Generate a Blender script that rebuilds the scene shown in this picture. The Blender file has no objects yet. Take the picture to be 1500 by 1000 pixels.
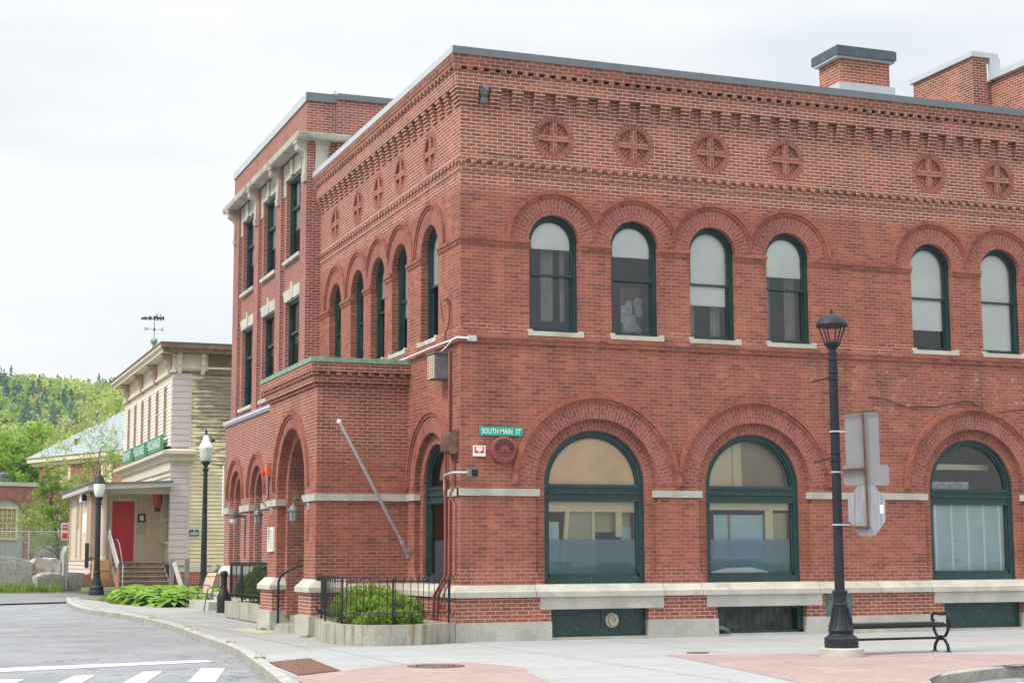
import bpy, math, random
from mathutils import Vector, Matrix
R = math.radians
PI = math.pi
S = bpy.context.scene
COL = S.collection

# ------------------------------------------------------------------ camera
cam = bpy.data.cameras.new('camera')
cam.sensor_fit = 'HORIZONTAL'; cam.sensor_width = 36.0
cam.lens = 2382.70 / 1500 * 36
cam.clip_start = 0.1; cam.clip_end = 3000
cam_o = bpy.data.objects.new('camera', cam); COL.objects.link(cam_o)
r = Vector((0.93467, -0.35549, -0.00420)); u = Vector((-0.04285, -0.12437, 0.99131)); fw = Vector((0.35292, 0.92637, 0.13148))
M = Matrix.Identity(4)
for i in range(3):
    M[i][0] = r[i]; M[i][1] = u[i]; M[i][2] = -fw[i]
M[0][3], M[1][3], M[2][3] = -10.2875, -29.8306, 1.6
cam_o.matrix_world = M
S.camera = cam_o

# ------------------------------------------------------------------ world: overcast sky
SUN_EL, SUN_AZ = 48, 255      # azimuth the light comes from, clockwise from +Y
W = bpy.data.worlds.new('World'); S.world = W; W.use_nodes = True
nt = W.node_tree; nt.nodes.clear()
def N(t, **k):
    n = nt.nodes.new(t)
    for a, b in k.items(): setattr(n, a, b)
    return n
out = N('ShaderNodeOutputWorld'); bg = N('ShaderNodeBackground'); bg.inputs[1].default_value = 0.13
sky = N('ShaderNodeTexSky', sky_type='NISHITA'); sky.sun_disc = False
sky.sun_elevation = R(SUN_EL); sky.sun_rotation = R(SUN_AZ); sky.dust_density = 3.0; sky.air_density = 1.0
tc = N('ShaderNodeTexCoord'); mp = N('ShaderNodeMapping'); mp.inputs['Scale'].default_value = (1.6, 1.6, 7.0)
mp.inputs['Location'].default_value = (0.4, 1.3, 0.2)
nz = N('ShaderNodeTexNoise'); nz.inputs['Scale'].default_value = 1.5; nz.inputs['Detail'].default_value = 5; nz.inputs['Roughness'].default_value = 0.55
cr = N('ShaderNodeValToRGB'); cr.color_ramp.elements[0].position = 0.33; cr.color_ramp.elements[0].color = (0.77, 0.825, 0.88, 1)
cr.color_ramp.elements[1].position = 0.60; cr.color_ramp.elements[1].color = (1.0, 1.005, 1.01, 1)
sx = N('ShaderNodeSeparateXYZ'); mr = N('ShaderNodeMapRange')
mr.inputs['From Min'].default_value = 0.30; mr.inputs['From Max'].default_value = 1.0
mr.inputs['To Min'].default_value = 3.98; mr.inputs['To Max'].default_value = 11.5
vm = N('ShaderNodeVectorMath', operation='SCALE'); mx = N('ShaderNodeMix', data_type='RGBA'); mx.inputs[0].default_value = 0.93
L = nt.links.new
L(tc.outputs['Generated'], mp.inputs[0]); L(mp.outputs[0], nz.inputs[0]); L(nz.outputs[0], cr.inputs[0])
L(tc.outputs['Generated'], sx.inputs[0]); L(sx.outputs[2], mr.inputs[0]); L(cr.outputs[0], vm.inputs[0]); L(mr.outputs[0], vm.inputs['Scale'])
L(sky.outputs[0], mx.inputs[6]); L(vm.outputs[0], mx.inputs[7]); L(mx.outputs[2], bg.inputs[0]); L(bg.outputs[0], out.inputs[0])

# ------------------------------------------------------------------ sun (veiled)
sd = bpy.data.lights.new('sun', 'SUN'); sd.energy = 1.5; sd.angle = R(10); sd.color = (1.0, 0.965, 0.92)
so = bpy.data.objects.new('sun', sd); COL.objects.link(so)
az = R(SUN_AZ); el = R(SUN_EL)
sdir = Vector((math.sin(az) * math.cos(el), math.cos(az) * math.cos(el), math.sin(el)))
so.rotation_euler = sdir.to_track_quat('Z', 'Y').to_euler()
so.location = sdir * 60

# ------------------------------------------------------------------ exposure
S.view_settings.view_transform = 'Standard'; S.view_settings.look = 'None'
S.view_settings.gamma = 1.0; S.view_settings.use_curve_mapping = False
S.view_settings.exposure = 0.97
S.cycles.use_denoising = True
S.cycles.max_bounces = 6; S.cycles.diffuse_bounces = 3; S.cycles.glossy_bounces = 3; S.cycles.transparent_max_bounces = 12; S.cycles.transmission_bounces = 4

# ------------------------------------------------------------------ mesh helpers
def nrm(pts):
    n = Vector((0, 0, 0))
    for i in range(len(pts)):
        a = Vector(pts[i]); b = Vector(pts[(i + 1) % len(pts)])
        n += a.cross(b)
    return n
class MB:
    def __init__(s): s.v = []; s.f = []; s.uv = []; s.mi = []; s.cur = 0; s.g = 0; s.gi = []
    def face(s, pts, uvs=None, hint=None):
        pts = [Vector(p) for p in pts]
        n = Vector((0, 0, 0)); c = pts[0]
        for i in range(1, len(pts) - 1): n += (pts[i] - c).cross(pts[i + 1] - c)
        if n.length < 1e-9: return
        if hint is not None and n.dot(Vector(hint)) < 0:
            pts.reverse(); n = -n
            if uvs: uvs = list(reversed(uvs))
        if uvs is None:
            ax, ay, az_ = abs(n.x), abs(n.y), abs(n.z)
            if az_ > max(ax, ay) * 1.2: uvs = [(p.x, p.y) for p in pts]
            else:
                t = Vector((-n.y, n.x, 0)).normalized()
                uvs = [(p.dot(t), p.z) for p in pts]
        k = len(s.v); s.v.extend(pts); s.f.append(list(range(k, k + len(pts)))); s.uv.extend(uvs); s.mi.append(s.cur)
    def mark(s):
        while len(s.gi) < len(s.f): s.gi.append(s.g)
    def grp(s, g=None):
        s.mark(); s.g = s.g + 1 if g is None else g
    def box(s, a, b, skip=''):
        x0, x1 = sorted((a[0], b[0])); y0, y1 = sorted((a[1], b[1])); z0, z1 = sorted((a[2], b[2]))
        if 'x' not in skip: s.face([(x0, y0, z0), (x0, y1, z0), (x0, y1, z1), (x0, y0, z1)], hint=(-1, 0, 0))
        if 'X' not in skip: s.face([(x1, y0, z0), (x1, y1, z0), (x1, y1, z1), (x1, y0, z1)], hint=(1, 0, 0))
        if 'y' not in skip: s.face([(x0, y0, z0), (x1, y0, z0), (x1, y0, z1), (x0, y0, z1)], hint=(0, -1, 0))
        if 'Y' not in skip: s.face([(x0, y1, z0), (x1, y1, z0), (x1, y1, z1), (x0, y1, z1)], hint=(0, 1, 0))
        if 'z' not in skip: s.face([(x0, y0, z0), (x1, y0, z0), (x1, y1, z0), (x0, y1, z0)], hint=(0, 0, -1))
        if 'Z' not in skip: s.face([(x0, y0, z1), (x1, y0, z1), (x1, y1, z1), (x0, y1, z1)], hint=(0, 0, 1))
    def obox(s, c, dx, dy, sx, sy, z0, z1):
        # box with horizontal axes dx,dy (unit), half sizes sx,sy, centre c
        dx = Vector(dx).normalized(); dy = Vector(dy).normalized(); c = Vector((c[0], c[1], 0))
        q = [c - dx * sx - dy * sy, c + dx * sx - dy * sy, c + dx * sx + dy * sy, c - dx * sx + dy * sy]
        lo = [p + Vector((0, 0, z0)) for p in q]; hi = [p + Vector((0, 0, z1)) for p in q]
        cc = c + Vector((0, 0, (z0 + z1) / 2))
        for i in range(4):
            j = (i + 1) % 4; pts = [lo[i], lo[j], hi[j], hi[i]]
            s.face(pts, hint=sum(pts, Vector()) / 4 - cc)
        s.face(lo, hint=(0, 0, -1)); s.face(hi, hint=(0, 0, 1))
    def beam(s, a, b, w, h, up=(0, 0, 1)):
        a = Vector(a); b = Vector(b); d = (b - a).normalized(); up = Vector(up)
        sd_ = d.cross(up)
        if sd_.length < 1e-4: sd_ = d.cross(Vector((1, 0, 0)))
        sd_.normalize(); up = sd_.cross(d).normalized()
        q = [sd_ * w / 2 + up * h / 2, -sd_ * w / 2 + up * h / 2, -sd_ * w / 2 - up * h / 2, sd_ * w / 2 - up * h / 2]
        A = [a + k for k in q]; B = [b + k for k in q]; cc = (a + b) / 2
        for i in range(4):
            j = (i + 1) % 4; pts = [A[i], A[j], B[j], B[i]]
            s.face(pts, hint=sum(pts, Vector()) / 4 - cc)
        s.face(A, hint=-d); s.face(B, hint=d)
    def tube(s, pts, rad, n=8, cap=True):
        pts = [Vector(p) for p in pts]
        if not isinstance(rad, (list, tuple)): rad = [rad] * len(pts)
        rings = []; ref = Vector((0, 0, 1))
        prev = None
        for i, p in enumerate(pts):
            if i == 0: d = pts[1] - p
            elif i == len(pts) - 1: d = p - pts[i - 1]
            else: d = (pts[i + 1] - p).normalized() + (p - pts[i - 1]).normalized()
            d.normalize()
            if prev is None:
                a = d.cross(ref)
                if a.length < 0.05: a = d.cross(Vector((1, 0, 0)))
            else: a = prev - d * prev.dot(d)
            a.normalize(); prev = a; b = d.cross(a)
            rings.append([p + (a * math.cos(2 * PI * k / n) + b * math.sin(2 * PI * k / n)) * rad[i] for k in range(n)])
        k0 = len(s.v)
        for rg in rings: s.v.extend(rg)
        for i in range(len(rings) - 1):
            for k in range(n):
                k2 = (k + 1) % n
                s.f.append([k0 + i * n + k, k0 + i * n + k2, k0 + (i + 1) * n + k2, k0 + (i + 1) * n + k])
                s.uv.extend([(k / n, i), (k2 / n, i), (k2 / n, i + 1), (k / n, i + 1)]); s.mi.append(s.cur)
        if cap:
            for rg, d in ((rings[0], pts[0] - pts[1]), (rings[-1], pts[-1] - pts[-2])):
                s.face(rg, [(0, 0)] * n, hint=d)
    def lathe(s, c, prof, n=20, sq=None):
        # prof: list of (radius, z); centre c (x,y,z)
        k0 = len(s.v)
        for rr, z in prof:
            for k in range(n):
                a = 2 * PI * k / n
                s.v.append(Vector((c[0] + rr * math.cos(a), c[1] + rr * math.sin(a), c[2] + z)))
        for i in range(len(prof) - 1):
            for k in range(n):
                k2 = (k + 1) % n
                s.f.append([k0 + i * n + k, k0 + i * n + k2, k0 + (i + 1) * n + k2, k0 + (i + 1) * n + k])
                s.uv.extend([(k / n, i), ((k + 1) / n, i), ((k + 1) / n, i + 1), (k / n, i + 1)]); s.mi.append(s.cur)
        if prof[0][0] > 1e-4: s.face([s.v[k0 + k] for k in range(n)], [(0, 0)] * n, hint=(0, 0, -1))
        if prof[-1][0] > 1e-4: s.face([s.v[k0 + (len(prof) - 1) * n + k] for k in range(n)], [(0, 0)] * n, hint=(0, 0, 1))
    def build(s, name, mats, parent=None, smooth=False):
        # faces added under different group numbers g become separate objects
        s.mark()
        if len(set(s.gi)) > 1:
            outl = []; uo = [0]
            for f in s.f: uo.append(uo[-1] + len(f))
            for g in sorted(set(s.gi)):
                m = MB(); idx = {}
                for k, f in enumerate(s.f):
                    if s.gi[k] != g: continue
                    nf = []
                    for vi in f:
                        if vi not in idx: idx[vi] = len(m.v); m.v.append(s.v[vi])
                        nf.append(idx[vi])
                    m.f.append(nf); m.uv.extend(s.uv[uo[k]:uo[k + 1]]); m.mi.append(s.mi[k])
                outl.append(m.build(name, mats, parent, smooth))
            return outl
        me = bpy.data.meshes.new(name); me.from_pydata([tuple(p) for p in s.v], [], s.f)
        if not isinstance(mats, (list, tuple)): mats = [mats]
        for m in mats: me.materials.append(m)
        l = me.uv_layers.new(name='UVMap')
        flat = [c for q in s.uv for c in q]
        l.data.foreach_set('uv', flat)
        me.polygons.foreach_set('material_index', s.mi)
        if smooth: me.polygons.foreach_set('use_smooth', [True] * len(me.polygons))
        me.update()
        o = bpy.data.objects.new(name, me); COL.objects.link(o)
        if parent:
            o.parent = parent
            if parent.type == 'EMPTY': o.matrix_parent_inverse = Matrix.Translation(-Vector(parent.location))
        return o
def smooth_merge(o, dist=0.0005, ang=40):
    import bmesh
    bm = bmesh.new(); bm.from_mesh(o.data); bmesh.ops.remove_doubles(bm, verts=bm.verts, dist=dist)
    bm.to_mesh(o.data); bm.free()
    o.data.polygons.foreach_set('use_smooth', [True] * len(o.data.polygons))
    o.data.set_sharp_from_angle(angle=R(ang))
    return o
def tag(o, label=None, cat=None, group=None, kind=None):
    if label: o['label'] = label
    if cat: o['category'] = cat
    if group: o['group'] = group
    if kind: o['kind'] = kind
    return o
def thing(name, label, cat, loc=(0, 0, 0), group=None):
    o = bpy.data.objects.new(name, None); COL.objects.link(o); o.location = loc; o.empty_display_size = 0.2
    return tag(o, label, cat, group)
def dup_tree(o, parent=None, label=None):
    c = o.copy(); COL.objects.link(c)
    if parent: c.parent = parent
    if label: c['label'] = label
    for ch in list(o.children): dup_tree(ch, c)
    return c

# ------------------------------------------------------------------ materials
def newmat(name):
    m = bpy.data.materials.new(name); m.use_nodes = True
    t = m.node_tree; b = t.nodes['Principled BSDF']
    return m, t, b
def nd(t, ty, **k):
    n = t.nodes.new(ty)
    for a, b in k.items(): setattr(n, a, b)
    return n
def ramp(t, stops, interp='LINEAR'):
    n = nd(t, 'ShaderNodeValToRGB'); c = n.color_ramp; c.interpolation = interp
    while len(c.elements) < len(stops): c.elements.new(0.5)
    for e, (p, col) in zip(c.elements, stops): e.position = p; e.color = tuple(col) + (1,) if len(col) == 3 else col
    return n
def mixc(t, fac, a, b, blend='MIX'):
    n = nd(t, 'ShaderNodeMix', data_type='RGBA', blend_type=blend)
    for idx, v in ((0, fac), (6, a), (7, b)):
        if hasattr(v, 'links') or hasattr(v, 'is_linked'): t.links.new(v, n.inputs[idx])
        elif isinstance(v, (int, float)): n.inputs[idx].default_value = v
        else: n.inputs[idx].default_value = tuple(v) + (1,)
    return n.outputs[2]
def math_(t, op, a, b=None, c=None, clamp=False):
    n = nd(t, 'ShaderNodeMath', operation=op); n.use_clamp = clamp
    for i, v in enumerate((a, b, c)):
        if v is None: continue
        if hasattr(v, 'is_linked'): t.links.new(v, n.inputs[i])
        else: n.inputs[i].default_value = v
    return n.outputs[0]
def noise(t, scale, vec=None, detail=4, rough=0.55, sc=None):
    n = nd(t, 'ShaderNodeTexNoise'); n.inputs['Scale'].default_value = scale; n.inputs['Detail'].default_value = detail; n.inputs['Roughness'].default_value = rough
    if vec is None: vec = nd(t, 'ShaderNodeNewGeometry').outputs['Position']
    if sc:
        mpn = nd(t, 'ShaderNodeMapping'); mpn.inputs['Scale'].default_value = sc; t.links.new(vec, mpn.inputs[0]); vec = mpn.outputs[0]
    t.links.new(vec, n.inputs['Vector'])
    return n.outputs[0]
def mrange(t, v, a, b, c=0., d=1.):
    n = nd(t, 'ShaderNodeMapRange'); t.links.new(v, n.inputs[0])
    for i, q in zip((1, 2, 3, 4), (a, b, c, d)): n.inputs[i].default_value = q
    return n.outputs[0]
def bump(t, b, h, strength, dist):
    n = nd(t, 'ShaderNodeBump'); n.inputs['Strength'].default_value = strength; n.inputs['Distance'].default_value = dist
    t.links.new(h, n.inputs['Height']); t.links.new(n.outputs[0], b.inputs['Normal'])
def plain(name, col, rough=0.6, metal=0.0, var=0.12, scale=3.0, bmp=0.0, bscale=40, spec=0.5):
    m, t, b = newmat(name)
    n = noise(t, scale)
    lo = tuple(c * (1 - var) for c in col); hi = tuple(min(1, c * (1 + var)) for c in col)
    rp = ramp(t, [(0.3, lo), (0.7, hi)]); t.links.new(n, rp.inputs[0]); t.links.new(rp.outputs[0], b.inputs['Base Color'])
    b.inputs['Roughness'].default_value = rough; b.inputs['Metallic'].default_value = metal
    b.inputs['Specular IOR Level'].default_value = spec
    if bmp: bump(t, b, noise(t, bscale), bmp, 0.01)
    return m
def speckle(name, col, dark, light, rough=0.8, scale=60, stain=None, stain_f=0.5, vert=False):
    m, t, b = newmat(name)
    n = noise(t, scale, detail=2, rough=0.7)
    rp = ramp(t, [(0.32, dark), (0.5, col), (0.68, light)]); t.links.new(n, rp.inputs[0])
    big = noise(t, 1.7, detail=5); rb = ramp(t, [(0.3, (0.78,) * 3), (0.65, (1.06,) * 3)]); t.links.new(big, rb.inputs[0])
    c = mixc(t, 1.0, rp.outputs[0], rb.outputs[0], 'MULTIPLY')
    if stain:
        st = noise(t, 1.0, detail=4, sc=(9, 9, 0.7) if vert else (2.5, 2.5, 2.5))
        f = mrange(t, st, 0.50 if vert else 0.53, 0.62 if vert else 0.66, 0, stain_f)
        c = mixc(t, f, c, stain)
    t.links.new(c, b.inputs['Base Color']); b.inputs['Roughness'].default_value = rough
    bump(t, b, n, 0.35, 0.004)
    return m

def brick_mat(name, cols, mort_lo, mort_hi, bw=0.225, rh=0.0725, zones=None, ms=(0.0050, 0.0082), fixed=None, stain=0.75, extra=None):
    m, t, b = newmat(name)
    uv = nd(t, 'ShaderNodeUVMap'); uv.uv_map = 'UVMap'
    pos = nd(t, 'ShaderNodeNewGeometry').outputs['Position']
    dis = noise(t, 9, vec=uv.outputs[0], detail=2)
    off = nd(t, 'ShaderNodeVectorMath', operation='SCALE'); off.inputs['Scale'].default_value = 0.006
    nrmv = nd(t, 'ShaderNodeCombineXYZ'); t.links.new(dis, nrmv.inputs[0]); t.links.new(dis, nrmv.inputs[1])
    t.links.new(nrmv.outputs[0], off.inputs[0])
    add = nd(t, 'ShaderNodeVectorMath', operation='ADD'); t.links.new(uv.outputs[0], add.inputs[0]); t.links.new(off.outputs[0], add.inputs[1])
    br = nd(t, 'ShaderNodeTexBrick'); br.offset = 0.5; br.offset_frequency = 2
    br.squash = 1.0; br.squash_frequency = 2
    t.links.new(add.outputs[0], br.inputs['Vector'])
    br.inputs['Color1'].default_value = (0, 0, 0, 1); br.inputs['Color2'].default_value = (1, 1, 1, 1); br.inputs['Mortar'].default_value = (0.5, 0.5, 0.5, 1)
    br.inputs['Scale'].default_value = 1.0; br.inputs['Brick Width'].default_value = bw; br.inputs['Row Height'].default_value = rh
    br.inputs['Mortar Smooth'].default_value = 0.25; br.inputs['Bias'].default_value = 0.0
    # zone factor: 1 = repointed, wide pale joints
    if fixed is None:
        sp = nd(t, 'ShaderNodeSeparateXYZ'); t.links.new(pos, sp.inputs[0])
        jit = noise(t, 1.2, vec=pos, detail=3)
        zz = math_(t, 'ADD', sp.outputs[2], mrange(t, jit, 0.3, 0.7, -0.09, 0.09))
        rz = ramp(t, [(z_ / 16.0, (v_,) * 3) for z_, v_ in zones], 'CONSTANT')
        t.links.new(math_(t, 'DIVIDE', zz, 16.0), rz.inputs[0])
        zf = rz.outputs[0]
        t.links.new(mrange(t, zf, 0, 1, ms[0], ms[1]), br.inputs['Mortar Size'])
        mort = mixc(t, zf, mort_lo, mort_hi)
    else:
        br.inputs['Mortar Size'].default_value = ms[1] if fixed > 0.5 else ms[0]
        mort = mixc(t, float(fixed), mort_lo, mort_hi)
    k = len(cols)
    rp = ramp(t, [(i / (k - 1) if k > 1 else 0, c) for i, c in enumerate(cols)]); t.links.new(br.outputs['Color'], rp.inputs[0])
    # tone of whole patches and grime
    big = noise(t, 0.9, vec=pos, detail=6, rough=0.6)
    rb = ramp(t, [(0.30, (stain, stain * 0.97, stain * 1.0)), (0.62, (1.06, 1.05, 1.04))]); t.links.new(big, rb.inputs[0])
    strk = noise(t, 1.0, vec=pos, detail=4, rough=0.65, sc=(2.6, 2.6, 0.32)); rs = ramp(t, [(0.36, (0.80, 0.79, 0.80)), (0.56, (1.03, 1.03, 1.03))]); t.links.new(strk, rs.inputs[0])
    fine = noise(t, 45, vec=pos, detail=2); rf = ramp(t, [(0.3, (0.84,) * 3), (0.7, (1.12,) * 3)]); t.links.new(fine, rf.inputs[0])
    c = mixc(t, 1.0, rp.outputs[0], rb.outputs[0], 'MULTIPLY'); c = mixc(t, 1.0, c, rf.outputs[0], 'MULTIPLY'); c = mixc(t, 1.0, c, rs.outputs[0], 'MULTIPLY')
    inv0 = math_(t, 'SUBTRACT', 1.0, br.outputs['Fac'])
    # missing or smeared joints
    mfac = br.outputs['Fac']
    sm = noise(t, 14, vec=pos, detail=2); mfac = math_(t, 'MULTIPLY', mfac, mrange(t, sm, 0.3, 0.5, 0.55, 1.0))
    c = mixc(t, mfac, c, mort)
    mot = noise(t, 2.1, vec=pos, detail=5, rough=0.75); c = mixc(t, math_(t, 'MULTIPLY', mrange(t, mot, 0.52, 0.66, 0, 0.42), inv0), c, (0.42, 0.145, 0.07))
    if extra: c = extra(t, c, pos)
    t.links.new(c, b.inputs['Base Color']); b.inputs['Roughness'].default_value = 0.88; b.inputs['Specular IOR Level'].default_value = 0.25
    inv = math_(t, 'SUBTRACT', 1.0, br.outputs['Fac'])
    hh = math_(t, 'ADD', inv, math_(t, 'MULTIPLY', fine, 0.35))
    bump(t, b, hh, 0.6, 0.006)
    return m
RED = [(0.21, 0.072, 0.060), (0.275, 0.088, 0.064), (0.325, 0.104, 0.072), (0.295, 0.092, 0.066), (0.39, 0.132, 0.080)]
REDB = [(0.22, 0.072, 0.064), (0.27, 0.086, 0.070), (0.31, 0.098, 0.077), (0.26, 0.080, 0.067), (0.35, 0.118, 0.084)]
MLO = (0.33, 0.235, 0.19); MHI = (0.55, 0.44, 0.36)
def wear(t, c, pos):
    # pale efflorescence and old dark paint left on the middle band, towards the far end
    sp = nd(t, 'ShaderNodeSeparateXYZ'); t.links.new(pos, sp.inputs[0])
    zb = math_(t, 'MULTIPLY', mrange(t, sp.outputs[2], 4.3, 4.9), mrange(t, sp.outputs[2], 5.8, 5.6))
    xb = mrange(t, sp.outputs[0], 3.0, 12.0, 0.12, 1.0)
    n1 = noise(t, 6.0, vec=pos, detail=5, rough=0.7, sc=(1, 1, 1.6)); a = math_(t, 'MULTIPLY', mrange(t, n1, 0.56, 0.66), math_(t, 'MULTIPLY', zb, xb))
    c = mixc(t, math_(t, 'MULTIPLY', a, 0.55), c, (0.50, 0.42, 0.38))
    n2 = noise(t, 3.5, vec=pos, detail=5, rough=0.7); b2 = math_(t, 'MULTIPLY', mrange(t, n2, 0.55, 0.68), math_(t, 'MULTIPLY', zb, mrange(t, sp.outputs[0], 1.0, 5.0, 0.0, 1.0)))
    c = mixc(t, math_(t, 'MULTIPLY', b2, 0.6), c, (0.13, 0.075, 0.075))
    n3 = noise(t, 23.0, vec=pos, detail=2, rough=0.5); s3 = mrange(t, n3, 0.735, 0.76)
    c = mixc(t, math_(t, 'MULTIPLY', s3, 0.6), c, (0.55, 0.48, 0.42))
    return c
Z_MAIN = [(0.0, 0.75), (0.85, 0.35), (1.35, 0.0), (5.95, 0.6), (6.12, 0.08), (8.80, 0.5), (8.95, 1.0)]
m_brick = brick_mat('brick_main', RED, MLO, MHI, zones=Z_MAIN, extra=wear)
m_arch = brick_mat('brick_arch', REDB, MLO, (0.5, 0.42, 0.35), bw=0.165, rh=0.078, fixed=0.2, ms=(0.0045, 0.005))
m_label = brick_mat('brick_label', RED, (0.24, 0.15, 0.12), (0.34, 0.25, 0.20), bw=0.30, rh=0.115, fixed=0.1, ms=(0.005, 0.006))
m_brick_p = brick_mat('brick_porch', RED, MLO, (0.45, 0.34, 0.275), zones=[(0.0, 1.0), (0.9, 0.5), (1.7, 0.0), (3.6, 0.5), (3.9, 0.9)])
m_brick_w = brick_mat('brick_wing', REDB, (0.5, 0.40, 0.36), (0.55, 0.45, 0.40), fixed=1.0, stain=0.85, ms=(0.006, 0.007))
m_brick_r = brick_mat('brick_roof', [(0.24, 0.07, 0.05), (0.34, 0.10, 0.065), (0.42, 0.14, 0.08)], MLO, MHI, fixed=1.0)
m_brick_far = brick_mat('brick_far', [(0.28, 0.11, 0.09), (0.36, 0.14, 0.11), (0.40, 0.16, 0.12)], MLO, (0.42, 0.30, 0.25), fixed=0.2)
m_lime = speckle('limestone', (0.50, 0.47, 0.40), (0.40, 0.37, 0.31), (0.58, 0.55, 0.48), stain=(0.33, 0.31, 0.26), stain_f=0.6)
m_gran = speckle('granite', (0.43, 0.42, 0.37), (0.27, 0.26, 0.23), (0.56, 0.55, 0.50), scale=75, stain=(0.32, 0.30, 0.22), stain_f=0.45)
m_gran_st = speckle('granite_stained', (0.36, 0.35, 0.29), (0.22, 0.215, 0.18), (0.47, 0.45, 0.39), scale=60, stain=(0.19, 0.15, 0.065), stain_f=0.85, vert=True)
m_kerb = speckle('kerb_granite', (0.40, 0.39, 0.35), (0.24, 0.23, 0.21), (0.52, 0.51, 0.47), scale=30, stain=(0.28, 0.24, 0.17), stain_f=0.6)
m_conc_t = speckle('cast_stone', (0.47, 0.44, 0.37), (0.38, 0.35, 0.29), (0.55, 0.52, 0.44), scale=30, stain=(0.22, 0.20, 0.16), stain_f=0.75)
def green_mat():
    m, t, b = newmat('green_paint')
    n = noise(t, 4, detail=5); rp = ramp(t, [(0.3, (0.008, 0.032, 0.032)), (0.7, (0.015, 0.052, 0.050))]); t.links.new(n, rp.inputs[0])
    f = noise(t, 60, detail=2, sc=(1, 1, 0.2)); c = mixc(t, mrange(t, f, 0.67, 0.72, 0, 0.6), rp.outputs[0], (0.30, 0.34, 0.28))
    t.links.new(c, b.inputs['Base Color']); b.inputs['Roughness'].default_value = 0.42
    bump(t, b, f, 0.25, 0.003); return m
m_green = green_mat()
def glass_mat(name, tint=(0.97, 0.985, 0.98), refl=0.10, ripple=0.015):
    m = bpy.data.materials.new(name); m.use_nodes = True; t = m.node_tree; t.nodes.clear()
    o = nd(t, 'ShaderNodeOutputMaterial'); mix = nd(t, 'ShaderNodeMixShader'); tr = nd(t, 'ShaderNodeBsdfTransparent'); gl = nd(t, 'ShaderNodeBsdfGlossy')
    tr.inputs[0].default_value = tuple(tint) + (1,); gl.inputs['Roughness'].default_value = 0.02
    fr = nd(t, 'ShaderNodeFresnel'); fr.inputs[0].default_value = 1.5
    f = math_(t, 'ADD', fr.outputs[0], refl, clamp=True); t.links.new(f, mix.inputs[0])
    bp = nd(t, 'ShaderNodeBump'); bp.inputs['Strength'].default_value = 0.12; bp.inputs['Distance'].default_value = ripple
    t.links.new(noise(t, 2.2, detail=1), bp.inputs['Height']); t.links.new(bp.outputs[0], gl.inputs['Normal'])
    t.links.new(tr.outputs[0], mix.inputs[1]); t.links.new(gl.outputs[0], mix.inputs[2]); t.links.new(mix.outputs[0], o.inputs[0])
    return m
m_glass = glass_mat('window_glass', refl=0.05, ripple=0.012)
m_blind = plain('roller_blind', (0.86, 0.89, 0.85), 0.8, var=0.05, scale=2)
m_tan = plain('tan_blind', (0.82, 0.60, 0.36), 0.8, var=0.10, scale=1.5)
m_cream_in = plain('cream_woodwork', (0.75, 0.66, 0.42), 0.6, var=0.06)
m_brown_in = plain('brown_interior', (0.34, 0.27, 0.17), 0.8, var=0.1)
m_film = bpy.data.materials.new('frosted_film'); m_film.use_nodes = True; t_ = m_film.node_tree; t_.nodes.clear()
o_ = nd(t_, 'ShaderNodeOutputMaterial'); x_ = nd(t_, 'ShaderNodeMixShader'); x_.inputs[0].default_value = 0.5; a_ = nd(t_, 'ShaderNodeBsdfTransparent'); a_.inputs[0].default_value = (0.55, 0.72, 0.85, 1); d_ = nd(t_, 'ShaderNodeBsdfDiffuse')
r_ = ramp(t_, [(0.2, (0.24, 0.42, 0.55)), (0.8, (0.30, 0.50, 0.62))]); t_.links.new(noise(t_, 0.9), r_.inputs[0]); t_.links.new(r_.outputs[0], d_.inputs[0]); t_.links.new(a_.outputs[0], x_.inputs[1]); t_.links.new(d_.outputs[0], x_.inputs[2]); t_.links.new(x_.outputs[0], o_.inputs[0])
m_refl_siding = plain('reflected_siding', (0.42, 0.40, 0.27), 0.7, var=0.1)  # colour of the siding mirrored in the ground floor glass
m_film2 = plain('pale_curtain', (0.42, 0.62, 0.68), 0.5, var=0.10, scale=2.0)
m_room = plain('room_wall', (0.09, 0.075, 0.06), 0.9, var=0.3, scale=1.0)
m_papers = plain('papers', (0.48, 0.50, 0.56), 0.8, var=0.35, scale=9)
m_black = plain('black_iron', (0.010, 0.012, 0.015), 0.42, var=0.25, spec=0.4)
m_charc = plain('charcoal_iron', (0.016, 0.020, 0.027), 0.5, var=0.3, bmp=0.1, spec=0.3)
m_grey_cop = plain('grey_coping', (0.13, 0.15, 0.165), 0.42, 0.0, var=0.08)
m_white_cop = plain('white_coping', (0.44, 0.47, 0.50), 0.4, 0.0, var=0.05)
m_white = plain('white_paint', (0.78, 0.78, 0.76), 0.5, var=0.04)
m_galv = plain('galvanised', (0.50, 0.53, 0.56), 0.4, 0.35, var=0.12, scale=8)
m_alum = plain('aluminium_plate', (0.27, 0.262, 0.265), 0.55, 0.35, var=0.08, scale=2.5)
m_rustbar = plain('rusty_steel', (0.13, 0.055, 0.035), 0.8, 0.1, var=0.4, scale=12)
m_redpipe = plain('brick_red_conduit', (0.24, 0.075, 0.062), 0.5, var=0.12)
m_roof = plain('roof_gravel', (0.25, 0.25, 0.25), 0.9)
def copper_mat():
    m, t, b = newmat('green_copper'); n = noise(t, 5, detail=5, rough=0.7, sc=(1, 1, 0.5))
    rp = ramp(t, [(0.28, (0.22, 0.22, 0.13)), (0.42, (0.14, 0.27, 0.18)), (0.6, (0.23, 0.37, 0.27)), (0.75, (0.32, 0.34, 0.22))]); t.links.new(n, rp.inputs[0])
    t.links.new(rp.outputs[0], b.inputs['Base Color']); b.inputs['Roughness'].default_value = 0.7; return m
m_copper = copper_mat()
m_bronze = plain('verdigris_bronze', (0.085, 0.125, 0.115), 0.55, 0.2, var=0.35, scale=9)

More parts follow.
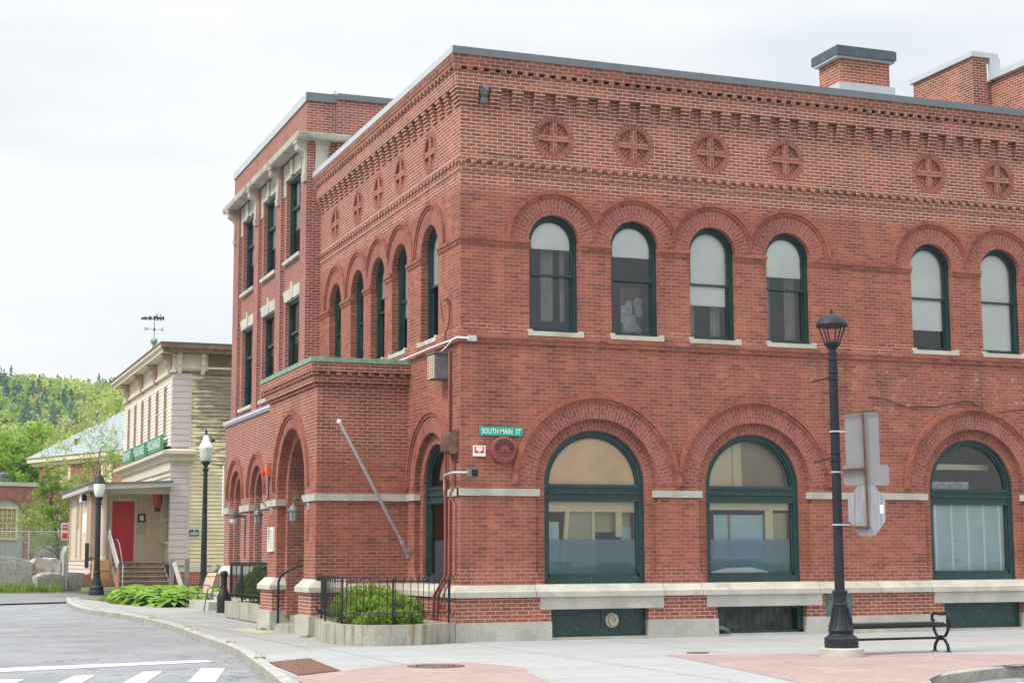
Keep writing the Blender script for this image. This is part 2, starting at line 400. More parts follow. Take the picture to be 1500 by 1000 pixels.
# ------------------------------------------------------------------ facade helper
class Fac:
    def __init__(s, o, U, Nn): s.o = Vector(o); s.U = Vector(U); s.N = Vector(Nn); s.h = -s.N
    def P(s, u, z, d=0.0): return s.o + s.U * u + s.N * d + Vector((0, 0, z))
    def quad(s, mb, u0, u1, z0, z1, d): mb.face([s.P(u0, z0, d), s.P(u1, z0, d), s.P(u1, z1, d), s.P(u0, z1, d)], hint=s.h)
    def box(s, mb, u0, u1, z0, z1, d0, d1=0.03):
        if max(abs(s.U.x), abs(s.U.y)) > 0.999: mb.box(s.P(u0, z0, d0), s.P(u1, z1, d1))
        else: mb.obox(s.P((u0 + u1) / 2, 0, (d0 + d1) / 2), s.U, s.N, abs(u1 - u0) / 2, abs(d1 - d0) / 2, z0, z1)
    def prof(s, mb, prof, u0, u1, m0=0, m1=0):
        # prof: closed list of (d,z); m0/m1: mitre factor at ends (u0 + m0*d)
        A = [s.P(u0 + m0 * d, z, d) for d, z in prof]; B = [s.P(u1 + m1 * d, z, d) for d, z in prof]
        n = len(prof); ca = sum(A, Vector()) / n; cb = sum(B, Vector()) / n; cc = (ca + cb) / 2
        for i in range(n):
            j = (i + 1) % n; pts = [A[i], A[j], B[j], B[i]]
            mid = sum(pts, Vector()) / 4; hint = mid - cc; hint -= s.U * hint.dot(s.U)
            mb.face(pts, hint=hint)
        mb.face(A, hint=-s.U); mb.face(B, hint=s.U)
def hole_at(h, uu):
    if h['t'] == 'rect':
        return (h['z0'], h['z1']) if h['u0'] - 1e-6 < uu < h['u1'] + 1e-6 else None
    du = abs(uu - h['u'])
    if du > h['r'] + 1e-6: return None
    s_ = math.sqrt(max(0, h['r'] ** 2 - du * du))
    if h['t'] == 'arch': return (h['zb'], h['zs'] + s_)
    return (h['zc'] - s_, h['zc'] + s_)
def wall(F, mb, u0, u1, z0, z1, holes, d=0.0, n=22):
    br = {u0, u1}
    for h in holes:
        if h['t'] == 'rect': br |= {h['u0'], h['u1']}
        else:
            for k in range(n + 1): br.add(h['u'] - h['r'] * math.cos(PI * k / n))
    br = sorted(b for b in br if u0 - 1e-9 <= b <= u1 + 1e-9)
    bb = [br[0]]
    for b in br[1:]:
        if b - bb[-1] > 1e-5: bb.append(b)
    for a, b in zip(bb, bb[1:]):
        mid = (a + b) / 2; iv = []
        for h in holes:
            if hole_at(h, mid):
                ia = hole_at(h, a) or hole_at(h, a + 1e-6) or hole_at(h, mid); ib = hole_at(h, b) or hole_at(h, b - 1e-6) or hole_at(h, mid)
                iv.append((ia, ib))
        iv.sort(key=lambda q: q[0][0] + q[1][0])
        la = lb = z0
        for ia, ib in iv:
            if ia[0] > la + 1e-6 or ib[0] > lb + 1e-6:
                F_pts = [F.P(a, la, d), F.P(b, lb, d), F.P(b, ib[0], d), F.P(a, ia[0], d)]
                mb.face(F_pts, hint=F.h)
            la, lb = ia[1], ib[1]
        mb.face([F.P(a, la, d), F.P(b, lb, d), F.P(b, z1, d), F.P(a, z1, d)], hint=F.h)
def ring(F, mb, uc, zs, r0, r1, d, umin=-1e9, umax=1e9, a0=0.0, a1=PI, n=36, d1=None, inner=False, outer=False):
    """flat radial ring on the facade; optional edge faces going back to depth d1"""
    rm = (r0 + r1) / 2
    def pt(a, rr):
        c = math.cos(a)
        lim = umax - uc if c > 0 else uc - umin
        if abs(c) * rr > lim: rr = lim / abs(c)
        return rr
    for k in range(n):
        a = a0 + (a1 - a0) * k / n; b = a0 + (a1 - a0) * (k + 1) / n
        qa0, qa1, qb0, qb1 = pt(a, r0), pt(a, r1), pt(b, r0), pt(b, r1)
        if qa1 <= r0 + 1e-5 and qb1 <= r0 + 1e-5: continue
        P = lambda aa, rr, dd=d: F.P(uc + rr * math.cos(aa), zs + rr * math.sin(aa), dd)
        mb.face([P(a, qa0), P(a, qa1), P(b, qb1), P(b, qb0)], [(qa0, a * rm), (qa1, a * rm), (qb1, b * rm), (qb0, b * rm)], hint=F.h)
        if d1 is not None:
            ctr = F.P(uc, zs, d)
            if outer:
                pts = [P(a, qa1), P(b, qb1), P(b, qb1, d1), P(a, qa1, d1)]
                mb.face(pts, [(0.05, a * r1), (0.05, b * r1), (0.05 + abs(d1 - d), b * r1), (0.05 + abs(d1 - d), a * r1)], hint=pts[0] - ctr)
            if inner:
                pts = [P(a, qa0), P(b, qb0), P(b, qb0, d1), P(a, qa0, d1)]
                mb.face(pts, [(0.05, a * r0), (0.05, b * r0), (0.05 + abs(d1 - d), b * r0), (0.05 + abs(d1 - d), a * r0)], hint=ctr - pts[0])
def jamb(F, mb, uc, rr, z0, z1, d0, d1):
    for sgn in (-1, 1):
        pts = [F.P(uc + sgn * rr, z0, d0), F.P(uc + sgn * rr, z0, d1), F.P(uc + sgn * rr, z1, d1), F.P(uc + sgn * rr, z1, d0)]
        mb.face(pts, hint=F.U * -sgn)
def fill(F, mb, uc, zs, rr, z0, z1, d, n=24, u0=None, u1=None):
    """arched (or plain) filling between heights z0..z1"""
    lo = uc - rr if u0 is None else u0; hi = uc + rr if u1 is None else u1
    for k in range(n):
        if u0 is None: a = uc - rr * math.cos(PI * k / n); b = uc - rr * math.cos(PI * (k + 1) / n)
        else: a = lo + (hi - lo) * k / n; b = lo + (hi - lo) * (k + 1) / n
        ta = min(z1, zs + math.sqrt(max(0, rr * rr - (a - uc) ** 2))); tb = min(z1, zs + math.sqrt(max(0, rr * rr - (b - uc) ** 2)))
        if ta <= z0 and tb <= z0: continue
        ta = max(ta, z0); tb = max(tb, z0)
        mb.face([F.P(a, z0, d), F.P(b, z0, d), F.P(b, tb, d), F.P(a, ta, d)], hint=F.h)
def frame_arch(F, mb, uc, zs, zb, ro, ri, d0, d1, bot=0.08, n=28):
    ring(F, mb, uc, zs, ri, ro, d0, d1=d1, inner=True, n=n)
    for sg in (-1, 1):
        a, b = sorted((uc + sg * ri, uc + sg * ro)); F.box(mb, a, b, zb, zs, d0, d1)
    if bot: F.box(mb, uc - ri, uc + ri, zb, zb + bot, d0 + 0.004, d1)
def room(F, mb, uc, w, z0, z1, d0, d1):
    mb.box(F.P(uc - w, z0, d0), F.P(uc + w, z1, d1), skip={('x' if F.N.x > 0.5 else 'y'): 1})
FRONT = Fac((0, 0, 0), (1, 0, 0), (0, 1, 0))
LEFT = Fac((0, 0, 0), (0, 1, 0), (1, 0, 0))

# ================================================================== CORNER BUILDING
bld = thing('brick_building', 'two storey red brick corner building with round arched green windows and corbelled cornice', 'building')
YP, XPO, YEND, XEND = 3.43, -2.0, 11.26, 18.6
FU = [2.0, 3.79, 5.58, 7.39, 11.01, 12.85, 16.4]            # upper windows, front
LU = [1.98, 4.12, 5.85, 7.62, 9.70]                          # upper windows, left
FG = [(2.89, 1.33, 1.10), (6.47, 1.33, 1.10), (11.93, 1.33, 1.10), (16.4, 1.33, 1.10)]
MED_F = [2.0, 3.79, 5.58, 7.39, 11.04, 12.88, 16.4]; MED_L = [2.0, 4.12, 5.86, 7.65, 9.79]
ZSU, ZSG, ZSILL, RU = 7.90, 3.02, 6.06, 0.545
def up_holes(lst, rr): return [dict(t='arch', u=q, r=rr, zb=ZSILL, zs=ZSU) for q in lst]
def med_holes(lst): return [dict(t='circ', u=q, r=0.335, zc=10.04) for q in lst]
# front wall
mb = MB()
hf = up_holes(FU, RU) + med_holes(MED_F) + [dict(t='arch', u=q, r=r1, zb=1.07, zs=ZSG) for q, r1, r0 in FG]
wall(FRONT, mb, 0, XEND, 1.0, 11.45, hf)
hl = up_holes(LU, 0.58) + med_holes(MED_L) + [dict(t='arch', u=1.87, r=1.10, zb=1.07, zs=3.04)]
wall(LEFT, mb, 0, YEND, 1.0, 11.45, hl)
mb.box((XEND - 0.02, 0.0, 0), (XEND, YEND + 4, 11.45), skip='xzZ')
for F, lst, rr in ((FRONT, FU, RU), (LEFT, LU, 0.58)):
    for q in lst: jamb(F, mb, q, rr, ZSILL, ZSU, 0, 0.2)
for F, lst in ((FRONT, FG), (LEFT, [(1.87, 1.10, 0.87)])):
    zs = ZSG if F is FRONT else 3.04
    for q, r1, r0 in lst:
        jamb(F, mb, q, r1, 1.07, zs, 0, 0.12)
        for sg in (-1, 1):
            a, b = sorted((q + sg * r0, q + sg * r1)); F.quad(mb, a, b, 1.07, zs, 0.12)
        jamb(F, mb, q, r0, 1.07, zs, 0.12, 0.34)
        # corbelled-out foot of the inner order
        for k, w in enumerate((0.14, 0.10, 0.05)):
            for sg in (-1, 1):
                a, b = sorted((q + sg * (r1 - w), q + sg * (r1 + 0.002))); F.box(mb, a, b, 1.071 + k * 0.0725, 1.071 + (k + 1) * 0.0725, 0.006, 0.13)
mb.build('wall', m_brick, bld)
# radial brick arches
mb = MB()
def mids(lst, i):
    a = (lst[i - 1] + lst[i]) / 2 if i else -1e9; b = (lst[i + 1] + lst[i]) / 2 if i < len(lst) - 1 else 1e9
    return a, b
for F, lst, rr, rf, rl in ((FRONT, FU, RU, 0.90, 1.03), (LEFT, LU, 0.58, 0.92, 1.05)):
    for i, q in enumerate(lst):
        a, b = mids(lst, i); mb.grp()
        ring(F, mb, q, ZSU, rr, rf, -0.006, a, b, d1=0.2, inner=True)
for F, lst in ((FRONT, FG), (LEFT, [(1.87, 1.10, 0.87)])):
    zs = ZSG if F is FRONT else 3.04
    for q, r1, r0 in lst:
        a, b = (-1e9, 1e9) if F is FRONT else (-1e9, YP - 0.002)
        mb.grp()
        ring(F, mb, q, zs, r1, r1 + 0.335, -0.006, a, b, n=48, d1=0.12, inner=True)
        ring(F, mb, q, zs, r0, r1, 0.12, n=48, d1=0.34, inner=True)
for F, lst in ((FRONT, MED_F), (LEFT, MED_L)):
    for q in lst:
        mb.grp()
        ring(F, mb, q, 10.04, 0.335, 0.455, -0.005, a0=0, a1=2 * PI, n=48, d1=0.09, inner=True)
mb.build('brick_arch', m_arch, bld)
# hood moulds (projecting label rings)
mb = MB()
for F, lst, a0 in ((FRONT, FU, 0.90), (LEFT, LU, 0.92)):
    for i, q in enumerate(lst):
        a, b = mids(lst, i); mb.grp()
        ring(F, mb, q, ZSU, a0, a0 + 0.065, -0.028, a, b, d1=0.01, inner=True)
        ring(F, mb, q, ZSU, a0 + 0.065, a0 + 0.135, -0.055, a, b, d1=0.01, inner=True, outer=True)
for F, lst in ((FRONT, FG), (LEFT, [(1.87, 1.10, 0.87)])):
    zs = ZSG if F is FRONT else 3.04
    for q, r1, r0 in lst:
        a, b = mids([k_[0] for k_ in FG], [k_[0] for k_ in FG].index(q)) if F is FRONT else (-1e9, YP - 0.002)
        mb.grp()
        ring(F, mb, q, zs, r1 + 0.335, r1 + 0.40, -0.03, a, b, n=48, d1=0.01, inner=True)
        ring(F, mb, q, zs, r1 + 0.40, r1 + 0.50, -0.06, a, b, n=48, d1=0.01, inner=True, outer=True)
mb.build('hood_mould', m_label, bld)
# medallions
mb = MB()
for F, lst in ((FRONT, MED_F), (LEFT, MED_L)):
    for q in lst:
        mb.grp(); mb.cur = 1
        for qd in range(4):            # recessed quadrants with diagonal brickwork
            a0 = qd * PI / 2; n = 8
            for k in range(n):
                a = a0 + PI / 2 * k / n; b = a0 + PI / 2 * (k + 1) / n
                pts = [(0, 0), (0.34 * math.cos(a), 0.34 * math.sin(a)), (0.34 * math.cos(b), 0.34 * math.sin(b))]
                ro = PI / 4 if qd % 2 else -PI / 4
                uvs = [(x * math.cos(ro) - z * math.sin(ro), x * math.sin(ro) + z * math.cos(ro)) for x, z in pts]
                mb.face([F.P(q + x, 10.04 + z, 0.055) for x, z in pts], uvs, hint=F.h)
        mb.cur = 1
        F.box(mb, q - 0.335, q + 0.335, 9.972, 10.108, 0.0, 0.08)
        for z0, z1 in ((10.108, 10.37), (9.71, 9.972)):
            x0, x1 = q - 0.072, q + 0.072
            pts = [F.P(x0, z0, 0.004), F.P(x1, z0, 0.004), F.P(x1, z1, 0.004), F.P(x0, z1, 0.004)]
            mb.face(pts, [(z0, x0 - q + 0.0725), (z0, x1 - q + 0.0725), (z1, x1 - q + 0.0725), (z1, x0 - q + 0.0725)], hint=F.h)
            for x in (x0, x1):
                mb.face([F.P(x, z0, 0.004), F.P(x, z0, 0.08), F.P(x, z1, 0.08), F.P(x, z1, 0.004)], hint=F.U * (x - q))
mb.build('medallion', [m_arch, brick_mat('brick_medallion', RED, MLO, (0.46, 0.34, 0.28), fixed=1.0, ms=(0.005, 0.006))], bld)

# cornice, dentil bands, string courses
mb = MB()
def band(z0, z1, p, ends=((-1, XEND), (0, YEND))):
    (a0, a1), (b0, b1) = ends
    FRONT.box(mb, -p, a1 + p, z0, z1, -p, 0.02); LEFT.box(mb, b0, b1 - 0.01, z0, z1, -p, 0.02)
def dent(z0, z1, p, w, sp, base=0.0):
    x = -p
    FRONT.box(mb, -p, w - p + 0.03, z0, z1, -p, -base + 0.01); x = w - p + 0.03 + (sp - w)
    while x + w < XEND: FRONT.box(mb, x, x + w, z0, z1, -p, -base + 0.01); x += sp
    y = 0.1
    while y + w < YEND: LEFT.box(mb, y, y + w, z0, z1, -p, -base + 0.01); y += sp
band(11.455, 11.53, 0.235); band(11.38, 11.455, 0.22); band(11.305, 11.38, 0.20)
dent(11.235, 11.305, 0.195, 0.118, 0.238, 0.09)
band(10.93, 11.235, 0.145)
# brick brackets, five corbelled courses each
def bracket(F, u0, u1):
    for k in range(5):
        z1 = 10.93 - k * 0.0745; F.box(mb, u0, u1, z1 - 0.0745, z1, -(0.135 - k * 0.025), 0.02)
for k in range(5):
    z1 = 10.93 - k * 0.0745; pp = 0.135 - k * 0.025
    FRONT.box(mb, -pp, 0.347, z1 - 0.0745, z1, -pp, 0.02); LEFT.box(mb, 0.0, 0.30, z1 - 0.0745, z1, -pp, 0.02)
x = 0.594
while x < XEND - 0.3: bracket(FRONT, x, x + 0.235); x += 0.4725
y = 0.53
while y < YEND - 0.3: bracket(LEFT, y, y + 0.235); y += 0.4725
band(9.435, 9.507, 0.055); dent(9.363, 9.435, 0.053, 0.112, 0.228, 0.0)
band(9.225, 9.363, 0.018)
# string course below the upper sills
band(5.955, 6.10, 0.012) if False else None
band(5.88, 6.04, 0.06); band(5.795, 5.88, 0.035)
# springing ledges on the piers of the upper floor
def ledges(F, lst, rr, u0, u1):
    xs = [u0] + [v for q in lst for v in (q - rr, q + rr)] + [u1]
    for a, b in zip(xs[::2], xs[1::2]):
        e0 = 0 if a == u0 else 0.018; e1 = 0 if b == u1 else 0.018; F.box(mb, a - e0, b + e1, 7.832, 7.897, -0.045, 0.12); F.box(mb, a - e0 * 0.6, b + e1 * 0.6, 7.762, 7.832, -0.022, 0.12)
ledges(FRONT, FU, RU, -0.0, XEND)
ledges(LEFT, LU, 0.58, 0.0, YEND)
mb.box((-0.045, -0.045, 7.832), (0.0, 0.0, 7.897)); mb.box((-0.022, -0.022, 7.762), (0.0, 0.0, 7.832))
mb.build('cornice', m_brick, bld)
# metal coping
mb = MB()
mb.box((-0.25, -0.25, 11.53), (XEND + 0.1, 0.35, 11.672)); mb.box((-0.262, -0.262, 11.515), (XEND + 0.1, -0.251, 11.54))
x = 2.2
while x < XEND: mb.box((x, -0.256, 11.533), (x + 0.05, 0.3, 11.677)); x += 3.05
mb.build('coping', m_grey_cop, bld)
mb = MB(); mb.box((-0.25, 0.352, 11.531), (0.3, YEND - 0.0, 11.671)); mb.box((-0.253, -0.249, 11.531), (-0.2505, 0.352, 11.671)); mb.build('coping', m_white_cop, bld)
mb = MB(); mb.box((0.25, 0.3, 11.2), (XEND - 0.1, YEND + 4, 11.3)); mb.build('roof', m_roof, bld)
# stone springing band
mb = MB()
def sband(F, a, b, o=-0.04): F.box(mb, a, b, 2.79, 2.93, o, 0.11)
ed = [(-0.04, 2.89 - 1.33 + 0.075)] + [(FG[i][0] + 1.33 - 0.075, FG[i + 1][0] - 1.33 + 0.075) for i in range(3)] + [(FG[3][0] + 1.26, XEND)]
for a, b in ed:
    if a > 0: mb.grp()
    sband(FRONT, a, b)
mb.grp(0); sband(LEFT, -0.0, 1.87 - 1.10 + 0.075); mb.grp(99); sband(LEFT, 1.87 + 1.10 - 0.075, YP - 0.0)
mb.build('stone_band', m_gran, bld)
# water table, lintels, base
WT = [(0.05, 1.07), (-0.04, 1.07), (-0.07, 1.055), (-0.13, 0.965), (-0.17, 0.94), (-0.17, 0.835), (0.05, 0.835)]
mb = MB()
WJ = [0, 1.5, 4.27, 5.12, 7.85, 9.3, 10.6, 13.2, 15.0, XEND]
for i, (a, b) in enumerate(zip(WJ, WJ[1:])): FRONT.prof(mb, WT, a if i == 0 else a + 0.006, b - 0.006, m0=1 if i == 0 else 0)
LEFT.prof(mb, WT, 0, YP, m0=1)
for q, r1, r0 in FG: FRONT.box(mb, q - r1, q + r1, 1.045, 1.078, -0.03, 0.34)
LEFT.box(mb, 1.87 - 1.1, 1.87 + 1.1, 1.045, 1.078, -0.03, 0.34)
mb.build('water_table', m_lime, bld)
OPEN = [(1.83, 3.93), (5.47, 7.55), (10.93, 13.0), (15.4, 17.4)]; LINT = [(1.588, 4.245), (5.22, 7.90), (10.67, 13.2), (15.1, 17.7)]
mb = MB()
for a, b in LINT: mb.grp(); FRONT.box(mb, a, b, 0.595, 0.8349, -0.145, 0.3)
xs = [-0.15] + [v for o_ in OPEN for v in o_] + [XEND]
for i, (a, b) in enumerate(zip(xs[::2], xs[1::2])):
    mb.grp(); FRONT.box(mb, a, b, -0.3, 0.355, -0.15, 0.3)
for a, b in OPEN: mb.grp(); FRONT.box(mb, a, b, -0.3, 0.05, -0.08, 0.3)
mb.grp(); LEFT.box(mb, 0.3, YP, -0.3, 0.355, -0.15, 0.1)
mb.build('granite_base', m_gran, bld)
mb = MB()
for i, (a, b) in enumerate(zip(xs[::2], xs[1::2])):
    mb.grp(); FRONT.box(mb, -0.115 if i == 0 else a, b, 0.355, 0.5949, -0.115, 0.3)
    l0 = -0.115 if i == 0 else LINT[i - 1][1]; l1 = LINT[i][0] if i < 4 else XEND
    FRONT.box(mb, l0, l1, 0.595, 0.8349, -0.115, 0.3, )
mb.grp(); LEFT.box(mb, 0.3, YP, 0.355, 0.8349, -0.115, 0.1)
mb.build('base_course', m_brick, bld)
# basement openings
for i, (a, b) in enumerate(OPEN):
    mb = MB(); F = FRONT
    if i in (0, 2, 3):
        F.box(mb, a, b, 0.05, 0.595, 0.06, 0.10)
        if i == 0:
            F.box(mb, a + 1.13, a + 1.16, 0.05, 0.59, 0.045, 0.06); F.box(mb, a + 1.55, a + 1.58, 0.05, 0.59, 0.045, 0.06); F.box(mb, a + 1.16, a + 1.55, 0.05, 0.59, 0.052, 0.06)
        o = mb.build('basement_panel', m_green, bld)
        if i == 0:
            o['label'] = 'green panel with round vent and flaking paint'
            mv = MB(); c = (a + 1.36, 0.05, 0.36)
            pr = [(0.145, 0.0), (0.145, -0.02), (0.10, -0.03), (0.095, -0.09), (0.06, -0.09), (0.05, -0.05), (0.02, -0.05), (0.0, -0.05)]
            n = 20
            for (r_, y_), (r2, y2) in zip(pr, pr[1:]):
                for k in range(n):
                    a_, b_ = 2 * PI * k / n, 2 * PI * (k + 1) / n
                    pt = lambda rr, yy, an: (c[0] + rr * math.cos(an), c[1] + yy, c[2] + rr * math.sin(an))
                    mv.face([pt(r_, y_, a_), pt(r_, y_, b_), pt(r2, y2, b_), pt(r2, y2, a_)], hint=(0, -1, 0))
            mv.build('vent', m_lime, o)
    else:
        F.box(mb, a, a + 0.05, 0.05, 0.595, 0.06, 0.3); F.box(mb, b - 0.12, b, 0.05, 0.595, 0.06, 0.3); F.box(mb, a, b, 0.05, 0.10, 0.06, 0.3)
        F.box(mb, a, b, 0.55, 0.595, 0.07, 0.3)
        for k in range(11): F.box(mb, a + 0.12 + k * 0.165, a + 0.138 + k * 0.165, 0.1, 0.55, 0.10, 0.118)
        o = mb.build('basement_window', m_green, bld)
        mb = MB(); F.box(mb, a, b, 0.05, 0.6, 0.29, 0.3)
        mb.build('pane', plain('dusty_pane', (0.07, 0.075, 0.06), 0.5, var=0.8, scale=3.5), o)
        mb = MB(); mb.tube([F.P(a - 0.05, 0.14, -0.04), F.P(a + 0.08, 0.17, -0.1), F.P(a + 0.22, 0.12, -0.06), F.P(a + 0.34, 0.02, 0.02)], 0.05, 10); mb.build('pipe', m_bronze, o, smooth=True)

# upper windows
blindF = {0: 7.80, 1: 7.74, 2: 6.83, 3: 7.53, 4: 6.56, 5: 6.16, 6: 6.9}
m_drape = plain('drape_cloth', (0.34, 0.34, 0.34), 0.9, var=0.2)
mroom = MB()
for F, lst, rr in ((FRONT, FU, RU), (LEFT, LU, 0.58)):
    for i, q in enumerate(lst):
        mb = MB(); frame_arch(F, mb, q, ZSU, ZSILL + 0.02, rr + 0.004, rr - 0.075, 0.15, 0.28, bot=0.0)
        ring(F, mb, q, ZSU, rr - 0.035, rr + 0.004, 0.135, d1=0.15, inner=True)
        w = mb.build('window', m_green, bld)
        mb = MB(); ri = rr - 0.075
        frame_arch(F, mb, q, ZSU, 7.225, ri, ri - 0.042, 0.195, 0.235, bot=0.0)
        F.box(mb, q - ri, q + ri, 7.215, 7.26, 0.193, 0.235)
        for sg in (-1, 1):
            a, b = sorted((q + sg * (ri - 0.045), q + sg * ri)); F.box(mb, a, b, ZSILL + 0.02, 7.215, 0.238, 0.28)
        F.box(mb, q - ri, q + ri, ZSILL + 0.02, ZSILL + 0.105, 0.236, 0.28)
        mb.build('sash', m_green, w)
        mb = MB(); fill(F, mb, q, ZSU, ri - 0.04, 7.25, 99, 0.222); fill(F, mb, q, ZSU, ri - 0.04, ZSILL + 0.09, 7.23, 0.262, n=1, u0=q - ri + 0.042, u1=q + ri - 0.042)
        mb.build('glass', m_glass, w)
        mb = MB(); F.box(mb, q - rr - 0.05, q + rr + 0.055, 5.965, 6.055, -0.075, 0.2)
        for sg in (-1, 1):
            a, b = sorted((q + sg * (rr - 0.04), q + sg * (rr + 0.05))); F.box(mb, a, b, 6.055, 6.09, -0.075, 0.0 if True else 0.2)
        mb.build('sill', m_lime, w)
        bz = blindF[i] if F is FRONT else (7.3, 6.9, 7.6, 6.6, 7.0)[i]
        mb = MB(); fill(F, mb, q, ZSU, ri, bz, 99, 0.245 if bz > 7.26 else 0.285); F.box(mb, q - ri, q + ri, bz - 0.02, bz + 0.005, (0.24 if bz > 7.26 else 0.28), (0.252 if bz > 7.26 else 0.292))
        mb.build('blind', m_blind, w)
        if i in (0, 2, 3, 5) and F is FRONT:
            mb = MB(); rd = random.Random(i)
            for a0, a1 in ((-0.42, -0.20), (0.16, 0.42)) if i != 0 else ((-0.1, 0.16), (0.30, 0.42)):
                n_ = 10; zb_ = 6.1 if i != 0 else 6.35
                for k in range(n_):
                    xa, xb = a0 + (a1 - a0) * k / n_, a0 + (a1 - a0) * (k + 1) / n_; f_ = lambda x_: 0.50 + 0.03 * math.sin(x_ * 60 + i)
                    mb.face([F.P(q + xa, zb_, f_(xa)), F.P(q + xb, zb_, f_(xb)), F.P(q + xb, 7.9, f_(xb)), F.P(q + xa, 7.9, f_(xa))], hint=F.h)
            mb.build('drape', m_drape, w)
        room(F, mroom, q, 0.75, 5.6, 9.0, 0.32, 1.6)
        if F is FRONT and i == 1:
            rnd = random.Random(4); mb = MB()
            F.box(mb, q + 0.02, q + 0.5, 6.05, 7.2, 0.80, 0.82); mb.cur = 1
            for k in range(16):
                a = q + 0.0 + rnd.random() * 0.38; z = 6.1 + rnd.random() * 0.85; F.box(mb, a, a + 0.1 + rnd.random() * 0.08, z, z + 0.12 + rnd.random() * 0.1, 0.79 - k * 0.002, 0.80 - k * 0.002)
            mb.build('notice_board', [plain('cork', (0.16, 0.10, 0.05), 0.9), m_papers], w)
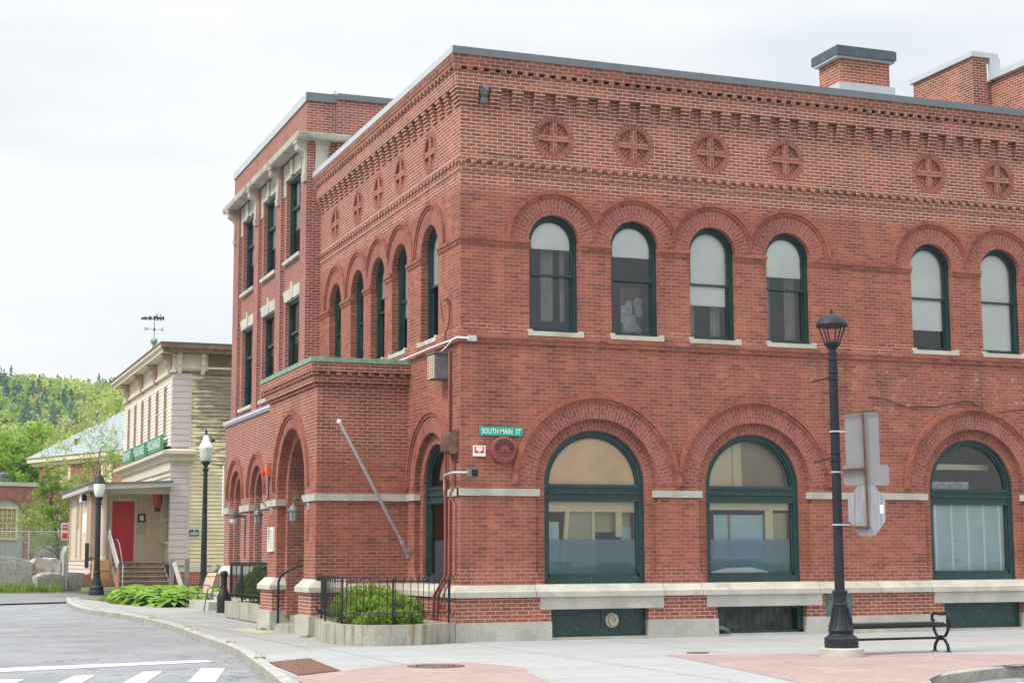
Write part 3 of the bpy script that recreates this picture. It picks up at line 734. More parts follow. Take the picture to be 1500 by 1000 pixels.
# ground floor windows
def ground_window(F, q, r0, zs, kind):
    mb = MB(); frame_arch(F, mb, q, zs, 1.08, r0 + 0.004, r0 - 0.10, 0.20, 0.36, bot=0.13)
    ring(F, mb, q, zs, r0 - 0.045, r0 + 0.004, 0.18, d1=0.20, inner=True)
    F.box(mb, q - r0, q - r0 + 0.045, 1.08, zs, 0.18, 0.2); F.box(mb, q + r0 - 0.045, q + r0, 1.08, zs, 0.18, 0.2)
    ri = r0 - 0.10
    F.box(mb, q - ri, q + ri, 2.70, 3.045, 0.215, 0.34); F.box(mb, q - ri, q + ri, 2.985, 3.045, 0.19, 0.215); F.box(mb, q - ri, q + ri, 2.86, 2.90, 0.175, 0.215); F.box(mb, q - ri, q + ri, 2.70, 2.75, 0.195, 0.215)
    ring(F, mb, q, zs, ri - 0.045, ri, 0.235, d1=0.3, inner=True)
    for sg in (-1, 1):
        a, b = sorted((q + sg * (ri - 0.045), q + sg * ri)); F.box(mb, a, b, 1.21, 2.7, 0.235, 0.3)
    F.box(mb, q - ri, q + ri, 1.21, 1.27, 0.235, 0.3)
    w = mb.build('window', m_green, bld); g = ri - 0.04
    mb = MB(); fill(F, mb, q, zs, g, 3.04, 99, 0.27); fill(F, mb, q, zs, g, 1.24, 2.71, 0.27, n=1, u0=q - g, u1=q + g); mb.build('glass', m_glass, w)
    mb = MB(); mb.cur = 0
    if kind == 0:
        fill(F, mb, q, zs, g, 3.03, 99, 0.30); mb.cur = 1
        F.box(mb, q - g, q + g, 2.50, 2.72, 0.34, 0.36); mb.cur = 8; F.box(mb, q - 0.5, q + 0.05, 1.2, 2.5, 0.42, 0.44)
        for k in range(16): mb.beam(F.P(q - 0.5, 1.15 + k * 0.1 - 0.15, 0.418), F.P(q + 0.05, 1.15 + k * 0.1 + 0.22, 0.418), 0.014, 0.008)
        mb.cur = 1; mb.beam(F.P(q - 0.62, 1.2, 0.38), F.P(q - 0.50, 2.52, 0.38), 0.09, 0.05, up=(0, 1, 0)); F.box(mb, q + 0.03, q + 0.10, 1.2, 2.5, 0.38, 0.41); F.box(mb, q + 0.56, q + 0.70, 2.0, 2.72, 0.38, 0.42)
        mb.cur = 9; F.box(mb, q - g, q - 0.66, 1.2, 2.3, 0.44, 0.46); mb.cur = 8; F.box(mb, q + 0.12, q + g, 2.1, 2.5, 0.55, 0.57); mb.cur = 6; F.box(mb, q + 0.75, q + 0.95, 1.95, 2.2, 0.5, 0.55)
        mb.cur = 2; F.quad(mb, q - g, q + g, 1.2, 1.955, 0.315)
    elif kind == 1:
        mb.cur = 1; fill(F, mb, q, zs, g, 3.03, 99, 0.44, u0=q - g, u1=q - 0.08, n=16); mb.cur = 4; F.box(mb, q - 0.30, q - 0.14, 3.03, 4.02, 0.40, 0.44)
        F.box(mb, q - 0.85, q - 0.80, 3.03, 3.7, 0.42, 0.44); F.box(mb, q - 0.80, q - 0.30, 3.62, 3.68, 0.42, 0.44); mb.cur = 5; fill(F, mb, q, zs, g, 3.03, 99, 0.46, u0=q - 0.08, u1=q + g, n=16)
        mb.cur = 4; F.box(mb, q - g, q + g, 2.56, 2.74, 0.34, 0.36); F.box(mb, q + 0.42, q + 0.60, 1.2, 2.58, 0.37, 0.42); mb.cur = 9; F.box(mb, q - 0.75, q + 0.42, 1.2, 2.46, 0.46, 0.48); mb.cur = 5; F.box(mb, q - 0.42, q - 0.38, 1.2, 2.46, 0.43, 0.46)
        mb.cur = 8; F.box(mb, q + 0.60, q + g, 1.2, 2.5, 0.42, 0.44)
        for k in range(14): mb.beam(F.P(q + 0.60, 1.15 + k * 0.1, 0.418), F.P(q + g, 1.15 + k * 0.1 - 0.3, 0.418), 0.014, 0.008)
        mb.cur = 2; F.quad(mb, q - g, q + g, 1.2, 1.955, 0.315); mb.cur = 7
        mb.face([F.P(q - g, 1.2, 0.312), F.P(q + 0.5, 1.2, 0.312), F.P(q + 0.42, 1.30, 0.312), F.P(q, 1.38, 0.312), F.P(q - 0.6, 1.36, 0.312), F.P(q - g, 1.28, 0.312)], hint=F.h)
    elif kind == 2:
        mb.cur = 6; F.quad(mb, q - g, q + g, 1.2, 2.73, 0.34)
        mb.cur = 7
        for k in range(5): F.box(mb, q - 0.86 + k * 0.42, q - 0.81 + k * 0.42, 1.2, 2.7, 0.325, 0.34)
        for k in range(14): F.box(mb, q - g, q + g, 2.0 + k * 0.05, 2.012 + k * 0.05, 0.318, 0.324)
        mb.cur = 4; F.box(mb, q - 0.9, q + 0.9, 3.5, 3.62, 0.7, 0.8); mb.cur = 3; F.box(mb, q - g, q + 0.2, 3.05, 3.22, 0.5, 0.6)
    else:
        mb.cur = 4; fill(F, mb, q, zs, g, 3.2, 99, 0.42); mb.cur = 2; F.quad(mb, q - g, q + g, 1.2, 1.955, 0.33)
    mb.build('fitting_and_reflection', [m_tan, m_cream_in, m_film, m_papers, m_cream_in, m_brown_in, m_film2, m_blind, m_refl_siding, m_film2], w)  # siding and cream posts modelled behind the glass stand in for reflected buildings
for i, (q, r1, r0) in enumerate(FG):
    ground_window(FRONT, q, r0, ZSG, i); room(FRONT, mroom, q, 1.25, 0.9, 4.6, 0.37, 2.2)
ground_window(LEFT, 1.87, 0.87, 3.04, 4); room(LEFT, mroom, 1.87, 1.0, 0.9, 4.6, 0.37, 2.0)
mroom.build('room_interior', m_room, bld)
# carved head under the cornice
mb = MB(); hd = [(0.0, -0.13), (0.05, -0.12), (0.09, -0.05), (0.115, 0.02), (0.11, 0.08), (0.07, 0.13), (0.0, 0.145)]
mb.lathe((0.47, -0.07, 10.83), hd, 12)
for dx, dz, rr in ((-0.045, 0.03, 0.03), (0.045, 0.03, 0.03), (0, -0.01, 0.03), (0, -0.06, 0.045), (-0.09, 0.09, 0.035), (0.09, 0.09, 0.035)):
    mb.lathe((0.47 + dx, -0.16, 10.83 + dz), [(0, -rr), (rr * 0.8, -rr * 0.5), (rr, 0), (rr * 0.8, rr * 0.5), (0, rr)], 8)
mb.box((0.40, -0.12, 10.60), (0.54, 0.0, 10.72))
mb.build('carved_head', plain('weathered_stone', (0.13, 0.13, 0.12), 0.9, var=0.4, scale=14), bld, smooth=True)

# ------------------------------------------------------------------ entrance porch of the corner building
PL = Fac((XPO, 0, 0), (0, 1, 0), (1, 0, 0)); PS = Fac((0, YP, 0), (1, 0, 0), (0, 1, 0))
PY0, PY1, PUC, PR1, PR0, PZS = YP, 8.05, 5.77, 1.32, 1.11, 3.15
mb = MB()
wall(PL, mb, PY0, PY1, 1.0, 5.3, [dict(t='arch', u=PUC, r=PR1, zb=0.3, zs=PZS)]); wall(PS, mb, XPO, 0, 1.0, 5.3, [])
mb.box((XPO, PY1 - 0.3, 0.3), (-0.3, PY1, 5.3), skip='x')
jamb(PL, mb, PUC, PR1, 0.3, PZS, 0, 0.2); jamb(PL, mb, PUC, PR0, 0.3, PZS, 0.2, 0.62)
for sg in (-1, 1):
    a, b = sorted((PUC + sg * PR0, PUC + sg * PR1)); PL.quad(mb, a, b, 0.3, PZS, 0.2)
mb.build('porch_wall', m_brick_p, bld)
mb = MB()
ring(PL, mb, PUC, PZS, PR1, PR1 + 0.23, -0.006, n=44, d1=0.2, inner=True); ring(PL, mb, PUC, PZS, PR0, PR1, 0.2, n=44, d1=0.62, inner=True)
mb.build('porch_arch', m_arch, bld)
mb = MB(); ring(PL, mb, PUC, PZS, PR1 + 0.23, PR1 + 0.30, -0.03, n=44, d1=0.01, inner=True); ring(PL, mb, PUC, PZS, PR1 + 0.30, PR1 + 0.40, -0.06, n=44, d1=0.01, inner=True, outer=True)
mb.build('porch_hood_mould', m_label, bld)
mb = MB()
PL.box(mb, PY0 - 0.045, PUC - PR1 + 0.07, 2.79, 2.94, -0.045, 0.19); mb.grp(); PL.box(mb, PUC + PR1 - 0.07, PY1 + 0.04, 2.79, 2.94, -0.045, 0.19); mb.grp(0); PS.box(mb, XPO + 0.02, 0, 2.791, 2.939, -0.04, 0.02)
mb.build('porch_stone_band', m_gran, bld)
mb = MB()
def pband(z0, z1, p): PS.box(mb, XPO - p, 0, z0, z1, -p, 0.02); PL.box(mb, PY0, PY1 + p, z0, z1, -p, 0.02)
pband(5.50, 5.69, 0.17); pband(5.27, 5.425, 0.09)
for k in range(40):
    y = PY0 - 0.12 + k * 0.235
    if y < PY1 + 0.05: PL.box(mb, y, y + 0.115, 5.425, 5.50, -0.15, 0.0)
    y = PY0 + k * 0.16
    if y < PY1: PL.box(mb, y, y + 0.08, 5.20, 5.27, -0.05, 0.0)
    x = XPO + 0.13 + k * 0.235
    if x < -0.1: PS.box(mb, x, x + 0.115, 5.425, 5.50, -0.15, 0.0)
    x = XPO + k * 0.18
    if x < -0.1: PS.box(mb, x, x + 0.09, 5.20, 5.27, -0.05, 0.0)
pband(5.425, 5.50, 0.07)
mb.build('porch_cornice', m_brick_p, bld)
mb = MB(); PS.box(mb, XPO - 0.19, 0, 5.69, 5.785, -0.19, 0.3); PL.box(mb, PY0 + 0.3, PY1 + 0.19, 5.69, 5.785, -0.19, 0.3); mb.box((XPO - 0.1, PY0 + 0.2, 5.6), (0, PY1, 5.72))
for k in range(7):
    x = XPO + 0.05 + k * 0.31
    if x < 0: PS.box(mb, x, x + 0.015, 5.685, 5.80, -0.197, 0.3)
for k in range(15): PL.box(mb, PY0 + 0.1 + k * 0.31, PY0 + 0.115 + k * 0.31, 5.685, 5.80, -0.197, 0.3)
mb.build('copper_flashing', m_copper, bld)
# porch pier bases
def pier_base(ms, mbk, mw, y0, y1, x1=-1.35):
    ms.box((XPO - 0.16, y0 - 0.12, -0.3), (x1, y1 + 0.1, 0.42)); mbk.box((XPO - 0.10, y0 - 0.06, 0.42), (x1, y1 + 0.05, 0.90))
    a = [(XPO - 0.17, y0 - 0.13), (x1, y0 - 0.13), (x1, y1 + 0.11), (XPO - 0.17, y1 + 0.11)]; b = [(XPO - 0.01, y0 - 0.004), (x1, y0 - 0.004), (x1, y1 + 0.002), (XPO - 0.01, y1 + 0.002)]
    cc = Vector((sum(p[0] for p in a) / 4, sum(p[1] for p in a) / 4, 1))
    for z0, z1, A, B in ((0.90, 1.0, a, a), (1.0, 1.17, a, b)):
        for i in range(4):
            j = (i + 1) % 4; pts = [Vector((*A[i], z0)), Vector((*A[j], z0)), Vector((*B[j], z1)), Vector((*B[i], z1))]
            mw.face(pts, hint=sum(pts, Vector()) / 4 - cc)
    mw.face([Vector((*p, 0.90)) for p in a], hint=(0, 0, -1))
ms, mbk, mw = MB(), MB(), MB()
pier_base(ms, mbk, mw, PY0, PUC - PR1); ms.grp(); mbk.grp(); mw.grp(); pier_base(ms, mbk, mw, PUC + PR1, PY1 + 0.2)
ms.build('pier_plinth', m_gran, bld); mbk.build('pier_base', brick_mat('brick_pier', REDB, MLO, MHI, fixed=1.0), bld); mw.build('pier_cap', m_lime, bld)
mb = MB(); mb.box((XPO + 0.1, PY0 - 0.05, -0.2), (0, PY0 + 0.1, 0.85)); mb.box((XPO + 0.1, PY0 - 0.03, 0.85), (0, PY0 + 0.1, 1.0)); mb.build('porch_base', m_brick_p, bld)
mb = MB(); pf = [(0.05, 1.07), (-0.035, 1.07), (-0.09, 0.965), (-0.125, 0.945), (-0.125, 0.845), (0.05, 0.845)]; PS.prof(mb, pf, -1.33, 0); mb.build('porch_water_table', m_lime, bld)
mb = MB(); mb.box((XPO - 0.05, PUC - PR1 + 0.1, -0.2), (-1.5, PUC + PR1 - 0.1, 0.16)); mb.grp(); mb.box((-1.72, PUC - PR0, 0.1), (-0.9, PUC + PR0, 0.33)); mb.grp(); mb.box((-1.42, PUC - PR0, 0.3), (-0.6, PUC + PR0, 0.50))
mb.build('step', m_gran_st, bld)
mb = MB(); D = -1.42 - XPO + 0.06
frame_arch(PL, mb, PUC, PZS, 0.5, PR0 + 0.01, PR0 - 0.14, D, D + 0.14, bot=0.12); PL.box(mb, PUC - 0.95, PUC + 0.95, 2.72, 2.95, D - 0.03, D + 0.1); PL.box(mb, PUC - 0.05, PUC + 0.05, 0.6, 2.72, D + 0.01, D + 0.1)
for s_ in (-1, 1):
    a, b = sorted((PUC + s_ * 0.95, PUC + s_ * 0.84)); PL.box(mb, a, b, 0.6, 2.72, D + 0.03, D + 0.1); PL.box(mb, min(PUC, PUC + s_ * 0.95), max(PUC, PUC + s_ * 0.95), 0.6, 1.25, D + 0.05, D + 0.1)
dr = mb.build('door', m_green, bld)
mb = MB(); fill(PL, mb, PUC, PZS, PR0 - 0.14, 2.9, 99, D + 0.07); PL.quad(mb, PUC - 0.9, PUC + 0.9, 1.2, 2.75, D + 0.08); mb.build('glass', m_glass, dr)
mb = MB(); PL.box(mb, PUC - 1.2, PUC + 1.2, 0.4, 4.6, D + 0.9, D + 0.95); PL.box(mb, PUC - 1.25, PUC - 1.2, 0.4, 4.6, D + 0.15, D + 0.9); PL.box(mb, PUC + 1.2, PUC + 1.25, 0.4, 4.6, D + 0.15, D + 0.9); mb.build('room_interior', m_room, dr)

# ================================================================== THREE STOREY WING BUILDING
wg = thing('brick_building', 'taller three storey brick building with stone window heads and long concrete cornice behind the porch', 'building', (0, 16, 0))
WX, WY0, WY1, WT_ = -0.4, YEND + 0.004, 21.0, 13.62
WL = Fac((WX, 0, 0), (0, 1, 0), (1, 0, 0)); WS = Fac((0, WY0, 0), (1, 0, 0), (0, 1, 0)); WG = Fac((-0.5, 0, 0), (0, 1, 0), (1, 0, 0))
BAYS = [13.1, 16.07, 19.03]; BH = 1.17; WH = 0.88
mb = MB()
xs = [WY0] + [v for c in BAYS for v in (c - BH, c + BH)] + [WY1]
for a, b in zip(xs[::2], xs[1::2]): WL.box(mb, a, b, 5.7, 12.55, 0.0, 0.3)
rows = [(6.15, 8.60), (9.73, 12.02)]
hs = [dict(t='rect', u0=c - WH, u1=c + WH, z0=z0, z1=z1) for c in BAYS for z0, z1 in rows]
for c in BAYS:
    wall(WL, mb, c - BH, c + BH, 5.7, 12.55, [h for h in hs if abs((h['u0'] + h['u1']) / 2 - c) < 0.1], d=0.10)
    for z0, z1 in rows: jamb(WL, mb, c, WH, z0, z1, 0.10, 0.30)
WL.box(mb, WY0, WY1, 12.55, WT_, 0.0, 0.3)
mb.box((WX + 0.3, WY0, 5.0), (7.0, WY0 + 0.3, WT_)); mb.box((0.38, WY0 - 0.10, 11.0), (7.0, WY0 - 0.002, 13.72))
mb.box((WX + 0.3, WY1 - 0.3, 0), (7.0, WY1 - 0.001, WT_ - 0.01))
mb.build('wall', m_brick_w, wg)
mb = MB(); GB = [13.5, 16.5, 19.52]; GR1, GR0, GZS = 0.85, 0.64, 3.40
wall(WG, mb, 8.05, WY1 + 0.2, 0.9, 5.75, [dict(t='arch', u=q, r=GR1, zb=1.4, zs=GZS) for q in GB])
mb.box((-0.5, WY1, 0.9), (0.5, WY1 + 0.2, 5.75), skip='x')
for q in GB:
    jamb(WG, mb, q, GR1, 1.4, GZS, 0, 0.12); jamb(WG, mb, q, GR0, 1.4, GZS, 0.12, 0.5)
    for sg in (-1, 1):
        a, b = sorted((q + sg * GR0, q + sg * GR1)); WG.quad(mb, a, b, 1.4, GZS, 0.12)
mb.build('ground_floor_wall', m_brick_w, wg)
for q in GB:
    mb = MB(); ring(WG, mb, q, GZS, GR1, GR1 + 0.24, -0.006, d1=0.12, inner=True); ring(WG, mb, q, GZS, GR0, GR1, 0.12, d1=0.5, inner=True); mb.build('brick_arch', m_arch, wg)
    mb = MB(); ring(WG, mb, q, GZS, GR1 + 0.24, GR1 + 0.31, -0.04, d1=0.01, inner=True); ring(WG, mb, q, GZS, GR1 + 0.31, GR1 + 0.40, -0.07, d1=0.01, inner=True, outer=True); mb.build('hood_mould', m_label, wg)
    mb = MB(); frame_arch(WG, mb, q, GZS, 1.4, GR0, GR0 - 0.09, 0.34, 0.5); WG.box(mb, q - 0.6, q + 0.6, 3.0, 3.2, 0.36, 0.5); w = mb.build('window', m_green, wg)
    mb = MB(); fill(WG, mb, q, GZS, GR0 - 0.08, 1.4, 99, 0.44); mb.build('glass', m_glass, w)
    mb = MB(); room(WG, mb, q, 0.8, 1.2, 4.4, 0.52, 1.6); mb.build('room_interior', m_room, w)
xs = [8.3] + [v for c in GB for v in (c - GR1 + 0.06, c + GR1 - 0.06)] + [WY1 + 0.23]
mb = MB()
for a, b in zip(xs[::2], xs[1::2]): mb.grp(); WG.box(mb, a, b, 2.97, 3.15, -0.045, 0.115)
mb.build('stone_band', m_gran, wg)
mb = MB(); WG.prof(mb, [(0.05, 1.39), (-0.03, 1.39), (-0.12, 1.22), (-0.15, 1.20), (-0.15, 1.12), (0.05, 1.12)], 8.3, WY1 + 0.3); mb.build('water_table', m_lime, wg)
mb = MB(); WG.box(mb, 8.3, WY1 + 0.28, 0.45, 1.12, -0.10, 0.2); mb.build('base_course', m_brick_w, wg)
mb = MB(); WG.box(mb, 8.3, WY1 + 0.32, -0.2, 0.45, -0.15, 0.2); mb.build('granite_base', m_gran, wg)
mb = MB(); WG.box(mb, 8.05, WY1 + 0.3, 5.75, 5.84, -0.08, 0.3); WG.box(mb, 8.05, WY1 + 0.27, 5.70, 5.75, -0.05, 0.02); mb.build('ledge', m_white_cop, wg)
for c in BAYS:
    for ri, (z0, z1) in enumerate(rows):
        mb = MB()
        for a, b in ((c - WH, c - WH + 0.09), (c + WH - 0.09, c + WH)): WL.box(mb, a, b, z0, z1, 0.20, 0.34)
        for a, b in ((z0, z0 + 0.08), (z1 - 0.09, z1)): WL.box(mb, c - WH + 0.09, c + WH - 0.09, a, b, 0.20, 0.34)
        zm = z0 + (z1 - z0) * 0.62; WL.box(mb, c - WH + 0.09, c + WH - 0.09, zm, zm + 0.07, 0.23, 0.34)
        WL.box(mb, c - 0.03, c + 0.03, zm, z1 - 0.09, 0.25, 0.32)
        w = mb.build('window', m_green, wg)
        mb = MB(); WL.quad(mb, c - WH, c + WH, z0, z1, 0.29); mb.build('glass', m_glass, w)
        mb = MB(); WL.quad(mb, c - WH, c + WH, z0 + (0.9 if ri else 1.3), z1, 0.36); mb.build('blind', m_blind if ri else m_brown_in, w)
        mb = MB(); room(WL, mb, c, WH + 0.1, z0 - 0.1, z1 + 0.1, 0.37, 1.3); mb.build('room_interior', m_room, w)
        mb = MB(); WL.box(mb, c - WH - 0.08, c + WH + 0.08, z0 - 0.10, z0, 0.0, 0.3); mb.build('sill', m_lime, w)
        if ri == 0:
            mb = MB(); P = WL.P
            a, b = c - WH - 0.06, c + WH + 0.06
            mb.face([P(a, 8.60, 0.075), P(b, 8.60, 0.075), P(b + 0.2, 8.92, 0.075), P(a - 0.2, 8.92, 0.075)], hint=WL.h)
            mb.face([P(a, 8.60, 0.075), P(b, 8.60, 0.075), P(b, 8.60, 0.2), P(a, 8.60, 0.2)], hint=(0, 0, -1)); mb.face([P(a - 0.2, 8.92, 0.075), P(b + 0.2, 8.92, 0.075), P(b + 0.2, 8.92, 0.11), P(a - 0.2, 8.92, 0.11)], hint=(0, 0, 1))
            WL.box(mb, c - 0.1, c + 0.1, 8.60, 9.06, 0.045, 0.11); mb.build('lintel', m_lime, w)
    mb = MB(); WL.box(mb, c - BH + 0.002, c + BH - 0.002, 12.02, 12.5, 0.06, 0.2); WL.box(mb, c - BH + 0.002, c - WH - 0.02, 11.6, 12.02, 0.07, 0.15); WL.box(mb, c + WH + 0.02, c + BH - 0.002, 11.6, 12.02, 0.07, 0.15); WL.box(mb, c - 0.12, c + 0.12, 12.02, 12.45, 0.0, 0.1)
    mb.build('stone_head', m_conc_t, wg)
# stone consoles on the piers
def console(c, w=0.30):
    mb = MB(); pr = [(0.02, 11.45), (-0.06, 11.45), (-0.09, 11.60), (-0.06, 11.66), (-0.05, 12.1), (-0.09, 12.22), (-0.25, 12.30), (-0.27, 12.42), (-0.27, 12.46), (0.02, 12.46)]
    WL.prof(mb, pr, c - w / 2, c + w / 2); WL.box(mb, c - w * 0.62, c + w * 0.62, 12.46, 12.53, -0.3, 0.02); mb.build('console', m_conc_t, wg)
for c in (WY0 + 0.16, 14.585, 17.55, WY1 - 0.3): console(c)
mb = MB(); mb.box((-0.18, WY0 - 0.06, 11.2), (0.17, WY0, 12.5)); mb.box((-0.2, WY0 - 0.10, 12.44), (0.20, WY0, 12.53)); mb.build('console', m_conc_t, wg)
CO = [(0.02, 12.53), (-0.28, 12.53), (-0.31, 12.56), (-0.33, 12.66), (-0.33, 12.70), (-0.02, 12.78), (0.02, 12.78)]
mb = MB(); WL.prof(mb, CO, WY0, WY1, m0=1, m1=-1)
CO2 = [(d, z) for d, z in CO]; WS.prof(mb, CO2, WX, 0.70, m0=1); mb.build('stone_cornice', m_conc_t, wg)
mb = MB(); WL.box(mb, WY0 + 0.02, WY1 + 0.04, WT_, WT_ + 0.22, -0.045, 0.32); mb.build('coping', m_white_cop, wg)
mb = MB(); mb.box((WX - 0.046, WY0 - 0.05, WT_ - 0.005), (0.36, WY0 + 0.019, WT_ + 0.225)); mb.box((0.38, WY0 - 0.15, 13.70), (7.0, WY0 + 0.3, 13.86)); mb.build('coping', m_grey_cop, wg)
mb = MB(); mb.lathe((0.55, WY0 + 1.0, 13.3), [(0.08, 0), (0.08, 0.85), (0.09, 0.85), (0.09, 0.95), (0, 0.95)], 12); mb.build('vent_pipe', m_white, wg)
mb = MB(); mb.box((WX + 0.2, WY0 + 0.2, 13.2), (7, WY1 - 0.2, 13.3)); mb.build('roof', m_roof, wg)
mb = MB(); mb.tube([(-0.56, WY1 + 0.14, 4.5), (-0.56, WY1 + 0.14, 2.9)], 0.03, 8); mb.build('downpipe', m_white, wg)

# ------------------------------------------------------------------ roof structures
ch = thing('chimney', 'square brick chimney with dark flat cap and white flashing on the roof', 'chimney', (11.4, 3.5, 11.3))
mb = MB(); mb.box((10.75, 3.0, 11.3), (12.15, 3.95, 13.60)); mb.build('stack', m_brick_r, ch)
mb = MB(); mb.box((10.60, 2.87, 13.60), (12.28, 4.06, 13.82)); mb.box((10.63, 2.90, 13.81), (12.25, 4.03, 13.845)); mb.build('cap', plain('dark_cap', (0.05, 0.075, 0.09), 0.45, var=0.4, scale=5), ch)
mb = MB(); mb.box((10.62, 2.93, 13.55), (12.26, 4.02, 13.60)); mb.build('cap_trim', m_white_cop, ch)
mb = MB(); mb.box((10.66, 2.91, 11.3), (12.24, 4.05, 12.93)); mb.build('flashing', m_white_cop, ch)
pw = thing('parapet_wall', 'stepped old brick party wall with white metal coping at the right edge of the roof', 'wall', (17, 7, 11))
mb = MB(); mb.box((16.9, 6.0, 10.5), (17.35, 8.78, 15.13)); mb.box((17.5, 3.0, 10.5), (18.2, 9.0, 14.5)); mb.box((17.35, 6.05, 10.5), (17.5, 8.7, 14.5)); mb.build('wall', brick_mat('brick_old', [(0.20, 0.06, 0.045), (0.30, 0.09, 0.06), (0.38, 0.13, 0.085)], MLO, MHI, fixed=1.0, stain=0.45), pw)
mb = MB(); mb.box((16.82, 5.93, 15.13), (17.7, 8.88, 15.27)); mb.box((17.42, 5.92, 14.5), (17.75, 6.02, 15.13)); mb.box((17.38, 2.9, 14.5), (18.3, 6.0, 14.66)); mb.build('coping', m_white_cop, pw)

# ================================================================== GROUND
def poly(name, pts, z, mat, kind='structure'):
    mb = MB(); mb.face([(x, y, z) for x, y in pts], [(x, y) for x, y in pts], hint=(0, 0, 1)); o = mb.build(name, mat)
    if kind: o['kind'] = kind
    return o
def ground_mat(name, col, var=0.12, crack=None, grain=160, rough=0.9, blot=None, joints=None, gr=0.18):
    m, t, b = newmat(name)
    n1 = noise(t, 0.6, detail=6, rough=0.6); n2 = noise(t, grain, detail=2, rough=0.7)
    r1 = ramp(t, [(0.3, tuple(c * (1 - var) for c in col)), (0.68, tuple(c * (1 + var) for c in col))]); t.links.new(n1, r1.inputs[0])
    r2 = ramp(t, [(0.3, (1 - gr,) * 3), (0.7, (1 + gr,) * 3)]); t.links.new(n2, r2.inputs[0])
    c = mixc(t, 1.0, r1.outputs[0], r2.outputs[0], 'MULTIPLY')
    if blot:
        n3 = noise(t, 2.2, detail=4, rough=0.7); c = mixc(t, mrange(t, n3, 0.56, 0.7, 0, 0.6), c, blot)
    if joints:
        vs = nd(t, 'ShaderNodeTexVoronoi'); vs.inputs['Scale'].default_value = 2.3; vs.inputs['Randomness'].default_value = 1.0; t.links.new(nd(t, 'ShaderNodeNewGeometry').outputs['Position'], vs.inputs['Vector'])
        c = mixc(t, math_(t, 'MULTIPLY', mrange(t, vs.outputs[0], 0.03, 0.05, 0.5, 0.0), mrange(t, noise(t, 0.8), 0.5, 0.6)), c, tuple(k * 0.45 for k in col))
        c = mixc(t, mrange(t, noise(t, 3.0, detail=6, rough=0.75, sc=(1, 0.25, 1)), 0.55, 0.75, 0, 0.35), c, tuple(k * 0.72 for k in col))
    if crack:
        v = nd(t, 'ShaderNodeTexVoronoi', feature='DISTANCE_TO_EDGE'); v.inputs['Scale'].default_value = 0.35
        pos = nd(t, 'ShaderNodeNewGeometry').outputs['Position']
        w_ = nd(t, 'ShaderNodeVectorMath', operation='ADD'); t.links.new(pos, w_.inputs[0])
        nn = nd(t, 'ShaderNodeTexNoise'); nn.inputs['Scale'].default_value = 1.5; t.links.new(pos, nn.inputs['Vector']); t.links.new(nn.outputs['Color'], w_.inputs[1])
        t.links.new(w_.outputs[0], v.inputs['Vector']); c = mixc(t, mrange(t, v.outputs[0], 0.0, 0.014, 0.7, 0.0), c, crack)
    if joints:
        br = nd(t, 'ShaderNodeTexBrick'); br.offset = 0.0; uv = nd(t, 'ShaderNodeUVMap'); uv.uv_map = 'UVMap'
        t.links.new(uv.outputs[0], br.inputs['Vector']); br.inputs['Scale'].default_value = 1.0
        br.inputs['Brick Width'].default_value = joints[0]; br.inputs['Row Height'].default_value = joints[1]; br.inputs['Mortar Size'].default_value = 0.018
        br.inputs['Color1'].default_value = (0.96, 0.96, 0.96, 1); br.inputs['Color2'].default_value = (1.04, 1.04, 1.04, 1); br.inputs['Mortar'].default_value = (0.50, 0.48, 0.46, 1)
        c = mixc(t, 1.0, c, br.outputs[0], 'MULTIPLY')
    t.links.new(c, b.inputs['Base Color']); b.inputs['Roughness'].default_value = rough; b.inputs['Specular IOR Level'].default_value = 0.3
    bump(t, b, n2, 0.3, 0.004); return m
m_asph = ground_mat('asphalt', (0.24, 0.247, 0.253), 0.17, crack=(0.09, 0.09, 0.095), blot=(0.195, 0.198, 0.202), grain=70, gr=0.26)
m_conc = ground_mat('old_concrete', (0.305, 0.305, 0.288), 0.09, blot=(0.30, 0.295, 0.27), joints=(1.6, 2.4), grain=90, gr=0.1)
m_conc2 = ground_mat('new_concrete', (0.335, 0.342, 0.335), 0.06, blot=(0.37, 0.37, 0.36), joints=(2.9, 1.9), grain=90, gr=0.07)
m_soil = ground_mat('soil', (0.07, 0.05, 0.035), 0.3, grain=30)
m_grassg = ground_mat('rough_grass_ground', (0.12, 0.17, 0.04), 0.35, grain=25, blot=(0.14, 0.12, 0.07))
m_far = ground_mat('far_ground', (0.09, 0.12, 0.04), 0.3, grain=3)
def paver_mat():
    m, t, b = newmat('pink_paver'); uv = nd(t, 'ShaderNodeUVMap'); uv.uv_map = 'UVMap'
    mp_ = nd(t, 'ShaderNodeMapping'); mp_.inputs['Rotation'].default_value = (0, 0, R(45)); t.links.new(uv.outputs[0], mp_.inputs[0])
    br = nd(t, 'ShaderNodeTexBrick'); t.links.new(mp_.outputs[0], br.inputs['Vector']); br.inputs['Scale'].default_value = 1
    br.inputs['Brick Width'].default_value = 0.22; br.inputs['Row Height'].default_value = 0.11; br.inputs['Mortar Size'].default_value = 0.008
    br.inputs['Color1'].default_value = (0.35, 0.25, 0.232, 1); br.inputs['Color2'].default_value = (0.405, 0.305, 0.282, 1); br.inputs['Mortar'].default_value = (0.22, 0.165, 0.15, 1)
    n = noise(t, 1.1, detail=5); rr = ramp(t, [(0.3, (0.88,) * 3), (0.7, (1.08,) * 3)]); t.links.new(n, rr.inputs[0])
    c = mixc(t, 1.0, br.outputs[0], rr.outputs[0], 'MULTIPLY'); c = mixc(t, mrange(t, noise(t, 3.0, detail=3), 0.6, 0.7, 0, 0.3), c, (0.46, 0.41, 0.385))
    t.links.new(c, b.inputs['Base Color']); b.inputs['Roughness'].default_value = 0.9; b.inputs['Specular IOR Level'].default_value = 0.2; return m
m_pave = paver_mat()
mpaint_m, t_, b_ = newmat('road_paint')
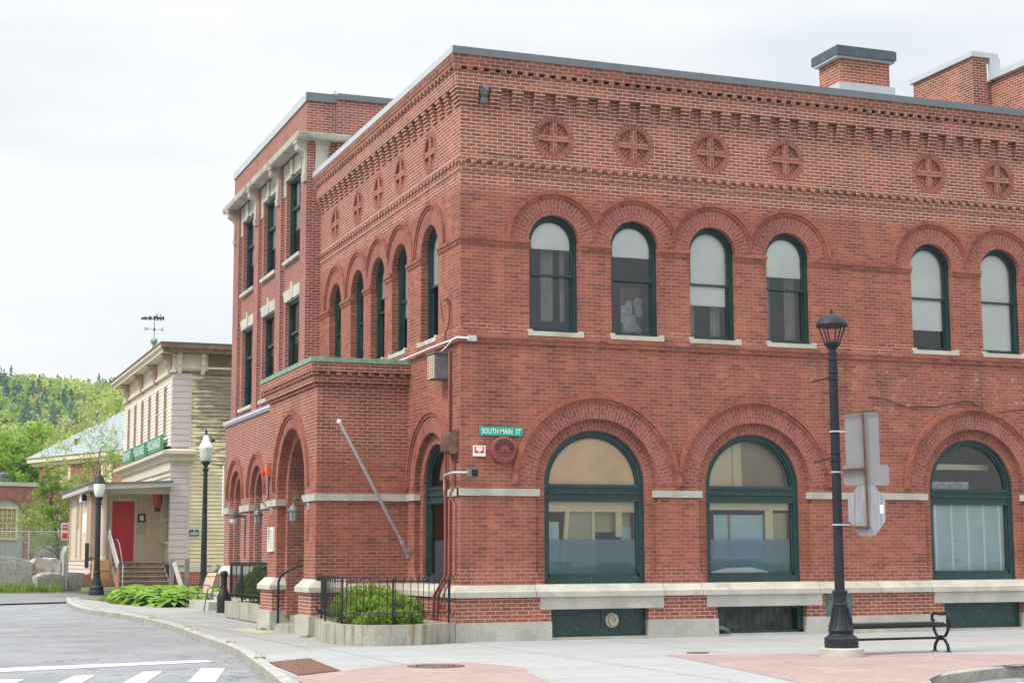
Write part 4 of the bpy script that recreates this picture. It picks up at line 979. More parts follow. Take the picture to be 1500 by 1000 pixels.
n_ = noise(t_, 9, detail=6, rough=0.8); c_ = mixc(t_, mrange(t_, n_, 0.52, 0.64, 0, 0.6), (0.56, 0.57, 0.57), (0.34, 0.34, 0.35)); t_.links.new(c_, b_.inputs['Base Color']); b_.inputs['Roughness'].default_value = 0.7
poly('ground', [(-900, -400), (900, -400), (900, 1200), (-900, 1200)], -0.25, m_far)
poly('road', [(-60, -80), (60, -80), (60, -9), (-3, -4), (-2.6, 42), (-2.2, 53), (-1.2, 59.5), (-60, 62)], -0.165, m_asph)
poly('driveway', [(-6.5, 37), (0.9, 41.5), (-1.5, 57), (-12, 60)], -0.105, ground_mat('patched_asphalt', (0.20, 0.203, 0.205), 0.2, crack=(0.08, 0.08, 0.08)))
KERB = [(-3.2, 41.8), (-3.9, 33.5), (-4.15, 26.5), (-3.75, 20.7), (-3.6, 16.5), (-3.62, 13.0), (-3.75, 9.3), (-3.99, 5.7), (-4.25, 0.7), (-4.72, -3.4), (-5.15, -6.8), (-5.38, -8.5), (-5.5, -10.5), (-5.2, -12.8), (-4.2, -14.6), (-2.5, -15.6), (-0.4, -15.4), (1.0, -14.2), (1.7, -12.8), (2.25, -11.75), (2.75, -11.2), (3.4, -10.72), (4.5, -10.1), (5.45, -9.8), (8.0, -9.75), (40.0, -9.9)]
def smooth_path(p, n=4):
    out_ = []
    for i in range(len(p) - 1):
        p0, p1, p2, p3 = p[max(0, i - 1)], p[i], p[i + 1], p[min(len(p) - 1, i + 2)]
        for k in range(n):
            s_ = k / n
            out_.append(tuple(0.5 * ((2 * p1[j]) + (-p0[j] + p2[j]) * s_ + (2 * p0[j] - 5 * p1[j] + 4 * p2[j] - p3[j]) * s_ ** 2 + (-p0[j] + 3 * p1[j] - 3 * p2[j] + p3[j]) * s_ ** 3) for j in (0, 1)))
    out_.append(p[-1]); return out_
KP = smooth_path(KERB)
def offset(p, d):
    o_ = []
    for i in range(len(p)):
        a = Vector(p[max(0, i - 1)]); b = Vector(p[min(len(p) - 1, i + 1)]); t__ = (b - a).normalized(); o_.append((p[i][0] - t__.y * d, p[i][1] + t__.x * d))
    return o_
KI = offset(KP, 0.16)
poly('sidewalk', [KI[0]] + KI[1:] + [(40, 0.3), (0.0, 0.3), (0.0, 11), (0.4, 21.5), (0.4, 41.8)], 0.0, m_conc)
mb = MB(); ln = 0
KM = offset(KP, 0.02)
for i in range(len(KP) - 1):
    a, b, ai, bi, am, bm_ = KP[i], KP[i + 1], KI[i], KI[i + 1], KM[i], KM[i + 1]; L_ = (Vector(b) - Vector(a)).length
    h = 0.006
    mb.cur = 1; mb.face([(*a, -0.2), (*b, -0.2), (*b, h - 0.02), (*a, h - 0.02)], [(ln, -0.16), (ln + L_, -0.16), (ln + L_, 0), (ln, 0)], hint=(Vector((*a, 0)) - Vector((*ai, 0))))
    mb.cur = 0; mb.face([(*a, h - 0.02), (*b, h - 0.02), (*bm_, h), (*am, h)], hint=(0, 0, 1)); mb.face([(*am, h), (*bm_, h), (*bi, h), (*ai, h)], hint=(0, 0, 1)); ln += L_
o = mb.build('kerb', [m_kerb, speckle('kerb_side', (0.33, 0.32, 0.27), (0.20, 0.19, 0.16), (0.43, 0.42, 0.37), scale=35, stain=(0.22, 0.18, 0.10), stain_f=0.5)]); o['kind'] = 'structure'
poly('new_sidewalk', [(-4.35, -2.3), (-2.69, -0.78), (-2.3, -0.85), (-1.7, -0.85), (0.0, -0.4), (0.0, -0.05), (40, -0.05), (40, -9.7), (8, -9.55), (5.45, -9.6), (4.5, -9.9), (3.5, -10.5), (2.45, -11.6), (1.0, -13.9), (-0.4, -15.15), (-2.5, -15.3), (-4.0, -14.4), (-4.98, -12.8), (-5.28, -10.5), (-5.15, -8.5), (-4.95, -6.8), (-4.5, -3.4)], 0.004, m_conc2)
poly('paving', [(-1.84, -8.27), (-1.52, -7.33), (-1.88, -5.62), (-3.31, -6.02), (-4.22, -6.92), (-5.02, -7.62), (-5.2, -8.6), (-5.3, -10.5), (-5.0, -12.8), (-2.6, -13.2), (-2.42, -10.8)], 0.008, m_pave)
poly('paving', [(1.72, -5.34), (2.7, -5.72), (4.02, -6.10), (6.957, -7.6), (14, -8.2), (40, -8.3), (40, -9.7), (8, -9.58), (5.45, -9.62), (4.5, -9.92), (3.5, -10.52), (2.42, -11.62), (1.55, -12.9), (0.4, -12.4), (0.62, -11.41), (1.18, -8.56)], 0.008, m_pave)
poly('concrete_patch', [(-2.35, 8.4), (-2.35, 5.6), (-2.75, 5.21), (-3.0, 7.6)], 0.004, ground_mat('yellowish_concrete', (0.42, 0.38, 0.28), 0.1))
poly('lawn', [(-2.9, 40.5), (-2.3, 31.2), (-1.5, 26.8), (0.4, 21.3), (8, 21.3), (8, 47), (1.6, 47), (0.6, 42)], 0.012, m_grassg)
poly('verge', [(-30, 61.2), (-1.8, 57.6), (-1.8, 74), (-30, 80)], -0.09, m_grassg)
poly('road_marking', [(-16, -4.8), (-16, -3.75), (-8.49, -1.5), (-5.0, -0.75), (-4.95, -1.33), (-8.5, -2.45)], -0.158, mpaint_m)
bars = [[(-6.163, -5.788), (-5.445, -2.865), (-5.087, -3.028), (-5.789, -5.955)], [(-7.112, -5.8), (-6.438, -3.301), (-6.159, -3.428), (-6.87, -6.2)], [(-8.2, -6.2), (-7.538, -3.802), (-7.23, -3.779), (-7.9, -6.6)], [(-9.3, -6.4), (-8.65, -4.2), (-8.3, -4.25), (-9.0, -6.9)], [(-10.5, -7.0), (-9.8, -4.7), (-9.4, -4.75), (-10.1, -7.2)]]
for q in bars:
    o = poly('crosswalk_bar', q, -0.158, mpaint_m)
for k in range(6):
    poly('crosswalk_bar', [(4.2 + k * 1.1, -13.6), (4.5 + k * 1.1, -10.7), (4.9 + k * 1.1, -10.7), (4.6 + k * 1.1, -13.6)], -0.158, mpaint_m)

# grate plate and manhole covers
def rib_mat():
    m, t, b = newmat('rusty_plate'); pos = nd(t, 'ShaderNodeNewGeometry').outputs['Position']
    mp_ = nd(t, 'ShaderNodeMapping'); mp_.inputs['Rotation'].default_value = (0, 0, R(-8)); t.links.new(pos, mp_.inputs[0])
    w_ = nd(t, 'ShaderNodeTexWave'); w_.bands_direction = 'X'; w_.inputs['Scale'].default_value = 3.6; t.links.new(mp_.outputs[0], w_.inputs[0])
    n = noise(t, 12, detail=4); rr = ramp(t, [(0.3, (0.20, 0.105, 0.07)), (0.7, (0.36, 0.21, 0.15))]); t.links.new(n, rr.inputs[0])
    c = mixc(t, mrange(t, w_.outputs[1], 0.15, 0.45, 0.65, 0.0), rr.outputs[0], (0.10, 0.06, 0.045)); t.links.new(c, b.inputs['Base Color']); b.inputs['Roughness'].default_value = 0.75
    bump(t, b, w_.outputs[1], 0.6, 0.01); return m
RIBP = 1
tp = thing('tactile_plate', 'rusty ribbed metal plate set in the kerb corner by the crosswalk', 'metal plate', (-4.4, -5.7, 0))
mb = MB(); pts = [(-4.70, -4.62), (-3.92, -3.93), (-4.2, -6.88), (-4.93, -7.5)]
mb.face([(*p, 0.016) for p in pts], hint=(0, 0, 1)); mb.build('plate', rib_mat(), tp)
mb = MB()
for i in range(4):
    a, b = pts[i], pts[(i + 1) % 4]; mb.beam((*a, 0.012), (*b, 0.012), 0.03, 0.012)
mb.build('frame', m_rustbar, tp)
mb = MB(); q4 = [Vector((*p, 0.017)) for p in pts]
for k in range(1, 12):
    f = k / 12; mb.beam(q4[0].lerp(q4[1], f), q4[3].lerp(q4[2], f), 0.018, 0.012)
mb.build('ribs', m_rustbar, tp)
def manhole(x, y, rr, lab):
    t = thing('manhole_cover', lab, 'manhole cover', (x, y, 0)); mb = MB()
    mb.lathe((x, y, 0), [(rr + 0.03, 0.009), (rr + 0.03, 0.015), (rr, 0.015), (rr, 0.011)], 32); mb.build('rim', m_rustbar, t)
    mb = MB(); mb.lathe((x, y, 0), [(rr - 0.005, 0.010), (rr - 0.005, 0.014), (0, 0.014)], 32)
    for k in range(1, 5):
        q = rr * k / 5; mb.lathe((x, y, 0), [(q - 0.02, 0.014), (q - 0.015, 0.019), (q + 0.015, 0.019), (q + 0.02, 0.014)], 24)
    mb.build('cover', plain('manhole_iron', (0.15, 0.105, 0.085), 0.7, 0.2, var=0.35, scale=14), t)
manhole(-2.62, -6.48, 0.40, 'round rusty manhole cover on the pink paving at the corner')
manhole(2.46, -5.05, 0.16, 'small dark access cover in the pale sidewalk')

# ------------------------------------------------------------------ leaves
def leaf_mat(name, cols, trans=0.35, rough=0.55, sc=1.2):
    m, t, b = newmat(name); n = noise(t, sc, detail=4, rough=0.65)
    k = len(cols); rr = ramp(t, [(0.32 + 0.36 * i / (k - 1), c) for i, c in enumerate(cols)]); t.links.new(n, rr.inputs[0])
    n2 = noise(t, 40, detail=1); r2 = ramp(t, [(0.3, (0.6,) * 3), (0.7, (1.35,) * 3)]); t.links.new(n2, r2.inputs[0]); c = mixc(t, 1.0, rr.outputs[0], r2.outputs[0], 'MULTIPLY')
    t.links.new(c, b.inputs['Base Color']); b.inputs['Roughness'].default_value = rough; b.inputs['Specular IOR Level'].default_value = 0.3
    tr = nd(t, 'ShaderNodeBsdfTranslucent'); t.links.new(c, tr.inputs[0]); mx_ = nd(t, 'ShaderNodeMixShader'); mx_.inputs[0].default_value = trans
    t.links.new(b.outputs[0], mx_.inputs[1]); t.links.new(tr.outputs[0], mx_.inputs[2]); t.links.new(mx_.outputs[0], t.nodes['Material Output'].inputs[0]); return m
def leaf(mb, p, d, up, l, w):
    """small folded leaf of two quads"""
    d = Vector(d).normalized(); up = Vector(up); s_ = d.cross(up)
    if s_.length < 1e-3: s_ = d.cross(Vector((1, 0, 0)))
    s_.normalize(); up = s_.cross(d).normalized(); p = Vector(p)
    k = len(mb.v)
    mb.v.extend([p, p + d * l * 0.5 + s_ * w * 0.5 + up * w * 0.12, p + d * l - up * l * 0.12, p + d * l * 0.5 - s_ * w * 0.5 + up * w * 0.12])
    mb.f.append([k, k + 1, k + 2, k + 3]); mb.uv.extend([(0, 0), (1, 0), (1, 1), (0, 1)]); mb.mi.append(mb.cur)
def rdir(rn, zmin=-1):
    while True:
        v = Vector((rn.uniform(-1, 1), rn.uniform(-1, 1), rn.uniform(zmin, 1)))
        if 0.05 < v.length < 1: return v.normalized()
m_wood = plain('bark', (0.10, 0.085, 0.07), 0.9, var=0.3, scale=8)
m_shrub = leaf_mat('shrub_leaves', [(0.08, 0.17, 0.02), (0.20, 0.34, 0.04), (0.36, 0.50, 0.08)])
m_flower = leaf_mat('pink_young_leaves', [(0.50, 0.16, 0.13), (0.50, 0.28, 0.10), (0.42, 0.36, 0.10)])
def shrub(name, label, lobes, n, size, mat, mat2=None, frac=0.0, seed=1, cat='shrub', group=None, base=None):
    """lobes: list (cx,cy,cz,rx,ry,rz)"""
    rn = random.Random(seed); b0 = base or (lobes[0][0], lobes[0][1], lobes[0][2] - lobes[0][5]); t = thing(name, label, cat, b0, group)
    mb = MB(); wood = MB(); vol = [l[3] * l[4] + l[4] * l[5] for l in lobes]; tot = sum(vol)
    for l, v in zip(lobes, vol):
        for _ in range(int(n * v / tot)):
            d = rdir(rn, -0.35); rr = rn.uniform(0.55, 1.02) * (1 + 0.13 * math.sin(d.x * 7 + l[0] * 3) * math.cos(d.y * 6 + d.z * 5))
            p = Vector((l[0] + d.x * l[3] * rr, l[1] + d.y * l[4] * rr, l[2] + d.z * l[5] * rr))
            mb.cur = 1 if (mat2 and rr > 0.9 and d.z > -0.1 and rn.random() < frac) else 0
            q = (d + rdir(rn) * 0.9); s_ = size * rn.uniform(0.6, 1.3); leaf(mb, p, q, rdir(rn), s_, s_ * 0.55)
        for _ in range(7):
            d = rdir(rn, 0.2); wood.tube([b0, Vector(b0) + (Vector(l[:3]) - Vector(b0)) * 0.5, Vector(l[:3]) + Vector((d.x * l[3], d.y * l[4], d.z * l[5])) * 0.8], [0.018, 0.012, 0.005], 5)
    mb.build('foliage', [mat, mat2 or mat], t); wood.build('stems', m_wood, t); return t

# ------------------------------------------------------------------ planter in front of the porch
pl1 = thing('stone_planter', 'curved stained granite planter kerb below the porch wall', 'planter', (-1.6, 0.8, 0))
OP = smooth_path([(-2.02, 3.36), (-2.28, 2.1), (-2.42, 0.8), (-2.36, -0.05), (-2.05, -0.50), (-1.6, -0.67), (-1.0, -0.70)], 4) + [(-0.165, -0.165)]
IP = offset(OP, 0.24); IP[-1] = (-0.18, 0.05)
ji = len(OP) - 2
for seg, (i0, i1) in enumerate(((0, 9), (9, ji), (ji, len(OP) - 1))):
    mb = MB(); g = 0.008 if i1 != len(OP) - 1 else 0
    for i in range(i0, i1):
        a, b, ai, bi = [Vector((*q, 0)) for q in (OP[i], OP[i + 1], IP[i], IP[i + 1])]
        if i == i0 and seg: a = a + (b - a).normalized() * 0.015; ai = ai + (bi - ai).normalized() * 0.015
        Z = Vector((0, 0, 0.375)); Z0 = Vector((0, 0, -0.05))
        mb.face([a + Z0, b + Z0, b + Z, a + Z], hint=a - ai); mb.face([a + Z, b + Z, bi + Z, ai + Z], hint=(0, 0, 1)); mb.face([ai + Z0, bi + Z0, bi + Z, ai + Z], hint=ai - a)
        if i == i0: mb.face([a + Z0, ai + Z0, ai + Z, a + Z], hint=a - b)
        if i == i1 - 1: mb.face([b + Z0, bi + Z0, bi + Z, b + Z], hint=b - a)
    mb.build('granite_block', m_gran_st, pl1)
mb = MB(); mb.face([(*q, 0.30) for q in IP] + [(-0.1, 0.2, 0.30), (-0.1, 3.38, 0.30)], hint=(0, 0, 1)); mb.build('soil', m_soil, pl1)
shrub('flowering_shrub', 'rounded green shrub with pink young leaves behind the curved fence', [(-1.35, 1.60, 0.66, 0.70, 0.85, 0.40), (-1.0, 0.6, 0.56, 0.45, 0.5, 0.28), (-1.65, 0.7, 0.55, 0.42, 0.5, 0.30), (-1.5, 2.4, 0.55, 0.45, 0.5, 0.32)], 5200, 0.085, m_shrub, m_flower, 0.12, 3, base=(-1.35, 1.4, 0.3))
shrub('flowering_shrub', 'lower leafy shrub with reddish tips nearest the building corner', [(-0.98, 0.45, 0.55, 0.34, 0.42, 0.28), (-1.15, -0.05, 0.46, 0.36, 0.25, 0.18), (-1.6, 0.0, 0.45, 0.42, 0.28, 0.17)], 2400, 0.075, m_shrub, m_flower, 0.18, 8, base=(-0.72, 0.4, 0.3))
def hoop_fence(name, label, path, zb, zt, n_sp, posts, end_t=None):
    t = thing(name, label, 'fence', (path[0][0], path[0][1], zb))
    pts = [Vector((*q, 0)) for q in path]; cum = [0]
    for a, b in zip(pts, pts[1:]): cum.append(cum[-1] + (b - a).length)
    def at(s_):
        s_ = max(0, min(cum[-1], s_))
        for i in range(len(cum) - 1):
            if s_ <= cum[i + 1] + 1e-9:
                f = (s_ - cum[i]) / max(1e-9, cum[i + 1] - cum[i]); return pts[i].lerp(pts[i + 1], f), (pts[i + 1] - pts[i]).normalized()
        return pts[-1], (pts[-1] - pts[-2]).normalized()
    mb = MB(); zl = zb + 0.22; zr = zt - 0.07
    for z in (zl, zr): mb.tube([p + Vector((0, 0, z)) for p in pts], 0.011, 6)
    mb.build('rail', m_black, t)
    mb = MB(); k = 0; s_ = 0.04
    while s_ < cum[-1]:
        p, d = at(s_); perp = Vector((-d.y, d.x, 0)); rr = 0.055
        for zc, sg, z_from in ((zr + 0.02, 1, zl), (zl - 0.015, -1, zl)):
            arc = [p + perp * (rr - rr * math.cos(a)) * -1 + Vector((0, 0, zc + sg * rr * 1.25 * math.sin(a))) for a in [PI * j / 6 for j in range(8)]]
            mb.tube([p + Vector((0, 0, zl if sg > 0 else zl + 0.02))] + arc if sg > 0 else arc, 0.0085, 5, cap=False)
        s_ += n_sp
    mb.build('bars', m_black, t)
    for s_ in posts:
        mb = MB(); p, d = at(s_); mb.tube([p + Vector((0, 0, zb)), p + Vector((0, 0, zt - 0.04))], 0.02, 8); mb.lathe(p + Vector((0, 0, zt - 0.05)), [(0.02, 0), (0.03, 0.015), (0, 0.05)], 8); mb.build('post', m_black, t)
    return t, cum[-1]
FP = offset(OP, 0.13); FP[-1] = (-0.22, -0.1)
hoop_fence('iron_fence', 'low black hooped iron fence curving around the planter by the porch', FP, 0.37, 1.24, 0.15, [0.3, 1.55, 3.15, 4.35, 5.7])
# planter on the far side of the porch
pl2 = thing('stone_planter', 'straight granite block planter beyond the porch', 'planter', (-1.1, 12, 0))
for y0, y1, x0 in ((8.2, 11.4, -1.60), (11.42, 13.5, -1.59), (13.52, 15.4, -1.56)):
    mb = MB(); mb.box((x0, y0, 0.02), (x0 + 0.3, y1, 0.45)); mb.build('granite_block', m_gran_st, pl2)
mb = MB(); mb.box((-1.555, 15.1, 0.02), (-0.68, 15.4, 0.44)); mb.build('granite_block', m_gran_st, pl2)
mb = MB(); mb.box((-1.4, 8.3, 0.0), (-0.66, 15.2, 0.36)); mb.build('soil', m_soil, pl2)
shrub('leafy_shrub', 'tall dark green shrub behind the fence beyond the porch', [(-1.0, 13.0, 0.95, 0.38, 0.95, 0.52), (-1.05, 11.4, 0.85, 0.36, 0.8, 0.45), (-1.05, 14.6, 0.7, 0.36, 0.6, 0.36)], 4200, 0.10, leaf_mat('dark_shrub_leaves', [(0.06, 0.15, 0.02), (0.14, 0.27, 0.035), (0.26, 0.40, 0.06)]), None, 0, 5, base=(-1.0, 13.0, 0.36))
hoop_fence('iron_fence', 'straight black hooped iron fence on the planter beyond the porch', [(-1.45, 8.3), (-1.45, 15.25), (-0.8, 15.25)], 0.45, 1.48, 0.12, [0.4, 3.1, 5.3, 6.9])

# ------------------------------------------------------------------ handrail at the porch steps
t = thing('handrail', 'black bent pipe handrail beside the porch steps', 'handrail', (-2.02, 6.75, 0.16))
mb = MB(); mb.tube([(-2.02, 6.75, 0.15), (-2.02, 6.75, 1.08), (-1.99, 6.68, 1.2), (-1.93, 6.5, 1.28), (-1.75, 5.98, 1.44), (-1.68, 5.8, 1.46), (-1.35, 5.1, 1.46)], 0.028, 10); mb.build('rail', m_charc, t, smooth=True)
mb = MB(); mb.lathe((-2.02, 6.75, 0.15), [(0.06, 0), (0.06, 0.015), (0.03, 0.02)], 12); mb.build('foot', m_charc, t)

# ------------------------------------------------------------------ street lamp on the pink paving
def text_mb(mb, body, P0, U, V, h, width=None, depth_n=None, bold=0.0, squash=1.0, center=False):
    cu = bpy.data.curves.new('txt', 'FONT'); cu.body = body; cu.size = 1.0; cu.offset = bold; cu.resolution_u = 2
    ob = bpy.data.objects.new('txt', cu); COL.objects.link(ob); bpy.context.view_layer.update()
    me = ob.evaluated_get(bpy.context.evaluated_depsgraph_get()).to_mesh()
    xs = [v.co.x for v in me.vertices]; ys = [v.co.y for v in me.vertices]
    sx_ = (width / (max(xs) - min(xs))) if width else h / 0.7 * squash; sy_ = h / 0.7
    x0 = min(xs); cx = (max(xs) - x0) / 2 if center else 0
    P0, U, V = Vector(P0), Vector(U), Vector(V); hint = Vector(depth_n)
    for p in me.polygons:
        mb.face([P0 + U * ((me.vertices[i].co.x - x0 - cx) * sx_) + V * (me.vertices[i].co.y * sy_) for i in p.vertices], hint=hint)
    ob.to_mesh_clear(); bpy.data.objects.remove(ob); bpy.data.curves.remove(cu)
LX, LY_ = 4.09, -6.90
lamp = thing('street_lamp', 'tall black lamp post with open lantern cage and clamped signs on pink paving', 'street lamp', (LX, LY_, 0))
mb = MB(); mb.lathe((LX, LY_, 0), [(0.355, -0.02), (0.355, 0.13), (0.34, 0.145), (0, 0.145)], 40); mb.build('concrete_footing', m_lime, lamp)
mb = MB(); n = 8
mb.lathe((LX, LY_, 0.145), [(0.265, 0), (0.27, 0.03), (0.27, 0.145), (0.255, 0.165), (0.20, 0.20), (0.19, 0.225), (0.175, 0.235)], 24)
mb.lathe((LX, LY_, 0.38), [(0.195, 0.0), (0.205, 0.04), (0.175, 0.12), (0.14, 0.24), (0.118, 0.36), (0.112, 0.42), (0.125, 0.43), (0.125, 0.46), (0.105, 0.48), (0.105, 0.61), (0.122, 0.63), (0.122, 0.665), (0.088, 0.68)], 24)
for k in range(12):
    a = 2 * PI * k / 12; ca, sa = math.cos(a), math.sin(a)
    mb.tube([(LX + 0.19 * ca, LY_ + 0.19 * sa, 0.46), (LX + 0.15 * ca, LY_ + 0.15 * sa, 0.60), (LX + 0.122 * ca, LY_ + 0.122 * sa, 0.78)], 0.012, 5)
mb.build('base', m_charc, lamp)
mb = MB(); mb.lathe((LX, LY_, 1.05), [(0.078, 0), (0.073, 2.2), (0.067, 3.75)], 16)
for k in range(12):
    a = 2 * PI * k / 12; mb.beam((LX + 0.074 * math.cos(a), LY_ + 0.074 * math.sin(a), 1.06), (LX + 0.064 * math.cos(a), LY_ + 0.064 * math.sin(a), 4.75), 0.012, 0.012)
for z in (3.12, 3.24, 4.45, 4.57, 4.78): mb.lathe((LX, LY_, z), [(0.07, 0), (0.09, 0.01), (0.09, 0.03), (0.07, 0.04)], 16)
mb.build('pole', m_charc, lamp)
mb = MB(); Z = 4.80
mb.lathe((LX, LY_, Z), [(0.07, 0), (0.07, 0.08), (0.085, 0.10), (0.06, 0.13), (0.06, 0.17), (0.11, 0.22), (0.14, 0.26), (0.12, 0.285), (0.05, 0.30), (0, 0.30)], 16); mb.build('capital', m_charc, lamp)
mb = MB()
for k in range(6):
    a = 2 * PI * k / 6 + 0.3; ca, sa = math.cos(a), math.sin(a)
    mb.tube([(LX + 0.12 * ca, LY_ + 0.12 * sa, Z + 0.25), (LX + 0.14 * ca, LY_ + 0.14 * sa, Z + 0.33), (LX + 0.185 * ca, LY_ + 0.185 * sa, Z + 0.45), (LX + 0.225 * ca, LY_ + 0.225 * sa, Z + 0.56)], 0.012, 6)
mb.build('lantern_cage', m_charc, lamp)
mb = MB(); mb.lathe((LX, LY_, Z + 0.55), [(0.0, 0.0), (0.21, 0.0), (0.255, -0.01), (0.262, 0.02), (0.25, 0.045), (0.225, 0.09), (0.17, 0.15), (0.09, 0.19), (0.035, 0.205), (0.022, 0.22), (0.03, 0.24), (0.0, 0.30)], 24); mb.build('lamp_hood', m_charc, lamp, smooth=True)
for z, z2 in ((4.50, 4.41), (3.19, 3.10)):
    mb = MB(); mb.tube([(LX - 0.06, LY_, z), (LX - 0.42, LY_ - 0.02, z2)], 0.014, 6); mb.build('banner_arm', m_charc, lamp)
# the back of traffic signs clamped to the post
sg = thing('sign_assembly', 'rusty bar bracket holding the bare metal backs of three traffic signs', 'traffic sign', (4.45, -7.1, 2.0))
SU = Vector((0.93, -0.36, 0)).normalized(); SN = Vector((-SU.y, SU.x, 0)) * -1
SO = Vector((4.15, -7.02, 0))
def sp(uu, z, d=0.0): return SO + SU * uu + SN * d + Vector((0, 0, z))
def plate(name, pts, d, mat, par, th=0.006):
    mb = MB(); A = [sp(a, z, d) for a, z in pts]; B = [sp(a, z, d - th) for a, z in pts]
    mb.face(A, hint=SN); mb.face(B, hint=-SN)
    for i in range(len(A)): j = (i + 1) % len(A); mb.face([A[i], A[j], B[j], B[i]], hint=(A[i] + A[j]) / 2 - sum(A, Vector()) / len(A))
    return mb.build(name, mat, par)
def rrect(u0, u1, z0, z1, r_=0.04):
    o_ = []
    for cx, cz, a0 in ((u1 - r_, z1 - r_, 0), (u0 + r_, z1 - r_, 90), (u0 + r_, z0 + r_, 180), (u1 - r_, z0 + r_, 270)):
        for k in range(4): a = R(a0 + 30 * k); o_.append((cx + r_ * math.cos(a), cz + r_ * math.sin(a)))
    return o_
plate('tall_plate', rrect(0.05, 0.60, 3.06, 3.92), -0.01, m_alum, sg); plate('wide_plate', rrect(0.0, 0.74, 2.73, 3.065), 0.0, m_alum, sg)
oc = []; 
for k in range(8): a = R(22.5 + 45 * k); oc.append((0.36 + 0.325 * math.cos(a), 2.335 + 0.44 * math.sin(a)))
m_alum2, t_, b_ = newmat('weathered_octagon'); n_ = noise(t_, 3, detail=4, sc=(14, 14, 0.7)); r_ = ramp(t_, [(0.3, (0.22, 0.22, 0.24)), (0.55, (0.34, 0.35, 0.38)), (0.75, (0.42, 0.43, 0.46))]); t_.links.new(n_, r_.inputs[0]); t_.links.new(r_.outputs[0], b_.inputs['Base Color']); b_.inputs['Roughness'].default_value = 0.5; b_.inputs['Metallic'].default_value = 0.3
ocp = plate('octagon_plate', oc, 0.0, m_alum2, sg)
mb = MB(); mb.face([sp(0.57, 2.28, 0.004), sp(0.63, 2.28, 0.004), sp(0.63, 2.42, 0.004), sp(0.57, 2.42, 0.004)], hint=SN); mb.build('sticker', m_white, ocp)
mb = MB(); mb.beam(sp(0.34, 3.95, 0.03), sp(0.37, 2.05, 0.03), 0.028, 0.03); mb.beam(sp(-0.06, 3.89, 0.03), sp(0.58, 3.95, 0.03), 0.022, 0.022); mb.beam(sp(-0.05, 2.07, 0.035), sp(0.40, 2.05, 0.035), 0.04, 0.04); mb.beam(sp(-0.05, 2.97, 0.035), sp(0.34, 3.0, 0.035), 0.04, 0.04)
mb.build('bracket', m_rustbar, sg)
for z in (3.60, 2.94, 2.09):
    mb = MB(); mb.lathe((LX, LY_, z), [(0.085, 0), (0.092, 0.0), (0.092, 0.025), (0.085, 0.025)], 16); mb.beam((LX - 0.1, LY_ - 0.08, z + 0.012), (LX + 0.16, LY_ - 0.12, z + 0.012), 0.02, 0.025); mb.build('clamp', m_galv, sg)

# ------------------------------------------------------------------ bench
bn = thing('park_bench', 'backless black metal slat bench with scrolled arm ends beside the tall lamp post', 'bench', (5.1, -6.9, 0))
BA = Vector((4.42, -6.44, 0)); BB = Vector((6.34, -6.42, 0)); BU = (BB - BA).normalized(); BV = Vector((-BU.y, BU.x, 0)); BL = (BB - BA).length
def bp_(u_, v_, z): return BA + BU * u_ + BV * v_ + Vector((0, 0, z))
for k in range(7):
    mb = MB(); v_ = -0.22 + k * 0.073; z = 0.455 - 0.012 * math.sin(PI * k / 6) - (0.012 if k in (0, 6) else 0)
    mb.beam(bp_(-0.04, v_, z), bp_(BL + 0.04, v_, z), 0.02, 0.05)
    mb.build('slat', m_black, bn)
mb = MB(); nn = int(BL / 0.052)
for k in range(nn):
    u_ = 0.03 + k * 0.052; mb.tube([bp_(u_, -0.225 + j * 0.0735, 0.468 + (0.026 if j % 2 else -0.016)) for j in range(7)], 0.014, 5)
mb.build('seat_mesh', m_black, bn)
for u_ in (0.0, BL):
    mb = MB(); T = lambda pts, r_=0.026: mb.tube([bp_(u_, a, b) for a, b in pts], r_, 8)
    for s_ in (-1, 1):
        T([(s_ * 0.21, 0.45), (s_ * 0.19, 0.36), (s_ * 0.12, 0.27), (0.02 * s_, 0.235), (s_ * 0.10, 0.20), (s_ * 0.17, 0.12), (s_ * 0.19, 0.03)])
        mb.lathe(bp_(u_, s_ * 0.19, 0), [(0.05, 0), (0.05, 0.015), (0.022, 0.03), (0.028, 0.06), (0.02, 0.09)], 10)
        T([(s_ * 0.20, 0.45), (s_ * 0.23, 0.52), (s_ * 0.20, 0.535), (s_ * 0.17, 0.52)], 0.016)
    T([(-0.20, 0.47), (-0.245, 0.53), (-0.235, 0.60), (-0.18, 0.635), (-0.06, 0.63), (0.0, 0.622), (0.06, 0.63), (0.18, 0.635), (0.235, 0.60), (0.245, 0.53), (0.20, 0.47)], 0.025)
    mb.tube([bp_(u_ - 0.012, 0, 0.235), bp_(u_ + 0.012, 0, 0.235)], 0.045, 12)
    mb.build('end_frame', m_black, bn, smooth=True)
mb = MB(); mb.tube([bp_(0, 0, 0.235), bp_(BL, 0, 0.235)], 0.02, 8); mb.build('stretcher', m_black, bn)

